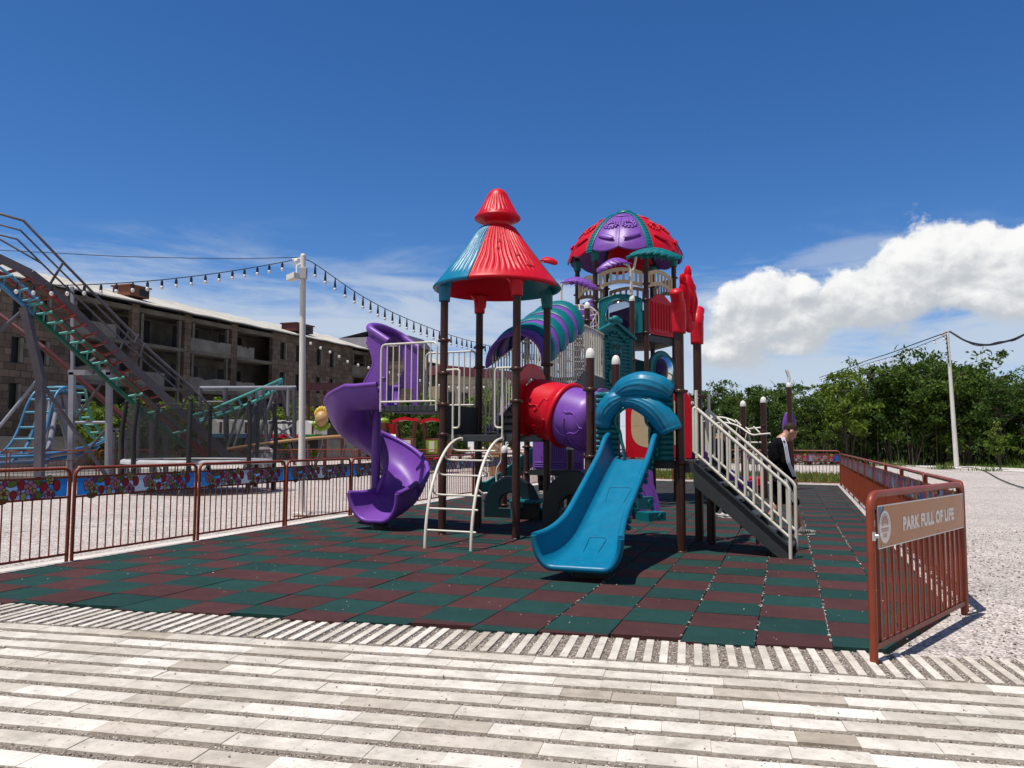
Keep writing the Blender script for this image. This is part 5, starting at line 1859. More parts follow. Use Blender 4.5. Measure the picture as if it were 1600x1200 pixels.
# teal seat steps and tunnel arches with the shade put into their colour
mb = MB()
sc = gnd(826, 812)
mb.boxax(Vector((sc.x, sc.y, .34)), UA * .26, VA * .30, ZA * .03); mb.boxax(Vector((sc.x, sc.y, .17)) - UA * .22, UA * .03, VA * .26, ZA * .17)
sc2 = sc + UA * .30 + VA * .35
mb.boxax(Vector((sc2.x, sc2.y, .17)), UA * .26, VA * .28, ZA * .03); mb.boxax(Vector((sc2.x, sc2.y, .08)), UA * .2, VA * .2, ZA * .08)
mb.build('step_seat', M['teal'], play, bevel=.02)
mb = MB()
tc_ = gnd(800, 815); tc_ = Vector((tc_.x, tc_.y + .5, 0))
outl = [(-.55, 0), (.55, 0), (.55, .35), (.40, .62), (.12, .78), (-.12, .78), (-.40, .62), (-.55, .35)]
inn = [(-.24, .2), (.24, .2), (.24, .3), (.20, .40), (.06, .47), (-.06, .47), (-.20, .40), (-.24, .3)]
mb.ringplate(outl, inn, tc_, UA, ZA, VA, .10)
mb.build('crawl_arch', M['shadeteal'], play, bevel=.02)
mb = MB()
tc2 = gnd(906, 850); tc2 = Vector((tc2.x, tc2.y + 1.1, 0))
mb.ringplate([(x * .9, z * 1.25) for x, z in outl], [(x * .9, z * 1.25) for x, z in inn], tc2, UA, ZA, VA, .12)
mb.build('crawl_arch', M['shadeteal'], play, bevel=.02)
# white climbing loop beside the low post
mb = MB()
q = gnd(783, 800); q = Vector((q.x, q.y, 0))
mb.tube(spline([q + ZA * .3, q + ZA * .55 - UA * .10, q + ZA * .85 - UA * .10, q + ZA * 1.05, q + ZA * 1.5], 5), .018, 6)
mb.tube(spline([q + ZA * .25, q + ZA * .45 - UA * .12, q + ZA * .65 - UA * .02], 5), .018, 6)
mb.build('climbing_loop', M['cream'], play)

def straight_slide(p_low, p_top, wd, mat, rim=.03, wall=.2):
    d = (p_top - p_low); mb = MB(); C, S, w, h = [], [], [], []
    s = Vector((-d.y, d.x, 0)).normalized()
    for k in range(17):
        t = 1 - k / 16
        z = p_low.z + (p_top.z - p_low.z) * (max(0, t - .14) / .86) ** 1.15
        C.append(Vector((p_low.x + d.x * t, p_low.y + d.y * t, z))); S.append(s); w.append(wd + .12 * max(0, .2 - t)); h.append(wall)
    trough(mb, C, S, w, h, h, t=.03, rim=rim, n=8)
    return mb.build('small_slide', mat, play)
straight_slide(Vector((-.62, 19.0, .26)), Vector((.75, 18.4, 1.15)), .55, M['teal'])
mb = MB(); mb.tube([Vector((-.45, 18.93, 0)), Vector((-.45, 18.93, .25))], .05, 10); mb.boxax(Vector((-.45, 18.93, .02)), UA * .2, VA * .15, ZA * .015); mb.build('slide_foot', M['deck'], play)
straight_slide(Vector((5.65, 19.5, .28)), Vector((3.95, 18.2, 1.25)), .6, M['purple'])

# ---- purple step climber with teal treads
s0 = gnd(1016, 812); s0 = Vector((s0.x, s0.y, 0))
ed = Vector((-0.55, 0.84, 0)).normalized(); es = Vector((0.84, .55, 0)).normalized()
K_ = 14.3 / FPX / 8.889
OUT = [(330, 1110), (262, 1000), (288, 790), (345, 650), (395, 530), (448, 372), (478, 345), (556, 345), (588, 430), (600, 600), (650, 740), (684, 900), (692, 1062), (566, 1066), (548, 920), (470, 800), (425, 720), (400, 800), (392, 960), (385, 1112)]
for s in (0, .48):
    o_ = Vector((s0.x, s0.y, 0)) + ed * (s + .05) + es * (s * .25)
    mb = MB()
    mb.prism([((x - 520) * K_, max(0.0, (1085 - y) * K_)) for x, y in OUT], o_, Vector((.985, -.17, 0)), ZA, Vector((.17, .985, 0)), .15)
    cs_ = mb.build('climber_side', M['purple'], play, bevel=.035)
    mb = MB()
    n_ = Vector((-.17, -.985, 0)) * .078; ex_ = Vector((.985, -.17, 0))
    W_ = lambda x, y: o_ + ex_ * ((x - 520) * K_) + ZA * ((1085 - y) * K_) + n_
    mb.tube(spline([W_(*q) for q in ((365, 560), (440, 640), (500, 760), (560, 900))], 5), .012, 6)
    mb.tube(spline([W_(*q) for q in ((585, 640), (620, 780), (640, 920), (645, 1050))], 5), .012, 6)
    mb.tube([W_(545 + 45 * math.cos(t) , 812 + 22 * math.sin(t) - 18 * math.cos(t)) for t in np.linspace(0, 6.28, 16)[:-1]], .010, 6, closed=True)
    mb.tube(spline([W_(*q) for q in ((475, 390), (466, 440), (475, 500), (492, 470), (490, 400))], 4), .010, 6)
    add_child(mb.build('side_relief', M['purple'], None), cs_)
for (u, z, hh) in ((-.22, .17, .17), (.10, .42, .22)):
    mb = MB()
    c = s0 + es * (-.16 + u * .15) + ed * u
    mb.boxax(Vector((c.x, c.y, z - hh / 2)), es * .21, ed * .17, ZA * hh / 2)
    mb.tube([Vector((c.x, c.y, z - hh / 2)) - ed * .175 + es * (.08 + .05 * math.cos(t)) + ZA * (.06 * math.sin(t)) for t in np.linspace(0, 6.28, 16)[:-1]], .012, 6, closed=True)
    mb.build('climber_step', M['teal'], play, bevel=.025)

# ================================================================== MONKEY BARS (right, behind the stairs)
mk = thing('climbing_frame', (6.6, 21.0, 0), 'brown posted climbing frame with arched white bars and hanging grips behind the stairs', 'playground')
def mpost(px, Y, h, r=.072):
    p = at(px, 700, Y); p = Vector((p.x, p.y, 0))
    mb = MB(); mb.tube([p, p + ZA * h], r, 16); o = mb.build('post', M['brown'], mk)
    mb = MB(); mb.lathe([(r + .004, h - .03), (r + .006, h), (r, h + .05), (r * .7, h + .10), (.001, h + .13)], p, 16); add_child(mb.build('post_cap', M['white'], None), o)
    for z in (h - .62, h - .76, h - 1.32):
        mb = MB(); mb.lathe([(r + .001, z - .03), (r + .016, z), (r + .001, z + .03)], p, 16); add_child(mb.build('collar', M['brown'], None), o)
    return p
m1 = mpost(1162, 20.6, 2.38); m2 = mpost(1194, 20.2, 2.46)
m3 = mpost(1113, 21.8, 2.1)
mb = MB()
for dz, dy in ((0, 0), (-.16, -.5)):
    a = m3 + ZA * (1.95 + dz) + Vector((-.3, dy, 0)); b = m2 + ZA * (1.80 + dz) + Vector((0, dy, 0))
    mid = (a + b) / 2
    mb.tube(spline([a, a + (b - a) * .25 + ZA * .18, a + (b - a) * .5 + ZA * .14, a + (b - a) * .72 - ZA * .06, a + (b - a) * .85 - ZA * .04, b], 6), .026, 8)
mb.build('arched_rail', M['cream'], mk)
for k in range(6):
    t = .15 + k * .14
    mb = MB()
    a = m3 + ZA * 1.95 + Vector((-.3, 0, 0)); b = m2 + ZA * 1.80
    p = a + (b - a) * t + ZA * (.15 if t < .6 else .0)
    mb.tube([p, p + Vector((0, -.5, -.16))], .018, 6)
    if k in (1, 3, 4):
        g = p + Vector((0, -.25, -.1))
        mb.tube(rounded([g, g - ZA * .28 + UA * .07, g - ZA * .42 + UA * .07, g - ZA * .42 - UA * .07, g - ZA * .28 - UA * .07, g], .03, 3), .015, 6)
    mb.build('hanging_grip', M['cream'], mk)
mb = MB(); mb.tube([m1 + ZA * 1.42, m2 + ZA * 1.42 + UA * .5], .022, 8)
for q in (.12, .32, .52):
    c = m1 + (m2 - m1) * q * 1.6
    mb.tube(rounded([c, c + ZA * 1.12, c + UA * .22 + ZA * 1.12, c + UA * .22], .09, 4), .02, 8)
mb.build('step_loops', M['cream'], mk)
mb = MB(); c = at(1183, 745, 22.5); mb.boxax(Vector((c.x, c.y, .32)), UA * .26, VA * .2, ZA * .14); mb.boxax(Vector((c.x, c.y, .09)), UA * .08, VA * .08, ZA * .09); mb.build('red_step', M['red'], mk, bevel=.05)

fp = thing('flower_post', (0, 0, 0), 'leaning brown post with a purple oval petal and bent white stem behind the walking man', 'playground')
b_ = gnd(1238.5, 766); t_ = at(1232.5, 604, b_.y)
fp.location = (b_.x, b_.y, 0)
mb = MB(); mb.tube([b_, t_], .076, 16); po = mb.build('post', M['brown'], fp)
mb = MB(); mb.lathe([(.080, -.02), (.084, .02), (.07, .09), (.03, .13), (.001, .135)], t_, 16); add_child(mb.build('post_cap', M['white'], None), po)
mb = MB(); mb.tube(spline([t_ + ZA * .1, t_ + ZA * .25 + Vector((.01, 0, 0)), t_ + ZA * .36 - Vector((.01, 0, 0)), t_ + ZA * .52 - Vector((.06, 0, 0))], 5), [.05] * 15 + [.045], 8); mb.build('stem', M['white'], fp)
pt = at(1233.5, 667, b_.y + .16)
mb = MB(); mb.sphere(pt, (.22, .06, .48), 24, 16); mb.build('petal', M['purple'], fp)
mb = MB(); p_ = at(1230, 693, b_.y - .1); q_ = gnd(1244, 752); mb.tube(rounded([p_, p_ + Vector((-.18, 0, 0)), Vector((p_.x - .05, p_.y - .05, .75)), Vector((p_.x + .12, p_.y - .3, .25))], .1, 4), .03, 8); mb.build('hand_rail', M['cream'], fp)
# ================================================================== PEOPLE
def surface_net(f, lo, hi, h):
    lo, hi = np.array(lo), np.array(hi)
    n = np.maximum(2, np.ceil((hi - lo) / h).astype(int) + 1)
    ax = [lo[i] + h * np.arange(n[i]) for i in range(3)]
    X, Y, Z = np.meshgrid(*ax, indexing='ij')
    F = f(np.stack([X, Y, Z], -1))
    c = [(i, j, k) for i in (0, 1) for j in (0, 1) for k in (0, 1)]
    sl = lambda o: tuple(slice(o[a], n[a] - 1 + o[a]) for a in range(3))
    acc = np.zeros((*(n - 1), 3)); cnt = np.zeros(tuple(n - 1))
    for p in c:
        for a in range(3):
            if p[a] == 0:
                q = list(p); q[a] = 1
                f0, f1 = F[sl(p)], F[sl(q)]
                m = (f0 < 0) != (f1 < 0)
                t = np.where(m, f0 / np.where(m, f0 - f1, 1), 0)
                pos = np.zeros((*f0.shape, 3))
                for b in range(3): pos[..., b] = p[b]
                pos[..., a] = t
                acc += pos * m[..., None]; cnt += m
    act = cnt > 0
    idx = -np.ones(tuple(n - 1), int); idx[act] = np.arange(act.sum())
    ii = np.argwhere(act)
    V = lo + h * (ii + acc[act] / cnt[act][:, None])
    faces = []
    for a in range(3):
        b, d = (a + 1) % 3, (a + 2) % 3
        s0 = [slice(0, n[0]), slice(0, n[1]), slice(0, n[2])]; s1 = list(s0)
        s0[a] = slice(0, n[a] - 1); s1[a] = slice(1, n[a])
        for s in (s0, s1):
            s[b] = slice(1, n[b] - 1); s[d] = slice(1, n[d] - 1)
        f0, f1 = F[tuple(s0)], F[tuple(s1)]
        for flip, m in ((False, (f0 < 0) & (f1 >= 0)), (True, (f0 >= 0) & (f1 < 0))):
            w = np.argwhere(m)
            if not len(w): continue
            w[:, b] += 1; w[:, d] += 1
            def cell(db, dd):
                q = w.copy(); q[:, b] -= db; q[:, d] -= dd
                return idx[q[:, 0], q[:, 1], q[:, 2]]
            Q = [cell(1, 1), cell(0, 1), cell(0, 0), cell(1, 0)]
            if flip: Q = Q[::-1]
            faces += np.stack(Q, 1).tolist()
    return V, faces

def cap_(P, a, b, ra, rb):
    a, b = np.array(a, float), np.array(b, float)
    ab = b - a
    t = np.clip(((P - a) @ ab) / (ab @ ab), 0, 1)
    return np.linalg.norm(P - a - t[..., None] * ab, axis=-1) - (ra + (rb - ra) * t)
def ell_(P, c, r):
    c, r = np.array(c, float), np.array(r, float)
    q = (P - c) / r
    k = np.linalg.norm(q, axis=-1)
    return (k - 1) * min(r)
def smin(a, b, k):
    h = np.clip(0.5 + 0.5 * (b - a) / k, 0, 1)
    return b + (a - b) * h - k * h * (1 - h)

def build_person(loc, yaw, label, J, cloth, hairlong=False, phone=False, group=None):
    """J: joints in local metres, facing +x, left is +y"""
    root = thing('person', loc, label, 'person')
    if group: root['group'] = group
    def sdf_mesh(f, lo, hi, h, name, mat, parent, smooth=True):
        V, Fc = surface_net(f, lo, hi, h)
        mb = MB(); mb.add([Vector(v) for v in V], Fc, 0, smooth)
        ca, sa = math.cos(yaw), math.sin(yaw)
        mb.v = [(loc[0] + x * ca - y * sa, loc[1] + x * sa + y * ca, loc[2] + z) for x, y, z in mb.v]
        return mb.build(name, mat, parent)
    hd, nk, ch, pv = J['head'], J['neck'], J['chest'], J['pelvis']
    hdir = np.array(J.get('face', (1, 0, -.6)), float); hdir /= np.linalg.norm(hdir)
    hup = np.array([-hdir[2], 0, hdir[0]]) if abs(hdir[1]) < 1e-6 else np.cross(hdir, [0, 1, 0]) * -1
    hup /= np.linalg.norm(hup); hs = np.cross(hup, hdir)
    hd = np.array(hd, float)
    def head(P):
        q = np.stack([(P - hd) @ hdir, (P - hd) @ hs, (P - hd) @ hup], -1)
        d = ell_(q, (-.014, 0, .032), (.108, .080, .098))
        d = smin(d, ell_(q, (.030, 0, -.052), (.062, .054, .070)), .04)
        d = smin(d, ell_(q, (.075, 0, -.095), (.022, .026, .020)), .03)            # chin
        d = smin(d, cap_(q, (.090, 0, .005), (.112, 0, -.030), .010, .014), .012)  # nose
        d = smin(d, cap_(q, (.088, -.018, -.066), (.088, .018, -.066), .008, .008), .008)
        for s in (-1, 1):
            d = smin(d, ell_(q, (-.008, s * .086, -.012), (.024, .012, .036)), .008)
            d = -smin(-d, ell_(q, (.094, s * .030, .012), (.012, .014, .009)), .008)
            d = smin(d, ell_(q, (.083, s * .030, .011), (.012, .013, .010)), .004)
        return d
    def skin(P):
        d = head(P)
        d = smin(d, cap_(P, hd - hup * .06 - hdir * .03, nk, .054, .060), .03)
        d = smin(d, cap_(P, nk, np.array(ch) + (0, 0, .08), .07, .12), .05)
        d = smin(d, ell_(P, ch, (.115, .165, .20)), .08)
        d = smin(d, cap_(P, ch, pv, .115, .13), .08)
        for s, n_ in ((-1, 'r'), (1, 'l')):
            sh, el, wr = J['sh' + n_], J['el' + n_], J['wr' + n_]
            d = smin(d, cap_(P, sh, el, .052, .042), .03); d = smin(d, cap_(P, el, wr, .041, .027), .012)
            hp, kn, an = J['hip' + n_], J['kn' + n_], J['an' + n_]
            d = smin(d, cap_(P, hp, kn, .085, .056), .04)
            d = smin(d, cap_(P, kn, an, .054, .036), .015)
            cf = np.array(kn) * .68 + np.array(an) * .32 + (-.018, 0, 0)
            d = smin(d, ell_(P, cf, (.050, .046, .11)), .03)
        return d
    V, Fc = surface_net(skin, (-.75, -.42, .0), (.75, .42, 1.86), .0125)
    mb = MB(); mb.add([Vector(v) for v in V], Fc, 0, True)
    # hands: palm, four unequal fingers, thumb on the side of the palm
    for n_ in ('r', 'l'):
        wr = np.array(J['wr' + n_], float)
        f = np.array(J.get('hd' + n_, (0.25, 0, -1)), float); f /= np.linalg.norm(f)
        sd = np.array([0, 1.0 if n_ == 'l' else -1.0, 0]); pn = np.cross(f, sd); pn /= np.linalg.norm(pn)
        up = np.cross(sd, f)
        wd = np.cross(f, sd)                      # across the knuckles (fore-aft for a hanging hand)
        wd = wd / np.linalg.norm(wd)
        if wd[0] < 0: wd = -wd
        inn = -sd
        def hand(P):
            d = cap_(P, wr, wr + f * .05, .026, .030)
            pc_ = wr + f * .055
            q = np.stack([(P - pc_) @ f, (P - pc_) @ wd, (P - pc_) @ sd], -1)
            d = smin(d, ell_(q, (0, 0, 0), (.052, .040, .017)), .012)
            for k, ln in enumerate((.068, .078, .072, .055)):
                b = wr + f * .095 + wd * (.030 - .020 * k)
                m_ = b + f * (ln * .5) + inn * .010
                t_ = m_ + f * (ln * .38) + inn * .030
                d = smin(d, smin(cap_(P, b, m_, .0095, .0088), cap_(P, m_, t_, .0088, .0072), .004), .004)
            b = wr + f * .030 + wd * .034
            m_ = b + f * .035 + wd * .022 + inn * .006
            t_ = m_ + f * .030 + inn * .014
            d = smin(d, smin(cap_(P, b, m_, .013, .0105), cap_(P, m_, t_, .0105, .008), .004), .006)
            return d
        Vh, Fh = surface_net(hand, wr + np.minimum(f * .21, 0) - .065, wr + np.maximum(f * .21, 0) + .065, .0058)
        mb.add([Vector(v) for v in Vh], Fh, 0, True)
    ca, sa = math.cos(yaw), math.sin(yaw)
    tow = lambda v: (loc[0] + v[0] * ca - v[1] * sa, loc[1] + v[0] * sa + v[1] * ca, loc[2] + v[2])
    mb.v = [tow(v) for v in mb.v]
    mb.build('body', M['skin'], root)
    # hair
    def hair(P):
        q = np.stack([(P - hd) @ hdir, (P - hd) @ hs, (P - hd) @ hup], -1)
        d = ell_(q, (-.016, 0, .033), (.1100, .0820, .1000))
        cut = (-.004 - q[..., 2]) + np.clip(q[..., 0] + .02, -.09, .2) * 0.85      # hairline rises towards the brow
        d = np.maximum(d, cut + (.0 if not hairlong else -.03))
        d = d + .0035 * np.sin(q[..., 0] * 160) * np.sin(q[..., 1] * 140 + q[..., 2] * 90)
        if hairlong:
            d = smin(d, cap_(q, (-.10, 0, .02), (-.13, 0, -.10), .035, .02), .03)
        return d
    sdf_mesh(hair, hd - .2, hd + .2, .009, 'hair', M['hair'], root)
    # jacket
    def jacket(P):
        d = ell_(P, np.array(ch) + (0, 0, .02), (.145, .195, .22))
        d = smin(d, cap_(P, np.array(ch) + (0, 0, -.05), np.array(pv) + (.01, 0, .02), .135, .150), .09)
        d = smin(d, cap_(P, np.array(J['shr']) + (0, .04, .01), np.array(J['shl']) + (0, -.04, .01), .075, .075), .06)
        d = smin(d, cap_(P, nk, np.array(ch) + (0, 0, .1), .068, .13), .05)
        for n_ in 'rl':
            d = smin(d, cap_(P, J['sh' + n_], J['el' + n_], .078, .066), .03)
            d = smin(d, cap_(P, J['el' + n_], np.array(J['wr' + n_]), .066, .050), .018)
        wob = .006 * np.sin(P[..., 2] * 38 + 5 * np.sin(P[..., 0] * 14 + P[..., 1] * 9)) * np.clip((1.35 - P[..., 2]) * 3, 0, 1)
        hem = (np.array(pv)[2] - .10) - P[..., 2]
        return np.maximum(np.maximum(d + wob, hem), P[..., 2] - (nk[2] + .035))
    sdf_mesh(jacket, (-.45, -.42, pv[2] - .25), (.6, .42, 1.62), .0125, 'jacket', M[cloth['top']], root)
    kl = cloth['leg']
    def legs(P):
        d = cap_(P, np.array(pv) + (0, -.06, .03), np.array(pv) + (0, .06, .03), .135, .135)
        for n_ in 'rl':
            hp, kn, an = [np.array(J[q + n_], float) for q in ('hip', 'kn', 'an')]
            if kl == 'short':
                d = smin(d, cap_(P, hp, kn + (hp - kn) * .02, .108, .098), .05)
            else:
                d = smin(d, cap_(P, hp, kn, .105, .078), .05); d = smin(d, cap_(P, kn, an + (0, 0, .04), .078, .060), .02)
        wob = .006 * np.sin(P[..., 2] * 30 + 4 * np.sin(P[..., 0] * 11))
        lim = (min(J['knr'][2], J['knl'][2]) - .02) if kl == 'short' else .055
        return np.maximum(d + wob, lim - P[..., 2])
    sdf_mesh(legs, (-.65, -.38, .0), (.65, .38, pv[2] + .2), .0125, 'shorts' if kl == 'short' else 'trousers', M[cloth['legm']], root)
    for n_ in 'rl':
        an = np.array(J['an' + n_], float); td = np.array(J['toe' + n_], float); td /= np.linalg.norm(td)
        up = np.array([0, 0, 1.0])
        base_ = an - up * .085
        sidev = np.cross(up, td); sidev /= np.linalg.norm(sidev); upv = np.cross(td, sidev)
        def shoe(P):
            q = np.stack([(P - base_) @ td, (P - base_) @ sidev, (P - base_) @ upv], -1)
            d = ell_(q, (-.015, 0, .045), (.075, .043, .052))
            d = smin(d, ell_(q, (.10, 0, .032), (.105, .050, .038)), .035)
            d = smin(d, cap_(q, (-.02, 0, .06), (-.02, 0, .095), .046, .043), .02)
            return np.maximum(d, -q[..., 2])
        so2 = sdf_mesh(shoe, base_ - .16, base_ + .25, .0085, 'shoe', M[cloth['shoe']], root)
        mbx = MB()
        sole = [(-.085, 0), (-.07, .040), (.02, .040), (.10, .052), (.17, .042), (.205, 0), (.17, -.042), (.10, -.052), (.02, -.040), (-.07, -.040)]
        mbx.prism(sole, Vector(base_ + upv * .008), Vector(td), Vector(sidev), Vector(upv), .018)
        mbx.v = [tow(v) for v in mbx.v]
        add_child(mbx.build('sole', M['whiteshoe'], None), so2)
        if cloth.get('shoestripe'):
            mbx = MB()
            for k in range(3):
                for s in (-1, 1):
                    c = base_ + td * (.035 + .028 * k) + sidev * (s * .047) + upv * .045
                    mbx.boxax(Vector(c), Vector(td) * .007, Vector(sidev) * .006, Vector(upv * .022 + td * -.006))
            mbx.v = [tow(v) for v in mbx.v]
            add_child(mbx.build('shoe_stripes', M['black'], None), so2)
    if cloth.get('stripes'):
        # three tapes down each sleeve and the side of the leg
        for n_, s in (('r', -1), ('l', 1)):
            sh, el, wr = [np.array(J[q + n_], float) for q in ('sh', 'el', 'wr')]
            mbx = MB()
            for k in range(3):
                off = (k - 1) * .021
                rows = []
                pts = [(np.array(nk) * .55 + sh * .45 + (0, 0, .045), .0, .055)] + [(sh + (el - sh) * t, .078 - .012 * t, 1) for t in np.linspace(.0, 1, 7)] + [(el + (wr - el) * t, .066 - .016 * t, 1) for t in np.linspace(.12, .98, 7)]
                for (c, r_, fl_) in pts[1:]:
                    outv = np.array([0.10, s, .0]); outv /= np.linalg.norm(outv)
                    p = c + outv * (r_ * 1.02 + .012) + np.array([off, 0, 0])
                    rows.append([Vector(p - (.0055, 0, 0)), Vector(p + (.0055, 0, 0))])
                p0 = np.array(pts[1][0]) + np.array([off, s * .03, .088]); p00 = np.array(nk) + np.array([off * .8 - .01, s * .075, .045])
                rows = [[Vector(p00 - (.0055, 0, 0)), Vector(p00 + (.0055, 0, 0))], [Vector(p0 - (.0055, 0, 0)), Vector(p0 + (.0055, 0, 0))]] + rows
                mbx.grid(rows); mbx.grid([[q - Vector((0, s * .008, .004)) for q in r2] for r2 in rows])
            mbx.v = [tow(v) for v in mbx.v]
            mbx.build('sleeve_stripes', M['stripe'], root)
            mbx = MB()
            hp, kn = np.array(J['hip' + n_], float), np.array(J['kn' + n_], float)
            for k in range(3):
                rows = []
                for t in np.linspace(.1, .95, 6):
                    p = hp + (kn - hp) * t + np.array([(k - 1) * .022 + .0, s * (.108 - .010 * t + .012), 0])
                    rows.append([Vector(p - (.006, 0, 0)), Vector(p + (.006, 0, 0))])
                mbx.grid(rows); mbx.grid([[q - Vector((0, s * .008, 0)) for q in r2] for r2 in rows])
            mbx.v = [tow(v) for v in mbx.v]
            mbx.build('leg_stripes', M['stripe'], root)
    return root, tow

mg = gnd(1250, 830)
MX, MY = 4.13, 12.25
JM = dict(head=(.155, 0, 1.555), neck=(.02, 0, 1.43), chest=(-.03, 0, 1.22), pelvis=(-.02, 0, .90), face=(.80, 0, -.60),
          shr=(-.03, -.185, 1.355), elr=(.00, -.235, 1.09), wrr=(.10, -.225, .88), hdr=(.35, .15, -1),
          shl=(-.02, .185, 1.355), ell=(-.06, .24, 1.09), wrl=(.06, .235, .87), hdl=(.35, -.15, -1),
          hipr=(-.02, -.095, .88), knr=(.13, -.10, .475), anr=(.27, -.10, .09), toer=(1, -.08, .03),
          hipl=(-.02, .095, .88), knl=(.0, .10, .47), anl=(-.24, .10, .15), toel=(.93, 0, -.30))
man, tow = build_person((MX, MY, 0.018), R(0), 'young man in black striped sportswear walking right with his head bowed beside the stairs', JM,
                        dict(top='jersey', leg='short', legm='jersey', shoe='shoe', stripes=True, shoestripe=True))
JW = dict(head=(.06, 0, 1.575), neck=(.0, 0, 1.44), chest=(-.02, 0, 1.23), pelvis=(-.02, 0, .92), face=(.85, 0, -.45),
          shr=(-.0, -.17, 1.36), elr=(.02, -.21, 1.09), wrr=(.21, -.10, 1.15), hdr=(1, .2, .05),
          shl=(-.0, .17, 1.36), ell=(.0, .21, 1.10), wrl=(.20, .10, 1.12), hdl=(1, -.2, .05),
          hipr=(-.02, -.09, .90), knr=(.06, -.09, .49), anr=(.08, -.09, .09), toer=(1, -.15, 0),
          hipl=(-.02, .09, .90), knl=(.03, .09, .48), anl=(-.08, .09, .09), toel=(1, .1, 0))
wg = gnd(1126, 810)
wom, tw2 = build_person((wg.x, wg.y, 0.018), R(-8), 'woman in black clothes and white shoes standing behind the stairs looking at a phone', JW,
                        dict(top='jersey', leg='long', legm='jersey', shoe='whiteshoe'), hairlong=True)
ph = thing('phone', tw2((.345, -.04, 1.18)), 'dark phone held by the woman behind the stairs', 'phone')
mb = MB(); c = Vector(tw2((.345, -.04, 1.18)))
mb.boxax(c, Vector((.035, .0, .035)), Vector((0, .036, 0)), Vector((.003, 0, -.003)))
mb.build('case', M['black'], ph, bevel=.004)
mb = MB(); mb.boxax(c + Vector((-.0035, 0, .0045)), Vector((.032, 0, .032)), Vector((0, .032, 0)), Vector((.0006, 0, -.0006))); mb.build('screen', M['signdark'], ph)
J3 = dict(JW); J3.update(wrr=(.12, -.22, .86), elr=(.0, -.23, 1.09), hdr=(.2, .1, -1), wrl=(.12, .22, .86), ell=(.0, .23, 1.09), hdl=(.2, -.1, -1))
g3 = gnd(848, 772)
build_person((g3.x - .02, g3.y, 0.018), R(-60), 'person in dark trousers standing behind the purple box under the tower', J3,
             dict(top='jersey', leg='long', legm='jersey', shoe='shoe'))

# ---- folded push chair in the shade under the tower
pg = gnd(876, 800); pg = Vector((pg.x, pg.y + .3, 0.02))
pr = thing('pushchair', pg, 'small white framed pushchair with grey seat standing in the shade under the tower', 'pushchair')
mb = MB()
for s in (-.17, .17):
    mb.tube(rounded([pg + Vector((s, -.25, .08)), pg + Vector((s * .9, .0, .55)), pg + Vector((s, .25, .98)), pg + Vector((s, .36, 1.0))], .1, 4), .016, 8)
    mb.tube([pg + Vector((s, .25, .08)), pg + Vector((s * .9, .0, .55))], .015, 8)
mb.tube([pg + Vector((-.17, .36, 1.0)), pg + Vector((.17, .36, 1.0))], .018, 8)
mb.build('frame', M['cream'], pr)
mb = MB(); mb.boxax(pg + Vector((0, -.02, .42)), Vector((.16, 0, 0)), Vector((0, .16, .0)), Vector((0, 0, .03))); mb.boxax(pg + Vector((0, .15, .62)), Vector((.16, 0, 0)), Vector((0, .04, .20)), Vector((0, .03, -.01))); mb.build('seat', M['padgrey'], pr, bevel=.02)
mb = MB()
mb.grid([[pg + Vector((x, .22 - .32 * math.sin(q), .86 + .14 * math.cos(q) - .1 * math.sin(q))) for x in (-.17, 0, .17)] for q in np.linspace(-.4, 1.4, 8)]); mb.build('hood', M['jersey'], pr)
for sx in (-.19, .19):
    for sy in (-.25, .25):
        mb = MB(); c = pg + Vector((sx, sy, .075)); mb.tube([c + Vector((0, .058 * math.cos(t), .058 * math.sin(t))) for t in np.linspace(0, 6.2832, 20)[:-1]], .017, 8, closed=True); mb.cyl(c - Vector((.012, 0, 0)), c + Vector((.012, 0, 0)), .03, n=10); mb.build('wheel', M['black'], pr)
# ================================================================== LIGHT POLES, STRING LIGHTS, WIRES
lp = gnd(471, 804); LPX, LPY = lp.x, lp.y
pole = thing('light_pole', (LPX, LPY, 0), 'white round light pole with camera box and leaning stay behind the left fence', 'pole')
pt_ = at(473.5, 400, LPY)
mb = MB(); mb.tube([Vector((LPX, LPY, 0)), pt_], [.068, .054], 16); mb.boxax(Vector((LPX, LPY, .02)), Vector((.16, 0, 0)), Vector((0, .16, 0)), Vector((0, 0, .02)))
mb.build('shaft', M['pole'], pole)
mb = MB(); mb.tube([Vector((LPX - .22, LPY + .9, 0)), pt_ - ZA * .7], [.06, .04], 12); mb.build('stay', M['pole'], pole)
mb = MB(); c = pt_ - ZA * .36; mb.boxax(c + Vector((.03, -.07, 0)), Vector((.07, 0, 0)), Vector((0, .05, 0)), ZA * .11); mb.build('junction_box', M['padgrey'], pole, bevel=.008)
mb = MB(); c = pt_ + Vector((-.10, -.06, -.44)); mb.boxax(c - UA * .0 + Vector((-.05, -.06, 0)), Vector((.09, -.05, .02)), Vector((.04, .07, 0)), ZA * .055); mb.tube([c, c + ZA * .24, pt_ - ZA * .14], .022, 6); mb.build('camera', M['white'], pole, bevel=.006)
mb = MB(); mb.tube([pt_ + Vector((0, 0, -.05)), pt_ + Vector((-.20, -.03, -.08))], .02, 6); mb.sphere(pt_ + ZA * .0, (.055, .055, .05), 10, 6); mb.sphere(pt_ + Vector((-.13, -.02, -.12)), (.05, .05, .06), 8, 6); mb.build('cable_bracket', M['pole'], pole)

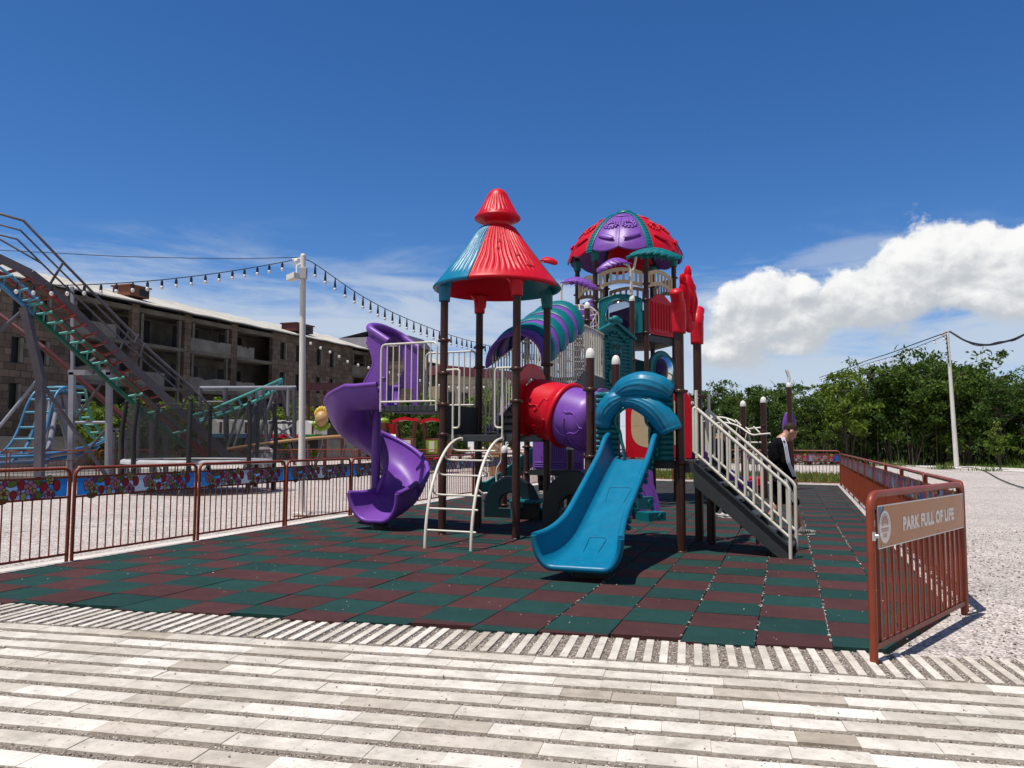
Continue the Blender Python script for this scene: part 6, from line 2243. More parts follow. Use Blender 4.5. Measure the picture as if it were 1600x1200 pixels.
def sag(a, b, s, n=40):
    return [a + (b - a) * (i / n) - ZA * (4 * s * (i / n) * (1 - i / n)) for i in range(n + 1)]
def lights(pts, spacing, label, group=None, drop=.03, r=.009, bulbr=.034, both=True, start=.3):
    root = thing('string_lights', pts[0], label, 'string lights', group)
    mb = MB(); mb.tube(pts, r, 5); mb.build('cable', M['pvc_dark'], root)
    acc, nxt = 0.0, start
    for p, q in zip(pts, pts[1:]):
        L = (q - p).length
        while nxt < acc + L:
            c = p + (q - p) * ((nxt - acc) / L)
            mb = MB(); mb.tube([c, c - ZA * (drop + .03)], [.010, .026], 8); mb.tube([c - ZA * drop, c - ZA * (drop + .075)], [.024, .026], 8)
            so3 = mb.build('lamp_holder', M['pvc_dark'], root)
            mb = MB(); mb.sphere(c - ZA * (drop + .075 + bulbr), (bulbr, bulbr, bulbr * 1.2), 8, 6); add_child(mb.build('bulb', M['globe'], None), so3)
            nxt += spacing * rnd.uniform(.93, 1.07)
        acc += L
    return root
A1 = at(462, 404, LPY - .03)
left_pts = [at(x, y, Y) for x, y, Y in ((462, 404, 15.55), (445, 409, 15.4), (365, 423, 14.8), (283, 434, 14.2), (220, 440, 13.8), (155, 444, 13.4), (100, 445.5, 13.0), (40, 443, 12.6), (-40, 434, 12.1), (-140, 414, 11.5))]
lights(spline(left_pts, 5), .255, 'string of bulbs sagging from the white pole to the left edge')
right_pts = [at(x, y, Y) for x, y, Y in ((475, 404, 15.6), (496, 415, 15.9), (560, 459, 17.2), (620, 491, 18.8), (690, 519, 21.0), (740, 534, 23.0), (790, 546, 25.5), (850, 557, 29))]
lights(spline(right_pts, 6), .345, 'string of hanging bulbs from the white pole down behind the tower', drop=.13)
far_pts = [at(x, y, Y) for x, y, Y in ((462, 520, 34), (494, 535, 35), (525, 549, 36), (552, 563, 37), (620, 580, 39), (700, 600, 41), (760, 600, 43), (800, 592, 44))]
lights(spline(far_pts, 4), .62, 'faint string of bulbs in front of the ruined building', drop=.02, r=.010, bulbr=.06)
w_ = MB(); w_.tube(spline([at(x, y, Y) for x, y, Y in ((466, 402, 15.6), (360, 404, 15.2), (200, 401, 14.5), (80, 395, 14.0), (-60, 388, 13.4))], 5), .007, 5)
tag(w_.build('wire', M['pvc_dark']), 'thin dark wire above the string lights on the left', 'wire')

rp = gnd(1495, 731)
pole2 = thing('light_pole', rp, 'tall leaning white light pole on the gravel before the trees', 'pole')
pt2 = at(1480, 517, rp.y)
mb = MB(); mb.tube([rp, pt2], [.145, .085], 16); mb.lathe([(.26, 0), (.25, .03), (.16, .05)], rp, 16); mb.build('shaft', M['pole'], pole2)
mb = MB(); mb.tube([pt2 - ZA * .14, pt2 + Vector((-.34, 0, -.22))], .05, 8); mb.boxax(pt2 + Vector((-.24, -.05, -.2)), Vector((.14, 0, 0)), Vector((0, .06, 0)), ZA * .06); mb.sphere(pt2 + Vector((-.36, -.1, -.24)), .10, 10, 7); mb.build('camera', M['white'], pole2)
mb = MB()
for k in range(6): mb.sphere(pt2 + Vector((-.14 + .02 * k, -.1, -.5 - .28 * k)), .055, 8, 5)
mb.tube([pt2 + Vector((-.12, -.1, -.2)), pt2 + Vector((-.04, -.1, -2.0))], .02, 5); mb.build('looped_cable', M['pvc_dark'], pole2)
lights(spline([at(x, y, Y) for x, y, Y in ((1478, 524, 39.8), (1430, 543, 45), (1390, 558, 51), (1352, 569, 57), (1318, 581, 65), (1280, 594, 75))], 5), 1.5, 'string of small bulbs running left from the right white pole', drop=.02, r=.018, bulbr=.06)
for (pts, r_, lab) in ((((1480, 519, 39.9), (1430, 537, 45), (1390, 552, 51), (1350, 565, 58), (1318, 577, 66), (1280, 590, 75)), .03, 'dark cable running above the small bulbs left of the right pole'),
                       (((1484, 518, 39.9), (1510, 533, 38.8), (1540, 539, 37.6), (1570, 534, 36.3), (1600, 523, 35), (1680, 480, 33)), .05, 'thick sagging cable bundle right of the right white pole')):
    mb = MB(); mb.tube(spline([at(*p) for p in pts], 6), r_, 6)
    if r_ > .04: mb.tube([p + ZA * .07 * math.sin(i * .5) + Vector((0, .05, 0)) for i, p in enumerate(spline([at(*p) for p in pts], 6))], .02, 5)
    tag(mb.build('cable', M['pvc_dark']), lab, 'cable')
mb = MB(); mb.tube([p + ZA * .012 for p in spline([gnd(1500, 731), gnd(1518, 731), gnd(1540, 737), gnd(1560, 748), gnd(1590, 760), gnd(1640, 772)], 6)], .022, 6)
tag(mb.build('ground_cable', M['pvc_dark']), 'dark cable snaking over the gravel from the right pole', 'cable')

# ================================================================== TRAMPOLINE
tcx = at(312, 720, 22.6); TC = Vector((tcx.x, 22.6, 0)); TR = 1.95; TZ = .82
tp = thing('trampoline', TC, 'round netted trampoline with black padded posts behind the left fence', 'trampoline')
mb = MB(); mb.tube([TC + Vector((TR * math.cos(a), TR * math.sin(a), TZ)) for a in np.linspace(0, 6.2832, 49)[:-1]], .045, 8, closed=True); mb.build('frame_ring', M['lightsteel'], tp)
mb = MB(); mb.lathe([(0.001, TZ - .02), (TR - .32, TZ + .0)], TC, 48); mb.lathe([(TR - .32, TZ - .012), (0.001, TZ - .035)], TC, 48); mb.build('bounce_mat', M['sheet'], tp)
mb = MB(); mb.lathe([(TR - .30, TZ + .035), (TR - .28, TZ + .065), (TR, TZ + .07), (TR + .06, TZ + .04), (TR + .06, TZ - .05)], TC, 64, fn=lambda a, z, r: .03 * math.sin(a * 23) * math.sin(a * 7)); mb.build('spring_pad', M['padgrey'], tp)
for k in range(8):
    a = k * math.pi / 4 + .24
    p = TC + Vector((TR * math.cos(a), TR * math.sin(a), 0)) * 1.0
    ou = Vector((math.cos(a), math.sin(a), 0))
    mb = MB(); mb.tube(spline([p + ou * .06, p + ou * .08 + ZA * .9, p + ou * .10 + ZA * 1.6, p + ou * .02 + ZA * 2.42], 4), .062, 10); mb.sphere(p + ou * .02 + ZA * 2.47, .05, 8, 6); mb.build('padded_post', M['black'], tp)
    mb = MB(); mb.tube([p - ou * .08 + ZA * (TZ - .05), p - ou * .08 + Vector((-ou.y, ou.x, 0)) * .25 + ZA * .03, p - ou * .08 - Vector((-ou.y, ou.x, 0)) * .25 + ZA * .03, p - ou * .08 + ZA * (TZ - .05)], .025, 6); mb.build('leg', M['lightsteel'], tp)
mb = MB(); mb.lathe([(TR - .04, TZ + .06), (TR - .06, 2.35)], TC, 32); mb.tube([TC + Vector(((TR - .05) * math.cos(a), (TR - .05) * math.sin(a), 2.35)) for a in np.linspace(0, 6.2832, 33)[:-1]], .015, 5, closed=True); mb.build('net', M['net'], tp)

# ================================================================== ROLLER COASTER
rc = thing('roller_coaster', (-15, 30, 0), 'grey and red roller coaster lift hill with green and blue tracks at left', 'roller coaster')
def P3(px, py, Y): return at(px, py, Y)
def poly(name, pts, w, h, mat, parent=rc):
    mb = MB()
    for a, b in zip(pts, pts[1:]): mb.beam(P3(*a), P3(*b), w, h)
    return mb.build(name, M[mat], parent)
def bar(name, a, b, r, mat, parent=rc, n=8):
    mb = MB(); mb.tube([P3(*a), P3(*b)], r, n); return mb.build(name, M[mat], parent)
# main stringer beam with walkway and ladder track
SB = [(-80, 372, 24.0), (0, 404, 24.6), (48, 427, 25.0), (80, 452, 25.4), (200, 566, 27.0), (300, 660, 28.4), (362, 718, 29.4)]
mb = MB()
for a, b in zip(SB, SB[1:]): mb.beam(P3(*a), P3(*b), .10, .26)
mb.build('stringer_beam', M['gunmetal'], rc)
lad = [(-80, 380, 24.3), (-20, 402, 24.6), (20, 416, 24.9), (70, 452, 25.3), (110, 488, 25.8), (160, 532, 26.5), (214, 582, 27.3), (263, 629, 28.1), (300, 665, 28.6), (345, 708, 29.2)]
LP1 = spline([P3(*p) for p in lad], 8)
offv = Vector((-.50, -.10, -.16))
mb = MB(); mb.tube(LP1, .075, 8); mb.tube([p + offv for p in LP1], .075, 8); mb.tube([p + offv * .5 - ZA * .2 for p in LP1], .06, 8)
tr_ = mb.build('lift_track', M['trackred'], rc)
acc = 0; nx = 0
for p, q in zip(LP1, LP1[1:]):
    L = (q - p).length
    while nx < acc + L:
        c = p + (q - p) * ((nx - acc) / L)
        mb = MB(); mb.beam(c + Vector((.08, -.08, .06)), c + offv + Vector((-.03, -.08, .0)), .14, .06); add_child(mb.build('cross_tie', M['trackred'], None), tr_)
        nx += .42
    acc += L
rails = [[(-60, 322, 25.2), (0, 334, 25.4), (37, 345, 25.6), (100, 411, 26.4), (227, 541, 28.0), (300, 606, 28.9), (334, 640, 29.3)],
         [(-60, 340, 25.2), (0, 351, 25.4), (32, 360, 25.6), (93, 421, 26.3), (215, 541, 27.8), (290, 606, 28.8), (326, 640, 29.3)],
         [(-60, 356, 25.2), (0, 367, 25.4), (27, 374, 25.6), (85, 431, 26.2), (200, 541, 27.6), (282, 612, 28.7), (318, 644, 29.2)]]
mb = MB()
for k, r_ in enumerate(rails):
    mb.tube([P3(*p) for p in r_], .045 if k == 0 else .03, 6)
mb.tube([P3(-40, 360, 25.2), P3(0, 374, 25.4), P3(64, 411, 25.9)], .03, 6)
for (x0_, y0_, x1_, y1_, Y) in ((99, 410, 77, 446, 26.3), (203, 513, 187, 548, 27.7), (217, 522, 200, 558, 27.8), (227, 536, 208, 572, 27.9), (300, 606, 282, 642, 28.9), (330, 638, 314, 668, 29.3)):
    mb.tube([P3(x0_, y0_, Y), P3(x1_, y1_, Y - .1)], .045, 6)
mb.build('walkway_railing', M['gunmetal'], rc)
# green and blue track beside it
GT = [(-80, 385, 23.4), (-20, 425, 23.7), (20, 458, 24.0), (43, 480, 24.3), (66, 501, 24.6), (93, 524, 25.0), (118, 547, 25.4), (145, 571, 25.8), (187, 609, 26.5), (232, 648, 27.2), (290, 695, 28.2)]
G1 = spline([P3(*p) for p in GT], 6)
gof = Vector((.36, .12, .12)); gdn = Vector((-.02, 0, -.28))
k0 = 18
for (nm, seg, mat) in (('blue_track', G1[:k0 + 1], 'skyblue'), ('green_track', G1[k0:], 'green')):
    mb = MB(); mb.tube(seg, .045, 8); mb.tube([p + gof for p in seg], .045, 8); mb.tube([p + gof * .5 + gdn for p in seg], .07, 8)
    gt = mb.build(nm, M[mat], rc)
    for p in seg[::4]:
        mb = MB(); mb.tube([p + Vector((-.06, -.03, .03)), p + gof + Vector((.06, -.03, .03))], .045, 6); mb.tube([p + gof * .5, p + gof * .5 + gdn], .03, 6); add_child(mb.build('cross_tie', M['mint' if mat == 'green' else 'cyan'], None), gt)
# supports
def column(name, pts, w, mat='gunmetal'):
    mb = MB()
    for a, b in zip(pts, pts[1:]): mb.beam(a, b, w, w, up=(0, 1, 0))
    return mb.build(name, M[mat], rc)
gz = lambda px, Y: Vector((at(px, 700, Y).x, Y, 0))
column('support_column', [P3(38, 480, 24.2), P3(64, 592, 24.6), gz(64, 24.6)], .23)
bar('brace', (60, 592, 24.6), (-20, 690, 24.0), .05, 'lightsteel'); bar('brace', (66, 600, 24.7), (165, 742, 26.5), .07, 'gunmetal'); bar('brace', (38, 483, 24.3), (-20, 535, 24), .06, 'gunmetal')
bar('brace', (-30, 470, 28), (70, 545, 28.2), .10, 'darkred'); bar('brace', (70, 545, 28.2), (215, 672, 29), .10, 'darkred')
Yq = 27.0
for px in (113, 171): column('portal_column', [P3(px, 582, Yq), gz(px, Yq)], .17, 'lightsteel')
column('portal_beam', [P3(108, 582, Yq), P3(176, 582, Yq)], .17, 'lightsteel'); column('portal_column', [P3(113, 448, Yq + .6), P3(113, 582, Yq + .6)], .09, 'lightsteel')
bar('brace', (167, 588, Yq), (117, 655, Yq), .05, 'gunmetal'); bar('brace', (117, 660, Yq), (167, 660, Yq), .05, 'lightsteel'); bar('brace', (168, 668, Yq), (115, 730, Yq), .05, 'gunmetal')
column('track_mount', [P3(146, 578, Yq), P3(146, 566, Yq - .4)], .3, 'gunmetal')
column('track_mount', [P3(179, 582, Yq), P3(179, 560, Yq)], .22, 'gunmetal')
for (px, py, Y) in ((258, 655, 28.5), (215, 640, 28.2), (236, 655, 30.5), (194, 672, 29)):
    column('support_column', [P3(px, py, Y), gz(px + 3, Y)], .14, 'gunmetal')
column('machine_frame', [gz(178, 28), P3(178, 672, 28), P3(190, 672, 28), gz(190, 28)], .14, 'gunmetal')
# blue hump
HB = [(-10, 716, 29.0), (14, 697, 29.3), (30, 668, 29.7), (44, 630, 30.0), (60, 609, 30.4), (85, 605, 31.2), (106, 607, 32), (114, 622, 32.6), (122, 645, 33), (132, 664, 33.4), (146, 683, 33.8), (165, 690, 34.4)]
H1 = spline([P3(*p) for p in HB], 5)
hof = [Vector((1.15 * max(.35, 1 - .08 * i / 5), .1, .02)) for i in range(len(H1))]
mb = MB(); mb.tube(H1[:31], .055, 8); mb.tube([p + h for p, h in zip(H1, hof)][:31], .055, 8); mb.tube([p + h * .5 - ZA * .18 for p, h in zip(H1, hof)][:31], .07, 8)
ht = mb.build('blue_track', M['skyblue'], rc)
for i in range(1, 30, 3):
    mb = MB(); mb.tube([H1[i], H1[i] + hof[i]], .045, 6); add_child(mb.build('cross_tie', M['cyan'], None), ht)
mb = MB(); mb.tube(H1[30:], .055, 8); mb.tube([p + h for p, h in zip(H1, hof)][30:], .055, 8)
ht = mb.build('mint_track', M['mint'], rc)
for i in range(30, len(H1), 3):
    mb = MB(); mb.tube([H1[i], H1[i] + hof[i]], .045, 6); add_child(mb.build('cross_tie', M['mint'], None), ht)
for (a, b) in (((88, 640, 31), (70, 735, 30)), ((92, 640, 31), (118, 735, 32)), ((80, 625, 31), (66, 735, 30.5)), ((100, 620, 32), (108, 735, 32))):
    bar('support_leg', a, (b[0], 733, b[2]), .10, 'lightsteel')
mb = MB(); mb.boxax(P3(95, 628, 31.6), Vector((.75, 0, 0)), Vector((0, .1, 0)), ZA * .28); mb.build('saddle_plate', M['gunmetal'], rc)
# low blue loop on the ground and yellow-brown run out
mb = MB(); L1 = spline([P3(*p) for p in ((-30, 716, 28), (20, 714, 28.5), (60, 712, 29), (100, 706, 30), (135, 698, 31), (150, 690, 32))], 6)
mb.tube(L1, .06, 6); mb.tube([p + Vector((.1, .5, .08)) for p in L1], .06, 6); mb.tube([p + Vector((0, .2, -.2)) for p in L1], .07, 6); lo = mb.build('low_track', M['skyblue'], rc)
mb = MB(); L1 = spline([P3(*p) for p in ((355, 702, 33), (410, 694, 34), (470, 687, 35), (520, 683, 36), (570, 681, 37))], 5)
mb.tube(L1, .06, 6); mb.tube([p + Vector((.05, .7, .05)) for p in L1], .06, 6)
for p in L1[::2]: mb.beam(p, p + Vector((.05, .7, .05)), .08, .06)
mb.build('runout_track', M['copper'], rc)
for px in (372, 400, 430, 452, 482, 505, 540):
    bar('support_leg', (px, 694, 34.5), (px + rnd.uniform(-14, 14), 727, 34.5), .06, 'gunmetal')
# rising mint spiral on the right of the ride
for (off, nm) in ((0, 'mint_track'),):
    R0 = spline([P3(*p) for p in ((298, 650, 33.0), (330, 640, 33.6), (365, 625, 34.3), (400, 610, 35.2), (425, 599, 36.2), (440, 592, 37.4))], 5)
    R1 = spline([P3(*p) for p in ((312, 656, 33.9), (345, 644, 34.3), (380, 634, 34.9), (405, 622, 35.6), (428, 607, 36.5), (441, 595, 37.6))], 5)
    mb = MB(); mb.tube(R0, .055, 6); mb.tube(R1, .055, 6); mb.tube([(a + b) / 2 - ZA * .25 for a, b in zip(R0, R1)], .07, 6)
    mt = mb.build(nm, M['mint'], rc)
    for i in range(1, len(R0), 2):
        mb = MB(); mb.tube([R0[i], (R0[i] + R1[i]) / 2 - ZA * .25, R1[i]], .05, 6); add_child(mb.build('cross_tie', M['cyan' if i % 4 else 'skyblue'], None), mt)
for (a, b, r_) in (((410, 608, 36), (385, 716, 35), .22), ((412, 616, 36), (418, 716, 35), .10), ((430, 604, 37), (400, 700, 36), .08), ((437, 604, 37), (462, 700, 37), .09), ((436, 610, 37), (421, 690, 37), .09), ((426, 610, 37), (432, 690, 37), .07),
                   ((392, 620, 35), (365, 700, 35), .06), ((375, 636, 34.5), (350, 716, 34), .06), ((352, 606, 34.4), (354, 690, 34.4), .12), ((313, 606, 34.4), (313, 700, 34.4), .10), ((460, 605, 36), (460, 690, 36), .10), ((450, 606, 36), (450, 650, 36), .07)):
    bar('support_leg', (a[0], a[1], a[2]), (b[0], b[1], b[2]), r_, 'gunmetal' if r_ > .07 else 'lightsteel')
bar('top_beam', (312, 607, 34.4), (462, 606, 36.2), .10, 'lightsteel'); bar('mid_beam', (352, 628, 34.4), (312, 628, 34.4), .05, 'gunmetal')
bar('mid_beam', (420, 660, 36.8), (462, 660, 36.8), .07, 'gunmetal')
bar('brace', (424, 688, 36.5), (460, 662, 36.8), .05, 'lightsteel'); bar('brace', (428, 664, 36.5), (462, 690, 36.8), .05, 'lightsteel')
mb = MB(); mb.lathe([(.55, 0), (.6, .5), (.5, 1.0), (.2, 1.15), (.001, 1.16)], gz(410, 35), 14, fn=lambda a, z, r: .06 * math.sin(a * 3 + z * 6)); tag(mb.build('covered_bundle', M['padgrey']), 'grey tarpaulin bundle under the roller coaster track', 'tarpaulin')
# station slab
mb = MB(); a, b = gz(20, 26), gz(330, 36)
mb.boxax((a + b) / 2 + ZA * .10, Vector((7.5, 2.0, 0)), Vector((-.6, 3.4, 0)), ZA * .10); mb.build('base_slab', M['concrete'], rc)
# maroon canopy beam behind the pole
gn = thing('canopy_frame', gz(520, 44), 'long maroon steel canopy beam on posts behind the white pole', 'canopy')
mb = MB(); mb.beam(P3(476, 604, 42), P3(566, 605, 46), .5, .42); mb.build('roof_beam', M['darkred'], gn)
for px, Y in ((482, 42.3), (508, 43.6), (535, 44.8), (562, 45.9)):
    mb = MB(); mb.tube([P3(px, 606, Y), gz(px, Y)], .10, 8); mb.build('post', M['darkred'], gn)

# train with white cars
tn = thing('roller_coaster_train', gz(440, 38.5), 'white roller coaster train with green sill and yellow crested tan nose', 'train')
for (x0_, x1_, mat) in ((334, 368, 'white'), (372, 408, 'white'), (412, 446, 'white'), (450, 474, 'white'), (478, 507, 'white')):
    mb = MB()
    Y = 38.2 + (x0_ - 336) * .012
    a, b = P3(x0_, 680, Y), P3(x1_, 680, Y)
    prof2 = [(0, 0), (1, 0), (1.0, .30), (.99, .60), (.92, .74), (.80, .76), (.70, .62), (.30, .62), (.20, .76), (.06, .76), (0, .66)]
    Lx = (b - a).length
    mb.prism([(u * Lx, z) for u, z in prof2], Vector((a.x, a.y, 1.68)), (b - a).normalized(), ZA, Vector((0, 1, 0)), 1.1)
    cr = mb.build('car_body', M['white'], tn, bevel=.06)
    mb = MB(); mb.boxax((a + b) / 2 + ZA * (1.66 - (a.z + b.z) / 2), (b - a) * .5, Vector((0, .56, 0)), ZA * .09); add_child(mb.build('sill', M['grassgreen' if x0_ > 470 else ('skyblue' if x0_ < 400 else 'red')], None), cr)
    mb = MB(); mb.boxax((a + b) / 2 + ZA * (2.05 - (a.z + b.z) / 2) - Vector((0, .56, 0)), (b - a) * .05, Vector((0, .01, 0)), ZA * .26); add_child(mb.build('door_gap', M['darkred'], None), cr)
for px, Y in ((345, 38.3), (390, 38.8), (430, 39.2), (462, 39.6), (492, 39.9)):
    mb = MB(); mb.beam(P3(px, 690, Y) * 1 + ZA * (1.0 - P3(px, 690, Y).z), P3(px, 690, Y) + ZA * (1.60 - P3(px, 690, Y).z), .5, .7, up=(0, 1, 0)); mb.build('bogie', M['black'], tn)
nose = P3(505, 655, 39.6)
mb = MB(); mb.sphere(nose + Vector((0, -.35, 0)), (.32, .36, .40), 18, 12); mb.build('nose_cone', M['tan'], tn)
mb = MB()
for k in range(7):
    a = .5 + k * .36; mb.sphere(nose + Vector((.33 * math.cos(a), -.25, .38 * math.sin(a) + .08)), (.11, .12, .20), 10, 7)
mb.build('nose_crest', M['yellow'], tn)
mb = MB()
for k in range(5):
    a = 3.5 + k * .55; mb.sphere(nose + Vector((.34 * math.cos(a), -.3, .38 * math.sin(a) - .1)), (.16, .16, .14), 10, 7)
mb.build('nose_collar', M['lime'], tn)

# little children's train with red roofs
def cab(name, px, Y, label, loco):
    c = gz(px, Y); t = thing(name, c, label, 'train')
    hw_ = .40
    mb = MB(); mb.boxax(c + ZA * 1.12, Vector((hw_, 0, 0)), Vector((0, .42, 0)), ZA * .46); mb.build('cab_body', M['wood'], t, bevel=.03)
    for sx in (-1, 1):
        for sy in (-1, 1):
            mb = MB(); mb.tube([c + Vector((sx * (hw_ - .07), sy * .36, 1.55)), c + Vector((sx * (hw_ + .02), sy * .40, 2.36))], .06, 8); mb.build('cab_post', M['wood'], t)
    rows = [[c + Vector((x, y, 2.34 + .17 * math.cos(x * 2.6) + (.10 * (x - .3) / .25 if x > .3 else 0))) for y in (-.58, .58)] for x in np.linspace(-.56, .56, 15)]
    mb = MB(); mb.grid(rows); mb.grid([[p - ZA * .13 for p in r2] for r2 in rows]); mb.grid([[r2[0] for r2 in rows], [r2[0] - ZA * .13 for r2 in rows]]); mb.grid([[r2[1] for r2 in rows], [r2[1] - ZA * .13 for r2 in rows]])
    mb.add([rows[0][0], rows[0][1], rows[0][1] - ZA * .13, rows[0][0] - ZA * .13], [(0, 1, 2, 3)]); mb.add([rows[-1][0], rows[-1][1], rows[-1][1] - ZA * .13, rows[-1][0] - ZA * .13], [(0, 1, 2, 3)]); mb.build('roof', M['red'], t)
    mb = MB(); mb.boxax(c + Vector((0, -.44, 1.18)), Vector((.27, 0, 0)), Vector((0, .012, 0)), ZA * .30); sb_ = mb.build('side_board', M['cream' if loco else 'lime'], t)
    mb = MB(); mb.boxax(c + Vector((0, -.455, 1.20)), Vector((.12, 0, 0)), Vector((0, .01, 0)), ZA * (.05 if loco else .24)); add_child(mb.build('board_trim', M['wood' if loco else 'cream'], None), sb_)
    for sx in (-.30, .30):
        mb = MB(); w0 = c + Vector((sx, -.40, .42)); mb.tube([w0 + Vector((.26 * math.cos(a), 0, .26 * math.sin(a))) for a in np.linspace(0, 6.28, 20)[:-1]], .05, 8, closed=True)
        for a in np.linspace(0, 6.28, 7)[:-1]: mb.tube([w0, w0 + Vector((.24 * math.cos(a), 0, .24 * math.sin(a)))], .025, 5)
        mb.build('wheel', M['red'], t)
    mb = MB(); mb.boxax(c + ZA * .58, Vector((hw_ + .05, 0, 0)), Vector((0, .36, 0)), ZA * .10); mb.build('chassis', M['black'], t)
    if loco:
        mb = MB(); mb.tube([c + Vector((-hw_, 0, 1.42)), c + Vector((-1.35, 0, 1.42))], .36, 20); mb.build('boiler', M['cream'], t)
        mb = MB(); mb.tube([c + Vector((-.78, 0, 1.42)), c + Vector((-.66, 0, 1.42))], .375, 20); mb.build('boiler_band', M['purple'], t)
        mb = MB(); mb.tube([c + Vector((-1.05, 0, 1.7)), c + Vector((-1.05, 0, 2.30))], [.13, .25], 14); mb.build('chimney', M['wood'], t)
        mb = MB(); mb.sphere(c + Vector((-1.05, 0, 2.34)), (.29, .29, .15), 14, 8); mb.build('chimney_cap', M['lime'], t)
        mb = MB(); mb.tube([c + Vector((-.60, 0, 1.7)), c + Vector((-.60, 0, 2.02)), c + Vector((-.60, 0, 2.2))], [.12, .18, .26], 12); mb.build('steam_dome', M['red'], t)
    else:
        mb = MB(); mb.boxax(c + Vector((.62, 0, 1.05)), Vector((.20, 0, 0)), Vector((0, .36, 0)), ZA * .5); mb.build('end_panel', M['wood'], t, bevel=.02)
cab('toy_locomotive', 634, 36.0, 'red roofed brown toy locomotive with cream boiler beyond the left fence', True)
cab('toy_wagon', 676, 37.0, 'red roofed brown toy wagon with yellow board behind the locomotive', False)
for (px, mat, lab) in ((651, 'grassgreen', 'small green bin between the toy locomotive and the wagon'), (657, 'skyblue', 'small blue bin beside the green bin near the toy train')):
    c = gz(px, 40); mb = MB(); mb.lathe([(.20, 0), (.24, .75), (.26, .78), (.26, .84), (.16, .90), (.001, .92)], c, 12); tag(mb.build('bin', M[mat]), lab, 'bin')
for k, px in enumerate((1103, 1118, 1131)):
    c = gz(px, 31.5); t = thing('plastic_chair', c, 'blue plastic chair beyond the back fence, %s' % ['left of three', 'middle of three', 'right of three'][k], 'chair', 'blue chairs beyond the back fence')
    mb = MB(); mb.boxax(c + ZA * .62, Vector((.2, 0, 0)), Vector((0, .2, 0)), ZA * .02); mb.build('seat', M['skyblue'], t, bevel=.01)
    mb = MB(); mb.boxax(c + Vector((0, .2, .95)), Vector((.2, 0, 0)), Vector((0, .02, .02)), Vector((0, 0, .32))); mb.build('backrest', M['skyblue'], t, bevel=.01)
    for sx in (-.17, .17):
        for sy in (-.17, .17):
            mb = MB(); mb.tube([c + Vector((sx, sy, .62)), c + Vector((sx * 1.15, sy * 1.15, 0))], .025, 6); mb.build('leg', M['skyblue'], t)
# orange cabinet far behind the ladder
c = gz(776, 34); mb = MB(); mb.boxax(c + ZA * .75, Vector((.30, 0, 0)), Vector((0, .3, 0)), ZA * .75); mb.boxax(c + ZA * 1.53, Vector((.34, 0, 0)), Vector((0, .34, 0)), ZA * .03)
kb = mb.build('cabinet', M['copper'], None, bevel=.02); tag(kb, 'small rusty orange cabinet beyond the fence behind the arched ladder', 'cabinet')

# ================================================================== RUINED BUILDING
F0 = Vector((-27.6, 49.0, 0)); FD = Vector((0.366, 0.9306, 0)).normalized(); FN = Vector((FD.y, -FD.x, 0))   # FN towards the playground
def F(t, z, d=0.0): return F0 + FD * t + FN * d + ZA * z
bd_ = thing('ruined_building', F(20, 0, -6), 'abandoned three storey brown stone block with empty balconies and pale roof', 'building')
EAVE = 10.8
SL = [2.3, 5.2, 8.1]
mb = MB()
def panel(t0, t1, z0, z1, d=0.0, th=.35):
    mb.boxax(F((t0 + t1) / 2, (z0 + z1) / 2, d - th / 2), FD * ((t1 - t0) / 2), FN * (th / 2), ZA * ((z1 - z0) / 2))
def wall_windows(t0, t1, wins, rows_):
    """stone wall from t0 to t1 with window columns wins [(a,b)] in each row (z0,z1)"""
    zs = [0.0]
    for (a, b) in rows_: zs += [a, b]
    zs.append(EAVE)
    for i in range(0, len(zs), 2): panel(t0, t1, zs[i], zs[i + 1])
    for (a, b) in rows_:
        e = [t0]
        for (u, v) in wins: e += [u, v]
        e.append(t1)
        for i in range(0, len(e), 2): panel(e[i], e[i + 1], a, b)
rows_w = [(.9, 2.4), (3.6, 5.1), (6.4, 8.0), (9.0, 10.4)]
rows_w = [(3.2, 4.7), (5.9, 7.4), (8.5, 10.0)]
wall_windows(-16, -.4, [(-14, -13), (-11, -10), (-8.6, -7.6), (-6.2, -5.2), (-3.6, -2.8), (-1.9, -1.1)], rows_w)
wall_windows(19.7, 31.5, [(20.7, 21.7), (22.9, 23.9), (26.0, 27.0), (28.1, 29.1)], rows_w)
wall_windows(38.5, 58, [(39.5, 40.5), (42, 43), (45, 46), (48, 49), (51, 52), (54, 55)], rows_w)
for t in (-.4, 4.9, 9.7, 14.7): panel(t, t + .62, 0, EAVE)
for t in (31.5, 35.0, 38.0): panel(t, t + .5, 0, EAVE)
w1 = mb.build('wall', M['stone'], bd_, uv=(tuple(FD), (0, 0, 1)))
mb = MB()
bays = [(.22, 4.9), (5.52, 9.7), (10.32, 14.7), (15.32, 19.7), (32.0, 35.0), (35.5, 38.0)]
for (a, b) in bays:
    for z in SL + [EAVE - .3]:
        mb = MB(); panel(a, b, z - .18, z + .06, -.02, 2.4); mb.build('floor_slab', M['shadeconcrete'], bd_)
    mb = MB(); panel(a, b, EAVE - .55, EAVE - .25, -.01, .3); mb.build('lintel', M['shadeconcrete'], bd_)
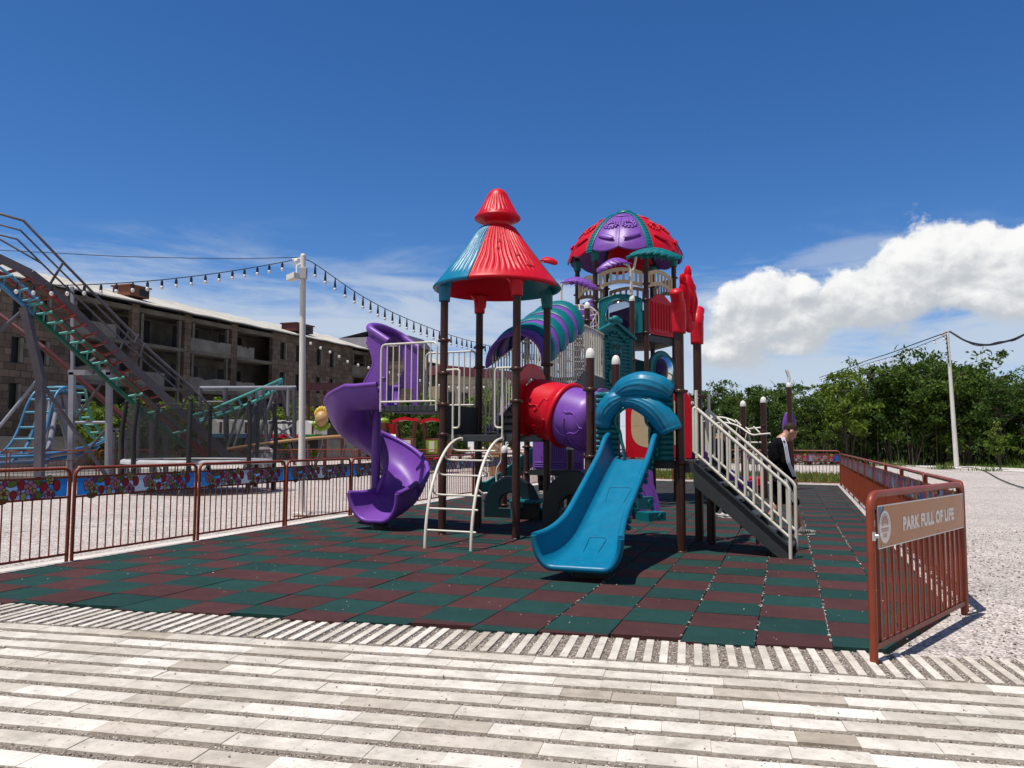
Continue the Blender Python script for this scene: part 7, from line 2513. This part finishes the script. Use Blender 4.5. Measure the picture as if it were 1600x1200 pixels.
for bi, (a, b) in enumerate(bays):
    for zi, z in enumerate(SL):
        if rnd.random() < .10: continue
        mb = MB(); n_ = 8
        c = a + (b - a) * (rnd.uniform(.45, .8) if rnd.random() < .35 else 1.0)
        hh = [1.0 - (rnd.uniform(0, .22) if rnd.random() < .3 else rnd.uniform(0, .04)) for _ in range(n_ + 1)]
        outl = [(a, z + .07)] + [(c, z + .07)] + [(c - (c - a) * i / n_, z + hh[i]) for i in range(n_ + 1)]
        mb.prism(outl, F(0, 0, -.12), FD, ZA, FN, .14)
        mb.build('parapet', M['concrete'], bd_)
    for t in (a + .3, b - .4):
        if rnd.random() < .5:
            mb = MB(); panel(t, t + .22, 0.1, EAVE - .6, -.15, .22); mb.build('balcony_post', M['shadeconcrete'], bd_)
mb = MB()   # inner back walls in the shade-darkened concrete, black panels for the open doorways
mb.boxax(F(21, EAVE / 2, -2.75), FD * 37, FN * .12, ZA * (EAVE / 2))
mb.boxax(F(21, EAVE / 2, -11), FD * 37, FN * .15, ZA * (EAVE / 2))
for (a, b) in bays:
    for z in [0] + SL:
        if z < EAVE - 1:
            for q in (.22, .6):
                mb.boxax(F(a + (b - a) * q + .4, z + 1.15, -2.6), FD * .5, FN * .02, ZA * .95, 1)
mb.build('inner_wall', [M['shadeconcrete'], M['black']], bd_)
mb = MB()
for sgn, t in ((0, -16.2), (1, 58)): mb.boxax(F(t, EAVE / 2, -5.6), FD * .15, FN * 5.6, ZA * (EAVE / 2))
mb.build('end_wall', M['stone'], bd_, uv=(tuple(FN), (0, 0, 1)))
mb = MB()
RIDGE = 12.7
ts = np.linspace(-17, 59, 60)
low = [F(t, EAVE + .02 + .03 * math.sin(t * 1.7), .55) for t in ts]
mid = [F(t, RIDGE + .05 * math.sin(t * 2.3) + .06 * rnd.uniform(-1, 1), -5.6) for t in ts]
bak = [F(t, EAVE, -11.6) for t in ts]
mb.grid([low, mid, bak], smooth=False); mb.grid([[p - ZA * .09 for p in low], [p - ZA * .09 for p in mid]], smooth=False); mb.grid([low, [p - ZA * .09 for p in low]], smooth=False)
mb.build('roof', M['roofing'], bd_, uv=(tuple(FD), (0, 0, 1)))
mb = MB(); mb.boxax(F(21, EAVE - .05, .25), FD * 37, FN * .28, ZA * .05); mb.build('eaves_board', M['deck'], bd_)
for (t, w_2) in ((6.2, .85), (25.2, 1.3)):
    mb = MB(); c = F(t, EAVE + .98, -1.6)
    mb.boxax(c, FD * w_2, FN * .8, ZA * .34); mb.boxax(c + ZA * .38, FD * (w_2 + .12), FN * .9, ZA * .05)
    dm_ = mb.build('dormer', M['darkred'] if t > 10 else M['wood'], bd_)
    mb = MB(); mb.boxax(c + FN * .81 + FD * (w_2 * .45), FD * .4, FN * .01, ZA * .24); add_child(mb.build('dormer_opening', M['black'], None), dm_)
wsets = [(-14, -13), (-11, -10), (-8.6, -7.6), (-6.2, -5.2), (-3.6, -2.8), (-1.9, -1.1), (20.7, 21.7), (22.9, 23.9), (26.0, 27.0), (28.1, 29.1), (39.5, 40.5), (42, 43), (45, 46), (48, 49)]
for (a, b) in wsets:
    for (z0, z1) in rows_w:
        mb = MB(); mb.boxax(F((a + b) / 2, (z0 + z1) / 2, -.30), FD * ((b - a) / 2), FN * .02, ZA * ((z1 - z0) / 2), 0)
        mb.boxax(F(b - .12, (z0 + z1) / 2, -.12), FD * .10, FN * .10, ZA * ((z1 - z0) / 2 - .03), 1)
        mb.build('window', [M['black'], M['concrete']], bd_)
# darker next block and the beige block beyond
def block(name, pA, pB, dep, h, wallmat, label, storeys, cols, roofmat=None, roofh=2.0, winmat='black'):
    e = (pB - pA); e.z = 0; L = e.length; e.normalize(); n = Vector((e.y, -e.x, 0))
    t = thing(name, (pA + pB) / 2, label, 'building')
    mb = MB(); mb.boxax((pA + pB) / 2 - n * dep / 2 + ZA * h / 2, e * (L / 2), n * (dep / 2), ZA * (h / 2)); mb.build('wall', M[wallmat], t, uv=(tuple(e), (0, 0, 1)))
    for k in range(storeys):
        for c in range(cols):
            p = pA + e * (L * (c + .5) / cols) + ZA * (h * (k + .55) / storeys)
            p.z = h * (k + .55) / storeys
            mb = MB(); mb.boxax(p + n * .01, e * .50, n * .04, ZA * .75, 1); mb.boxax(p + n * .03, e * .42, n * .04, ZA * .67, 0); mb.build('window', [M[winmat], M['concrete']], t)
    if roofmat:
        mb = MB(); o = (pA + pB) / 2 - n * dep / 2
        b_ = [o + e * (sx * (L / 2 + .4)) + n * (sy * (dep / 2 + .4)) + ZA * h for sx, sy in ((-1, 1), (1, 1), (1, -1), (-1, -1))]
        m_ = [o + e * (sx * (L / 2 - .3)) + n * (sy * (dep / 2 - .5)) + ZA * (h + roofh) for sx, sy in ((-1, 1), (1, 1), (1, -1), (-1, -1))]
        r_ = [o + e * (sx * (L / 2 - 4)) + ZA * (h + roofh * 1.6) for sx in (-1, 1)]
        mb.add(b_ + m_, [(0, 1, 5, 4), (1, 2, 6, 5), (2, 3, 7, 6), (3, 0, 4, 7)], 0); mb.add(m_ + r_, [(0, 1, 5, 4), (1, 2, 5), (2, 3, 4, 5), (3, 0, 4)], 1)
        mb.build('roof', [M[roofmat], M['gunmetal']], t)
    return t
M['beigewall'] = simple('beige_rendered_wall', (0.42, 0.35, 0.25), 0.85, var=0.12, scale=.3, dirt=.2)
M['slate'] = simple('slate_wall', (0.14, 0.135, 0.14), 0.9, var=0.15, scale=.4)
block('beige_block', at(694, 690, 88), at(812, 690, 96), 12, 7.4, 'beigewall', 'beige three storey block with a dark red mansard roof behind the tower', 3, 6, 'darkred', 1.1)
block('brown_block', at(640, 690, 80), at(668, 690, 84), 9, 9.6, 'stone', 'dark brown gabled block between the ruin and the beige block', 3, 2, 'gunmetal', 1.2)
block('slate_block', at(668, 690, 92), at(700, 690, 94), 9, 8.6, 'slate', 'plain slate grey block left of the beige block', 3, 2)
# low concrete wall at the foot of the ruin
mb = MB()
for k in range(22):
    a, b = F(-14 + k * 2.6, 0, 5.5), F(-14 + k * 2.6 + 2.5, 0, 5.5)
    mb.boxax((a + b) / 2 + ZA * .8, (b - a) / 2, FN * .1, ZA * .8)
    mb.boxax(b + FD * .05 + ZA * .85, FD * .09, FN * .13, ZA * .85)
tag(mb.build('boundary_wall', M['concrete']), 'grey concrete slab wall along the foot of the ruined building', 'wall')
# ================================================================== TREES
def make_tree(name, h, cr, stems, n_clumps, per, leaf, mat, label, seed, base=.30, bushy=False):
    """multi stemmed tree: tapered stems with limbs, and a crown of leaf sized faces in uneven clumps"""
    r_ = random.Random(seed)
    t = thing(name, (0, 0, 0), label, 'bush' if bushy else 'tree')
    tb = MB(); cl = MB()
    tips = []
    for s in range(stems):
        a = r_.uniform(0, 6.28); lean = r_.uniform(.02, .22)
        d = Vector((math.cos(a), math.sin(a), 0))
        p = d * r_.uniform(0, .10 * cr)
        hh = h * r_.uniform(.72, 1.0)
        pts = [p]
        for k in range(1, 7):
            pts.append(p + d * (lean * hh * (k / 6) ** 1.3) + Vector((r_.gauss(0, .05), r_.gauss(0, .05), 0)) * (h / 5) + ZA * (hh * k / 6 * .88))
        r0 = h * .012 * r_.uniform(.7, 1.3) * (1.6 if stems < 3 else 1)
        tb.tube(pts, [r0 * (1 - .13 * k) for k in range(7)], 6)
        for k in range(2, 7):
            for q in range(2):
                a2 = r_.uniform(0, 6.28)
                e = pts[k] + Vector((math.cos(a2), math.sin(a2), r_.uniform(.15, .8))) * (cr * r_.uniform(.35, .85) * (1.05 - .09 * k))
                m_ = (pts[k] + e) / 2 - ZA * .05 * h * r_.random() * .3
                tb.tube([pts[k], m_, e], [r0 * .45, r0 * .3, r0 * .12], 5)
                tips.append(e); tips.append(m_)
    tips += [Vector((r_.gauss(0, cr * .45), r_.gauss(0, cr * .45), h * r_.uniform(base, .92))) for _ in range(n_clumps // 2)]
    for i in range(n_clumps):
        c = r_.choice(tips) + Vector((r_.gauss(0, .12), r_.gauss(0, .12), r_.gauss(0, .10))) * cr
        if c.z < h * base * (.8 + .4 * r_.random()): c.z = h * (base + .2 * r_.random())
        sz = cr * r_.uniform(.10, .22)
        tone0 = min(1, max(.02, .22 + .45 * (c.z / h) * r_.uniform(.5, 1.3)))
        k = int(per * r_.uniform(.5, 1.4))
        for j in range(k):
            v = Vector((r_.gauss(0, 1), r_.gauss(0, 1), r_.gauss(0, .65)))
            p = c + v * sz * .55
            nrm = Vector((r_.gauss(0, 1), r_.gauss(0, 1), r_.gauss(.6, .8))).normalized()
            x = nrm.cross(Vector((r_.gauss(0, 1), r_.gauss(0, 1), r_.gauss(0, 1)))).normalized()
            y = nrm.cross(x)
            L = leaf * r_.uniform(.6, 1.3)
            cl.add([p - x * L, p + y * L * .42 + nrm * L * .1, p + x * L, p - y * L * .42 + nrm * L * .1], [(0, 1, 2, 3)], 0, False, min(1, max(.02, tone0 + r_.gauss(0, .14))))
    tb.build('trunk', M['bark'], t)
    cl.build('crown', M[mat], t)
    return t
protos = [
    make_tree('dense_tree', 7.2, 2.5, 5, 135, 54, .15, 'leaf', 'x', 1, .16),
    make_tree('dense_tree', 6.6, 2.7, 6, 135, 54, .15, 'leafm', 'x', 2, .14),
    make_tree('feathery_tree', 7.0, 2.0, 4, 70, 48, .14, 'leafl', 'x', 3, .32),
    make_tree('airy_tree', 7.0, 2.1, 4, 50, 42, .14, 'leaf', 'x', 4, .40),
]
used = [False] * 4
def put_tree(k, px, Y, sc, rz, label, top=None):
    o = protos[k] if not used[k] else copy_tree(protos[k])
    used[k] = True
    p = at(px, 700, Y)
    o.location = (p.x, Y, 0)
    o.rotation_euler = (0, 0, rz)
    o.scale = (sc, sc, sc * (top or 1))
    o['label'] = label; o['category'] = 'tree'; o['group'] = 'trees along the edge of the grass'
    return o
ROW = [(3, 1062, 62, .82, 'small dark tree just right of the red crowned posts'), (3, 1098, 58, .98, 'thin dark tree behind the top of the stairs'), (3, 1140, 60, .82, 'airy tree with sky gaps above the curved climbing bars'),
       (2, 1168, 64, .84, 'pale green tree behind the two capped climbing posts'), (0, 1192, 56, .84, 'dark tree behind the left of the leaning flower post'), (3, 1232, 60, 1.0, 'wispy tree rising behind the leaning flower post'),
       (1, 1262, 55, .74, 'broad dark tree right of the leaning flower post'), (2, 1300, 57, .92, 'pale tree above the far right fence corner'), (2, 1326, 54, 1.06, 'tallest pale feathery tree above the right fence row'),
       (1, 1352, 58, .80, 'dark tree right of the tallest pale tree'), (0, 1392, 56, 1.08, 'dark tree left of the right string of bulbs'), (1, 1430, 55, 1.12, 'full dark tree left of the right white pole'),
       (0, 1468, 57, 1.22, 'tall dark tree just left of the right white pole'), (1, 1508, 54, 1.10, 'tall dark tree just right of the right white pole'), (0, 1545, 56, .98, 'dark tree second right of the right white pole'),
       (3, 1562, 51, .96, 'airy tree near the right edge with twigs against the sky'), (1, 1590, 55, .84, 'dark tree at the right edge'), (0, 1630, 56, .86, 'dark tree cut by the right edge'), (1, 1680, 57, 1.0, 'dark tree beyond the right edge')]
for i, (k, px, Y, sc, lab) in enumerate(ROW):
    put_tree(k, px, Y, sc, i * 2.1 + k, lab)
for i, (k, px, Y, sc, lab) in enumerate([(1, 1080, 72, .95, 'far dark tree behind the thin tree by the stairs'), (0, 1150, 74, .95, 'far dark tree behind the airy tree'), (1, 1215, 72, 1.0, 'far dark tree behind the flower post'), (0, 1285, 70, 1.0, 'far dark tree behind the fence corner'), (1, 1345, 72, 1.05, 'far dark tree behind the tallest pale tree'),
                                         (0, 1410, 70, 1.15, 'far dark tree behind the bulbs'), (1, 1480, 70, 1.25, 'far dark tree behind the right white pole'), (0, 1560, 70, 1.02, 'far dark tree near the right edge'), (1, 1640, 70, 1.0, 'far dark tree outside the right edge')]):
    put_tree(k, px, Y, sc, i * 1.7, lab)
# light green sapling at the right
sp_ = make_tree('sapling', 2.6, 1.0, 4, 46, 40, .085, 'leafl', 'pale feathery sapling standing on the grass at far right', 9, .35)
p = at(1562, 700, 46); sp_.location = (p.x, 46, 0)
# dark understory between the trunks: slender sucker stems and shade foliage
mb = MB()
for i in range(900):
    t = rnd.uniform(0, 1)
    px = 1060 + 640 * t; Y = rnd.uniform(53, 76)
    p = at(px, 700, Y); p = Vector((p.x, Y, 0))
    hgt = rnd.uniform(1.5, 3.6)
    mb.tube([p, p + Vector((rnd.gauss(0, .2), rnd.gauss(0, .2), hgt))], [rnd.uniform(.02, .05), .012], 4, caps=False)
tag(mb.build('sapling_thicket', M['bark'], loc=(0, 0, 0)), 'thicket of thin bare stems under the tree row', 'thicket', kind='stuff')
mb = MB()
for i in range(26000):
    px = rnd.uniform(1050, 1720); Y = rnd.uniform(58, 82)
    p = at(px, 700, Y); z = abs(rnd.gauss(0, 1.1)) + rnd.random() * .8
    p = Vector((p.x, Y, z))
    x = Vector((rnd.gauss(0, 1), rnd.gauss(0, 1), rnd.gauss(0, 1))).normalized() * .20
    y = x.cross(Vector((rnd.gauss(0, 1), rnd.gauss(0, 1), rnd.gauss(0, 1)))).normalized() * .11
    mb.add([p - x, p + y, p + x, p - y], [(0, 1, 2, 3)], 0, False, rnd.uniform(.02, .5))
tag(mb.build('undergrowth', M['leaf'], loc=(0, 0, 0)), 'dark undergrowth behind the tree trunks', 'undergrowth', kind='stuff')

# bushes by the ruin and behind the toy train
bp = [make_tree('bush', 3.0, 1.5, 5, 60, 44, .13, 'leafl', 'x', 21, .15, True), make_tree('bush', 3.4, 1.6, 5, 66, 44, .14, 'leaf', 'x', 22, .12, True)]
ub = [False, False]
BS = [(0, 128, 46, 1.25, 'pale bush behind the grey portal frame'), (0, 150, 44, .9, 'low pale bush inside the grey portal frame'), (0, 190, 44, 1.15, 'pale bush right of the grey portal frame'), (0, 218, 46, 1.3, 'tall pale bush behind the green track'), (0, 250, 47, 1.35, 'pale bush behind the foot of the lift hill'),
      (0, 285, 48, 1.4, 'pale bush behind the trampoline, left'), (0, 320, 50, 1.35, 'pale bush behind the trampoline, right'), (0, 352, 52, 1.45, 'tall pale bush behind the mint track'), (0, 395, 54, 1.2, 'pale bush under the mint track'), (0, 425, 56, 1.3, 'pale bush at the top of the mint track'), (0, 455, 60, 1.6, 'pale tall bush left of the white pole'),
      (0, 490, 48, 1.0, 'small pale bush beside the train nose'), (1, 575, 62, 1.2, 'dark bush behind the spiral slide'), (1, 612, 58, 1.3, 'dark bush behind the toy locomotive'), (1, 640, 60, 1.5, 'dark tall bush behind the upper deck'), (0, 660, 66, 1.9, 'tall bush behind the upper railing'), (1, 680, 58, 1.3, 'dark bush behind the toy wagon'), (1, 655, 54, 1.0, 'low dark bush between the bins'),
      (0, 772, 62, 2.0, 'tall slim pale tree in front of the beige block'), (0, 770, 66, 2.3, 'taller pale tree beside the beige block'), (1, 720, 60, .6, 'low dark bush at the foot of the beige block'), (0, 60, 48, .8, 'low pale bush behind the blue hump'), (0, 20, 47, .9, 'low pale bush at the left edge')]
for i, (k, px, Y, sc, lab) in enumerate(BS):
    o = bp[k] if not ub[k] else copy_tree(bp[k])
    ub[k] = True
    p = at(px, 700, Y); o.location = (p.x, Y, 0); o.rotation_euler = (0, 0, i * 1.3); o.scale = (sc * .8, sc * .8, sc)
    o['label'] = lab; o['group'] = 'bushes before the buildings'
